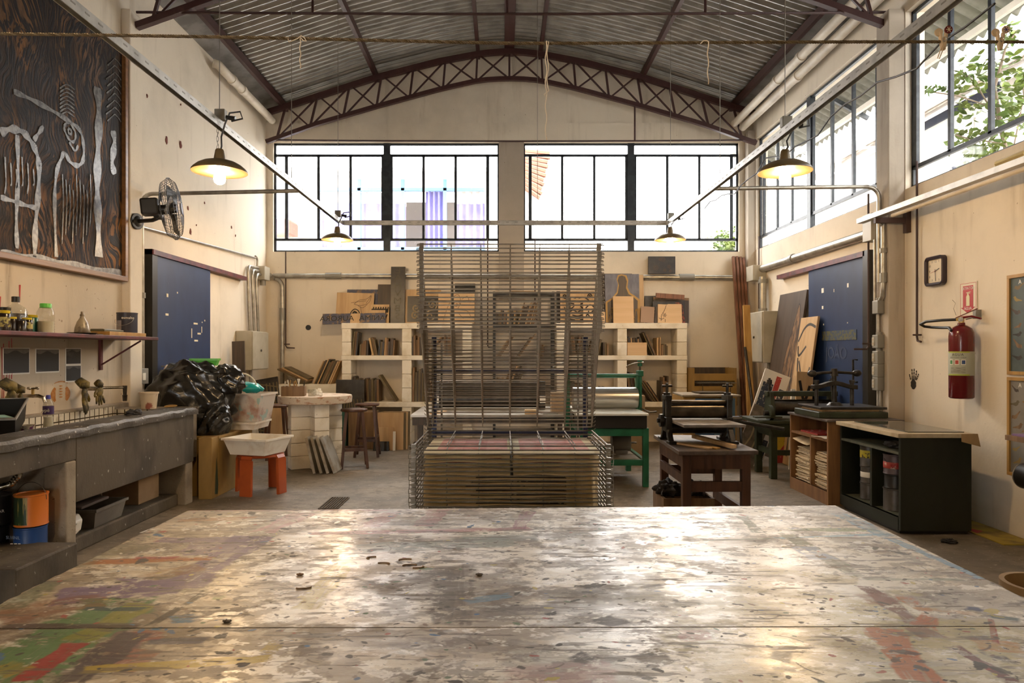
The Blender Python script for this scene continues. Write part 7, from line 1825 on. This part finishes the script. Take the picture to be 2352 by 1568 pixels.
text('lettering', 'gráfica', m_redsign, t, (3.385, 5.877, .535), Matrix.Rotation(-.32, 3, 'Z') @ RX_FRONT, .05, .0006)

# ------------------------------------------------------------ things on the right wall
p = PX(2147, 622, 4.17); ck = thing('wall_clock', 'square wall clock with a dark rounded frame reading about half past two', 'clock', (4.19, p.y, p.z - .14))
def rrect(w_, h_, r, n=6):
    out = []
    for cx, cz, a0 in ((w_ / 2 - r, h_ / 2 - r, 0), (-w_ / 2 + r, h_ / 2 - r, PI / 2), (-w_ / 2 + r, -h_ / 2 + r, PI), (w_ / 2 - r, -h_ / 2 + r, 1.5 * PI)):
        out += [(cx + r * math.cos(a0 + PI / 2 * i / n), cz + r * math.sin(a0 + PI / 2 * i / n)) for i in range(n + 1)]
    return out
def onwall(y, z, off): return Vector((4.2 - off, y, z))
o_, i_ = rrect(.285, .285, .045), rrect(.225, .225, .02); k = len(o_); g = G()
rings = [[onwall(p.y + a, p.z + b, .003) for a, b in o_], [onwall(p.y + a, p.z + b, .045) for a, b in o_], [onwall(p.y + a * .93, p.z + b * .93, .052) for a, b in o_], [onwall(p.y + a, p.z + b, .040) for a, b in i_], [onwall(p.y + a, p.z + b, .02) for a, b in i_]]
g.add([v for r in rings for v in r], [(r * k + i, r * k + (i + 1) % k, (r + 1) * k + (i + 1) % k, (r + 1) * k + i) for r in range(4) for i in range(k)])
obj('frame', g, M('dark_plum_plastic', (.035, .025, .035), .35), ck, smooth=True)
obj('dial', G().prism([onwall(p.y + a, p.z + b, .019) for a, b in i_], (-.003, 0, 0)), M('cream_dial', (.66, .58, .44), .6), ck)
def hand(ang, L, w_, off):
    d = Vector((0, -math.sin(ang), math.cos(ang))); c = onwall(p.y, p.z, off)
    return G().bar(c - d * .015, c + d * L, w_, .002, up=(1, 0, 0))
obj('hour_hand', hand(math.radians(72), .062, .007, .025), m_black, ck); obj('minute_hand', hand(math.radians(177), .085, .005, .027), m_black, ck); obj('second_hand', hand(math.radians(258), .07, .002, .029), m_redsign, ck)
for n_ in range(1, 13):
    a = math.radians(30 * n_); rr_ = .09 / max(abs(math.sin(a)), abs(math.cos(a)))
    text('numeral', str(n_), m_black, ck, onwall(p.y - rr_ * math.sin(a), p.z + rr_ * math.cos(a), .0225), R_RIGHTWALL, .030, .0004)
# extinguisher sign
a, b_ = PX(2204, 690, 4.19), PX(2243, 690, 4.19)
yc = (a.y + b_.y) / 2; z0, z1 = PX(2222, 728, 4.19).z, PX(2222, 648, 4.19).z; W = a.y - b_.y; zc = (z0 + z1) / 2; Hs = z1 - z0
sg = thing('extinguisher_sign', 'white and red sign with a downward arrow above the extinguisher', 'sign', (4.195, yc, z0))
obj('plate', G().box(4.192, 4.198, yc - W / 2, yc + W / 2, z0, z1), M('cream_sign', (.72, .64, .50), .5), sg)
g = G(); e = .008
for q in ((yc - W / 2 + e, yc + W / 2 - e, z0 + e, z0 + e + .004), (yc - W / 2 + e, yc + W / 2 - e, z1 - e - .004, z1 - e), (yc - W / 2 + e, yc - W / 2 + e + .004, z0 + e, z1 - e), (yc + W / 2 - e - .004, yc + W / 2 - e, z0 + e, z1 - e)): g.box(4.1912, 4.192, *q)
obj('border_line', g, m_redsign, sg)
ar = [(-.30, .40), (.30, .40), (.30, -.22), (.42, -.22), (0, -.40), (-.42, -.22), (-.30, -.22)]
obj('arrow', G().prism([(4.1912, yc - u * W, zc + v * Hs) for u, v in ar], (-.0008, 0, 0)), m_redsign, sg)
g = G().prism([(4.190, yc - u * W, zc + v * Hs) for u, v in [(-.10, -.18), (.10, -.18), (.10, .08), (.06, .13), (-.06, .13), (-.10, .08)]], (-.0008, 0, 0))
g.box(4.1892, 4.190, yc - .04 * W, yc + .04 * W, zc + .13 * Hs, zc + .17 * Hs).box(4.1892, 4.190, yc - .14 * W, yc + .05 * W, zc + .17 * Hs, zc + .185 * Hs).bar((4.1896, yc + .1 * W, zc + .20 * Hs), (4.1896, yc - .16 * W, zc + .215 * Hs), .006, .0008, up=(1, 0, 0))
obj('extinguisher_symbol', g, M('sign_cream_ink', (.72, .66, .42), .5), sg)
text('lettering', 'EXTINTOR', m_white, sg, (4.1898, yc, zc + .32 * Hs), R_RIGHTWALL, .034, .0003)
text('lettering', 'ÁGUA', m_white, sg, (4.1898, yc, zc - .255 * Hs), R_RIGHTWALL, .036, .0003)
# extinguisher
ex = thing('fire_extinguisher', 'dark red fire extinguisher with black hose hanging on the right wall', 'fire extinguisher', (4.07, 6.12, 1.10))
c = Vector((4.07, 6.10, 1.095)); R_ = .098
obj('cylinder', G().lathe([(0, .004), (R_ - .012, .0), (R_, .012), (R_, .55), (R_ * .97, .585), (R_ * .82, .62), (R_ * .5, .643), (.03, .652), (.028, .672), (0, .672)], c, 40), m_redpaint, ex, smooth=50)
lab = obj('label', G().lathe([(R_ + .0006, .205), (R_ + .0012, .207), (R_ + .0012, .415), (R_ + .0006, .417)], c, 48), M('grey_green_label', (.40, .42, .34), .5), ex, smooth=True)
def cyl_pt(ang, z, off=.002): return Vector((c.x + (R_ + off) * math.cos(ang), c.y + (R_ + off) * math.sin(ang), c.z + z))
A0_ = -2.45
def cpatch(a0, a1, z0, z1, mat, name='label_panel', off=.002):
    obj(name, G().grid(8, 1, lambda u, v: cyl_pt(a0 + (a1 - a0) * u, z0 + (z1 - z0) * v, off)), mat, lab, smooth=True)
m_lime = M('lime_edge', (.38, .45, .06), .5)
cpatch(A0_ - .95, A0_ + .95, .405, .417, m_lime); cpatch(A0_ - .95, A0_ + .95, .205, .217, m_lime)
for k, cc in enumerate(((.06, .25, .08), (.45, .06, .05), (.03, .07, .20))):
    a = A0_ - .55 + k * .50
    cpatch(a - .17, a + .17, .30, .345, m_white, off=.0022); cpatch(a - .13, a + .13, .306, .339, M('pictogram_%d' % k, cc, .5), 'pictogram', .0028)
cpatch(A0_ - .6, A0_ + .6, .225, .28, M('label_small_print', (.22, .22, .19), .6, 0, (.40, .42, .34), 60, .45, .55, (.3, .3, 6)), 'small_print')
def label_text(s, z, size):
    n_ = len(s)
    for i, ch in enumerate(s):
        a = A0_ + (i - (n_ - 1) / 2) * size * .78 / R_
        text('lettering', ch, m_black, lab, cyl_pt(a, z, .0026), Matrix.Rotation(a + PI / 2, 3, 'Z') @ RX_FRONT, size, .0003)
label_text('AGUA', .388, .030); label_text('PRESSURIZADA', .363, .014)
obj('valve', G().cyl(c + Vector((0, 0, .66)), c + Vector((0, 0, .72)), .022, n=16).cyl(c + Vector((-.05, -.02, .70)), c + Vector((.02, .01, .70)), .014, n=12), m_brass, ex, smooth=True)
obj('gauge', G().cyl(c + Vector((-.02, -.02, .70)), c + Vector((-.032, -.04, .70)), .02, n=18), m_chrome, ex, smooth=True)
obj('lever', G().bar(c + Vector((-.03, .03, .715)), c + Vector((.06, -.12, .79)), .018, .006), m_redpaint, ex)
obj('lever', G().tube([c + Vector((0, .0, .715)), c + Vector((.03, -.09, .725)), c + Vector((.05, -.18, .70))], .009, 8), m_redpaint, ex, smooth=True)
obj('hose', G().tube([c + Vector(q) for q in ((-.04, -.01, .70), (-.10, .10, .70), (-.14, .28, .695), (-.12, .40, .675), (-.07, .42, .655), (-.04, .36, .645), (-.05, .20, .635), (-.07, .06, .63), (-.095, -.01, .60))], .013, 10), m_rubber, ex, smooth=True)
obj('wall_hook', G().box(4.15, 4.2, 6.03, 6.07, 1.80, 1.88).bar(c + Vector((.02, -.03, .70)), (4.17, 6.05, 1.82), .02, .01), m_dkbox, ex)
obj('seal_wire', G().tube([c + Vector(q) for q in ((-.02, .04, .74), (-.03, .06, .80), (-.02, .05, .85), (-.035, .07, .88))], .0016, 4), m_dksteel, ex)
# bird posters
def poster(label, z0, z1, bgc, seed):
    y1, y0_ = 5.70, 4.95; t = thing('bird_poster', label, 'poster', (4.19, 5.3, z0), 0, 'framed bird posters on the right wall')
    obj('sheet', G().box(4.192, 4.196, y0_, y1, z0, z1), bgc, t)
    g = G(); w_ = .028
    for q in ((y0_, y1, z0, z0 + w_), (y0_, y1, z1 - w_, z1), (y0_, y0_ + w_, z0 + w_, z1 - w_), (y1 - w_, y1, z0 + w_, z1 - w_)): g.box(4.178, 4.199, *q)
    obj('frame', g, m_honey, t, bevel=.002)
    r = random.Random(seed)
    for i in range(7):
        for j in range(5):
            cy = y1 - .10 - j * .13 + r.uniform(-.02, .02); cz = z1 - .12 - i * (z1 - z0 - .16) / 7 + r.uniform(-.02, .02)
            if cy < y0_ + .06: continue
            s = r.uniform(.030, .042); a = r.uniform(-.9, .5); m_ = (m_blackb, m_brownb, m_darkb, M('poster_bird_%d%d%d' % (seed, i, j), (r.uniform(.05, .3), r.uniform(.05, .2), .05), .6))[r.randint(0, 3)]
            pts = [(-1.7, -.25), (-.7, -.3), (.1, -.5), (.7, -.2), (.9, .25), (1.25, .42), (1.0, .55), (.75, .8), (.4, .7), (.15, .35), (-.6, .15), (-1.7, .0)]
            fl_ = r.choice((-1, 1)); ca, sa = math.cos(a), math.sin(a)
            obj('bird_picture', G().add([(4.1915, cy - fl_ * s * (x * ca - z * sa), cz + s * (x * sa + z * ca)) for x, z in pts], [tuple(range(len(pts)))]), m_, t)
    for k, ch in enumerate('AVES'): text('lettering', ch, m_white, t, (4.1915, y1 - .13 - k * .10, z1 - .065), R_RIGHTWALL, .05, .0004)
poster('upper bird poster on dark blue-grey in a wooden frame', 1.32, 2.14, M('slate_poster', (.085, .115, .115), .6, 0, (.06, .085, .09), 4), 1)
poster('lower bird poster on grey in a wooden frame', .49, 1.30, M('grey_poster', (.22, .205, .18), .6, 0, (.17, .16, .14), 4), 2)
# small wall ledge and a black pipe below it
wl = thing('wall_ledge', 'rough wooden ledge on the right wall over the lower bird poster', 'ledge', (4.05, 5.1, .82))
obj('plank', G().box(3.98, 4.17, 4.4, 5.45, .81, .85), m_brownb, wl, bevel=.003); obj('bracket', G().box(4.02, 4.17, 4.7, 4.73, .70, .81).box(4.16, 4.2, 4.7, 4.73, .55, .85), m_iron, wl)
solo('purple_folder', G().box(4.0, 4.15, 4.9, 5.40, .851, .866), M('violet_card', (.20, .12, .26), .6), 'violet folder lying on the rough wooden ledge', 'folder')
hb = thing('black_pipe', 'black plastic pipe end hanging under the wooden ledge', 'pipe', (4.06, 5.1, .46))
g = G().tube([(4.06, 5.34, .545), (4.06, 4.4, .545)], .10, 24); obj('tube', g, m_rubber, hb, smooth=True)
obj('rim', G().tube([(4.06 + .095 * math.cos(t), 5.34, .545 + .095 * math.sin(t)) for t in [2 * PI * i / 28 for i in range(28)]], .008, 6, closed=True), m_dkbox, hb, smooth=True)
obj('strap', G().box(4.05, 4.07, 4.8, 4.83, .64, .81), m_iron, hb)
# hand print
g = G(); p = PX(2098, 880, 4.198)
def hp(y, z): return Vector((4.1975, p.y - y, p.z + z))
g.add([hp(.05 * math.cos(t) * (1 if i % 2 else .86), -.01 + .052 * math.sin(t)) for i, t in enumerate([2 * PI * i / 16 for i in range(16)])], [tuple(range(16))])
for y0_, a, L_ in ((-.046, -.42, .06), (-.018, -.08, .11), (.008, .06, .115), (.032, .24, .10), (.05, .55, .075)):
    for s0, s1 in ((.0, .42), (.48, .72), (.78, 1.0)):
        q0 = Vector((0, y0_ + math.sin(a) * L_ * s0, .035 + math.cos(a) * L_ * s0)); q1 = Vector((0, y0_ + math.sin(a) * L_ * s1, .035 + math.cos(a) * L_ * s1)); w_ = .0085; n_ = Vector((0, math.cos(a) * w_, -math.sin(a) * w_))
        g.add([hp(v.y, v.z) for v in (q0 - n_, q0 + n_, q1 + n_, q1 - n_)], [(0, 1, 2, 3)])
tag(obj('hand_print', g, m_black, None), 'black hand print on the right wall by the pier', 'paint mark')
fl_ = thing('floor_mat', 'yellow painted board on the floor behind the green cabinet', 'board', (4.0, 5.75, .001))
obj('sheet', G().box(3.90, 4.18, 5.35, 6.25, .001, .008), M('yellow_floor_paint', (.38, .28, .03), .6, 0, (.20, .14, .03), 6), fl_)
obj('red_mark', G().add([(3.92, 5.9, .0085), (4.02, 5.75, .0085), (3.92, 5.68, .0085)], [(0, 1, 2)]), m_redsign, fl_)
rag('rag', (3.52, 5.42, .012), (.05, .04, .02), 'scrap of black rag on the floor before the green cabinet', m_blackrag, seed=41)
# ------------------------------------------------------------ outside the windows
tag(obj('ground', G().box(-14, 16, YB + .3, 24, -.3, -.1).box(XR + .3, 16, -6, YB + .3, -.3, -.1), M('dark_yard', (.10, .095, .09), .9), None), 'pale yard outside the workshop', 'ground', None, 'structure')
hs = thing('house', 'white house with blue window frames and violet curtains behind the back window', 'house', (-2.2, 15, 0))
HY = 14.6
def hx(px): return (px - CX) * HY / F
def hz(py): return EYE + (CY - py) * HY / F
wx0, wx1, wz0, wz1 = hx(733), hx(1114), hz(575), hz(436)
g = G().box(hx(640), wx0, HY, HY + .2, 0, hz(412)).box(wx1, hx(1124), HY, HY + .2, 0, hz(412)).box(wx0, wx1, HY, HY + .2, 0, wz0).box(wx0, wx1, HY, HY + .2, wz1, hz(412))
obj('wall', g, m_white_house, hs)
obj('roof', G().prism([(hx(600), HY - .5, hz(410)), (hx(600), HY + 3, hz(410) + .5), (hx(600), HY + 3, hz(410) + .62), (hx(600), HY - .5, hz(410) + .1)], (hx(1122) - hx(600), 0, 0)), m_white_house, hs)
obj('eave_line', G().box(hx(720), hx(1120), HY - .52, HY - .50, hz(412), hz(408)), m_dkbox, hs)
for px in (825, 925, 1022): obj('window_frame', G().box(hx(px) - .035, hx(px) + .035, HY - .02, HY + .05, wz0, hz(412)), m_bluefr, hs)
for z in (wz1 + .01, hz(571)): obj('window_frame', G().box(wx0, wx1, HY - .02, HY + .05, z - .03, z + .03), m_bluefr, hs)
def curt(x0, x1, z0, z1, m_, y=HY + .16, n=7):
    obj('curtain', G().grid(40, 2, lambda u, v: (x0 + (x1 - x0) * u, y + .04 * math.sin(u * n * 2 * PI), z0 + (z1 - z0) * v)), m_, hs, smooth=180)
curt(hx(735), hx(930), wz0, hz(464), m_curtain, n=9); curt(hx(735), hx(930), hz(470), wz1, m_curtain_w, HY + .22, n=9)
curt(hx(976), hx(1022), wz0, wz1, m_curtain, n=4); curt(hx(1045), hx(1112), wz0, hz(464), m_curtain, n=4); curt(hx(1045), hx(1112), hz(464), wz1, m_curtain_w, n=4)
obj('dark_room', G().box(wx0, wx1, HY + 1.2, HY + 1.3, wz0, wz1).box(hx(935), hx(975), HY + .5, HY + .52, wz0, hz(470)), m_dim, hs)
hr = thing('tiled_house', 'neighbouring house corner with a clay tile roof, seen through the right back window', 'house', (.9, 15.5, 0))
k_ = 15.0 / F
pl = [((1190 - CX) * k_, EYE + (810 - 345) * k_), ((1263 - CX) * k_, EYE + (810 - 352) * k_), ((1240 - CX) * k_, EYE + (810 - 455) * k_), ((1190 - CX) * k_, EYE + (810 - 420) * k_)]
g = G().prism([(x, 15.0, z) for x, z in pl], (0, .25, 0))
for i in range(11):
    t = i / 10; a = Vector((pl[0][0], 14.98, pl[0][1])).lerp(Vector((pl[3][0], 14.98, pl[3][1])), t); b_ = Vector((pl[1][0], 14.98, pl[1][1])).lerp(Vector((pl[2][0], 14.98, pl[2][1])), t)
    g.tube([a, b_ + Vector((.03 * (i % 2), 0, 0))], .05, 6)
obj('roof', g, m_claytile, hr)
obj('wall', G().box((1196 - CX) * k_, (1226 - CX) * k_, 15.05, 15.3, 0, EYE + (810 - 425) * k_), m_white_house, hr)
sr_ = thing('low_tiled_roof', 'low neighbouring wall topped with red tiles at far left of the back window', 'house', (-6.5, 14, 0))
k_ = 14.0 / F
obj('wall', G().box((600 - CX) * k_, (690 - CX) * k_, 14.0, 14.2, 0, EYE + (810 - 545) * k_), m_white_house, sr_)
obj('roof', G().box((600 - CX) * k_, (676 - CX) * k_, 13.7, 14.3, EYE + (810 - 546) * k_, EYE + (810 - 508) * k_), m_claytile, sr_, bevel=.05)
def leaves(name, label, c, r, n, seed, size, stem=True, parent=None):
    rd = random.Random(seed); g = G()
    for i in range(n):
        d = Vector((rd.gauss(0, .45), rd.gauss(0, .45), rd.gauss(0, .5))); p = Vector(c) + Vector((d.x * r[0], d.y * r[1], d.z * r[2]))
        a = Vector((rd.uniform(-1, 1), rd.uniform(-1, 1), rd.uniform(-.5, .3))).normalized(); b_ = a.orthogonal().normalized()
        b_ = (b_ * math.cos(rd.uniform(0, 3)) + a.cross(b_) * math.sin(rd.uniform(0, 3))).normalized(); s = size * rd.uniform(.6, 1.2)
        m_ = a.cross(b_) * s * .08
        g.add([p - a * s * .5, p - a * s * .15 + b_ * s * .26 + m_, p + a * s * .2 + b_ * s * .2 + m_, p + a * s * .55, p + a * s * .2 - b_ * s * .2 + m_, p - a * s * .15 - b_ * s * .26 + m_], [(0, 1, 2, 3), (0, 3, 4, 5)])
    return g
hl = thing('hillside_shrub', 'grey-green shrubs beyond the lower right corner of the back window', 'shrub', (5.2, 16, 0))
k_ = 16.0 / F
obj('foliage', leaves('', '', ((1675 - CX) * k_, 16, EYE + (810 - 560) * k_), (.5, .3, .35), 500, 4, .12), m_leaf, hl)
obj('bank', G().prism([((1560 - CX) * k_, 16.3, 0), ((1720 - CX) * k_, 16.3, 0), ((1720 - CX) * k_, 16.3, EYE + (810 - 490) * k_), ((1690 - CX) * k_, 16.3, EYE + (810 - 500) * k_), ((1600 - CX) * k_, 16.3, EYE + (810 - 560) * k_)], (0, .3, 0)), m_white_house, hl)

# right-hand yard: corrugated awning, neighbouring house, climbing tree
aw = thing('awning', 'grey corrugated awning on steel rafters outside the right windows', 'awning', (4.9, 7, 5.0))
na = int(12.5 / .17 * 8)
obj('sheet', G().grid(1, na, lambda u, v: (4.62 + .80 * u, 1.5 + 12.5 * v, 5.52 - .44 * u + .034 * math.sin(2 * PI * 12.5 * v / .17)), thick=(0, 0, .006)), M('grey_green_sheet', (.27, .265, .23), .6, .1, (.19, .19, .16), 5), aw, smooth=180)
obj('purlin', G().box(5.20, 5.25, 1.5, 14, 5.02, 5.09), m_white_house, aw); obj('purlin', G().box(4.75, 4.80, 1.5, 14, 5.26, 5.33), m_frame, aw)
for y in (2.2, 4.2, 6.3, 10.2, 13.2): obj('rafter', G().bar((4.62, y, 5.42), (5.42, y, 4.98), .05, .06), m_frame, aw)
nh = thing('neighbour_house', 'white neighbouring house with dark tiled eaves outside the right windows', 'house', (8, 8, 0))
def rz_(ratio, x): return EYE + ratio * x
obj('wall', G().box(7.4, 7.7, 0.5, 17, 0, rz_(.54, 7.4)), m_white_house, nh)
g = G()
obj('roof', G().prism([(6.9, .5, rz_(.565, 6.9)), (9.2, .5, rz_(.565, 6.9) + 1.0), (9.2, .5, rz_(.565, 6.9) + 1.12), (6.9, .5, rz_(.565, 6.9) + .12)], (0, 16.5, 0)), M('grey_brown_tiles', (.13, .105, .08), .8, 0, (.25, .21, .17), 14, .45, .6, (1, .2, 1)), nh)
obj('gutter', G().cyl((6.88, .5, rz_(.585, 6.88)), (6.88, 17, rz_(.585, 6.88)), .09, n=12), m_white_house, nh, smooth=True)
obj('fascia', G().box(7.36, 7.40, 10.2, 13.4, rz_(.527, 7.4), rz_(.545, 7.4)), m_bluedk, nh)
obj('awning_strip', G().bar((7.35, 10.9, 4.55), (6.85, 10.4, 4.30), .10, .05), m_bluedk, nh)
obj('downpipe', G().cyl((7.33, 10.8, 0), (7.33, 10.8, 5.2), .06, n=10), m_white_house, nh)
for y, z in ((12.4, 3.5), (14.4, 3.3)): obj('window', G().box(7.37, 7.405, y, y + .7, z, z + .9), m_bluedk, nh)
tr_ = thing('climbing_tree', 'leafy young tree with bright green leaves outside the near right window', 'tree', (6.0, 7.6, 0))
k_ = 1 / F
def TP(px, py, y=7.4): return P(px, py, y)
br = [[(6.3, 7.5, 0), tuple(TP(2330, 420)), tuple(TP(2300, 300)), tuple(TP(2285, 200)), tuple(TP(2310, 110)), tuple(TP(2335, 70))], [tuple(TP(2300, 290)), tuple(TP(2240, 190)), tuple(TP(2205, 160))], [tuple(TP(2290, 250)), tuple(TP(2200, 220)), tuple(TP(2120, 208))], [tuple(TP(2330, 330)), tuple(TP(2352, 220)), tuple(TP(2345, 160))], [tuple(TP(2310, 330)), tuple(TP(2230, 320)), tuple(TP(2195, 310))]]
g = G()
for i, b_ in enumerate(br): g.tube(b_, [.03 - .022 * j / (len(b_) - 1) for j in range(len(b_))] if i == 0 else .008, 7)
obj('branches', g, m_bark, tr_, smooth=True)
g = G()
for k, (px, py, r, n) in enumerate(((2225, 180, .17, 55), (2215, 245, .12, 28), (2300, 150, .22, 70), (2320, 85, .13, 28), (2310, 230, .24, 90), (2285, 290, .20, 60), (2230, 325, .14, 30), (2270, 350, .22, 80), (2345, 270, .15, 40), (2205, 300, .08, 12), (2135, 208, .07, 9), (2165, 205, .05, 6), (2350, 180, .12, 26), (2240, 370, .16, 45), (2290, 375, .18, 50))):
    q = leaves('', '', TP(px, py, 7.4 + .2 * math.sin(k)), (r, r * 1.4, r), n, 50 + k, .105); g.add(q.v, q.f)
obj('foliage', g, m_leaf, tr_)
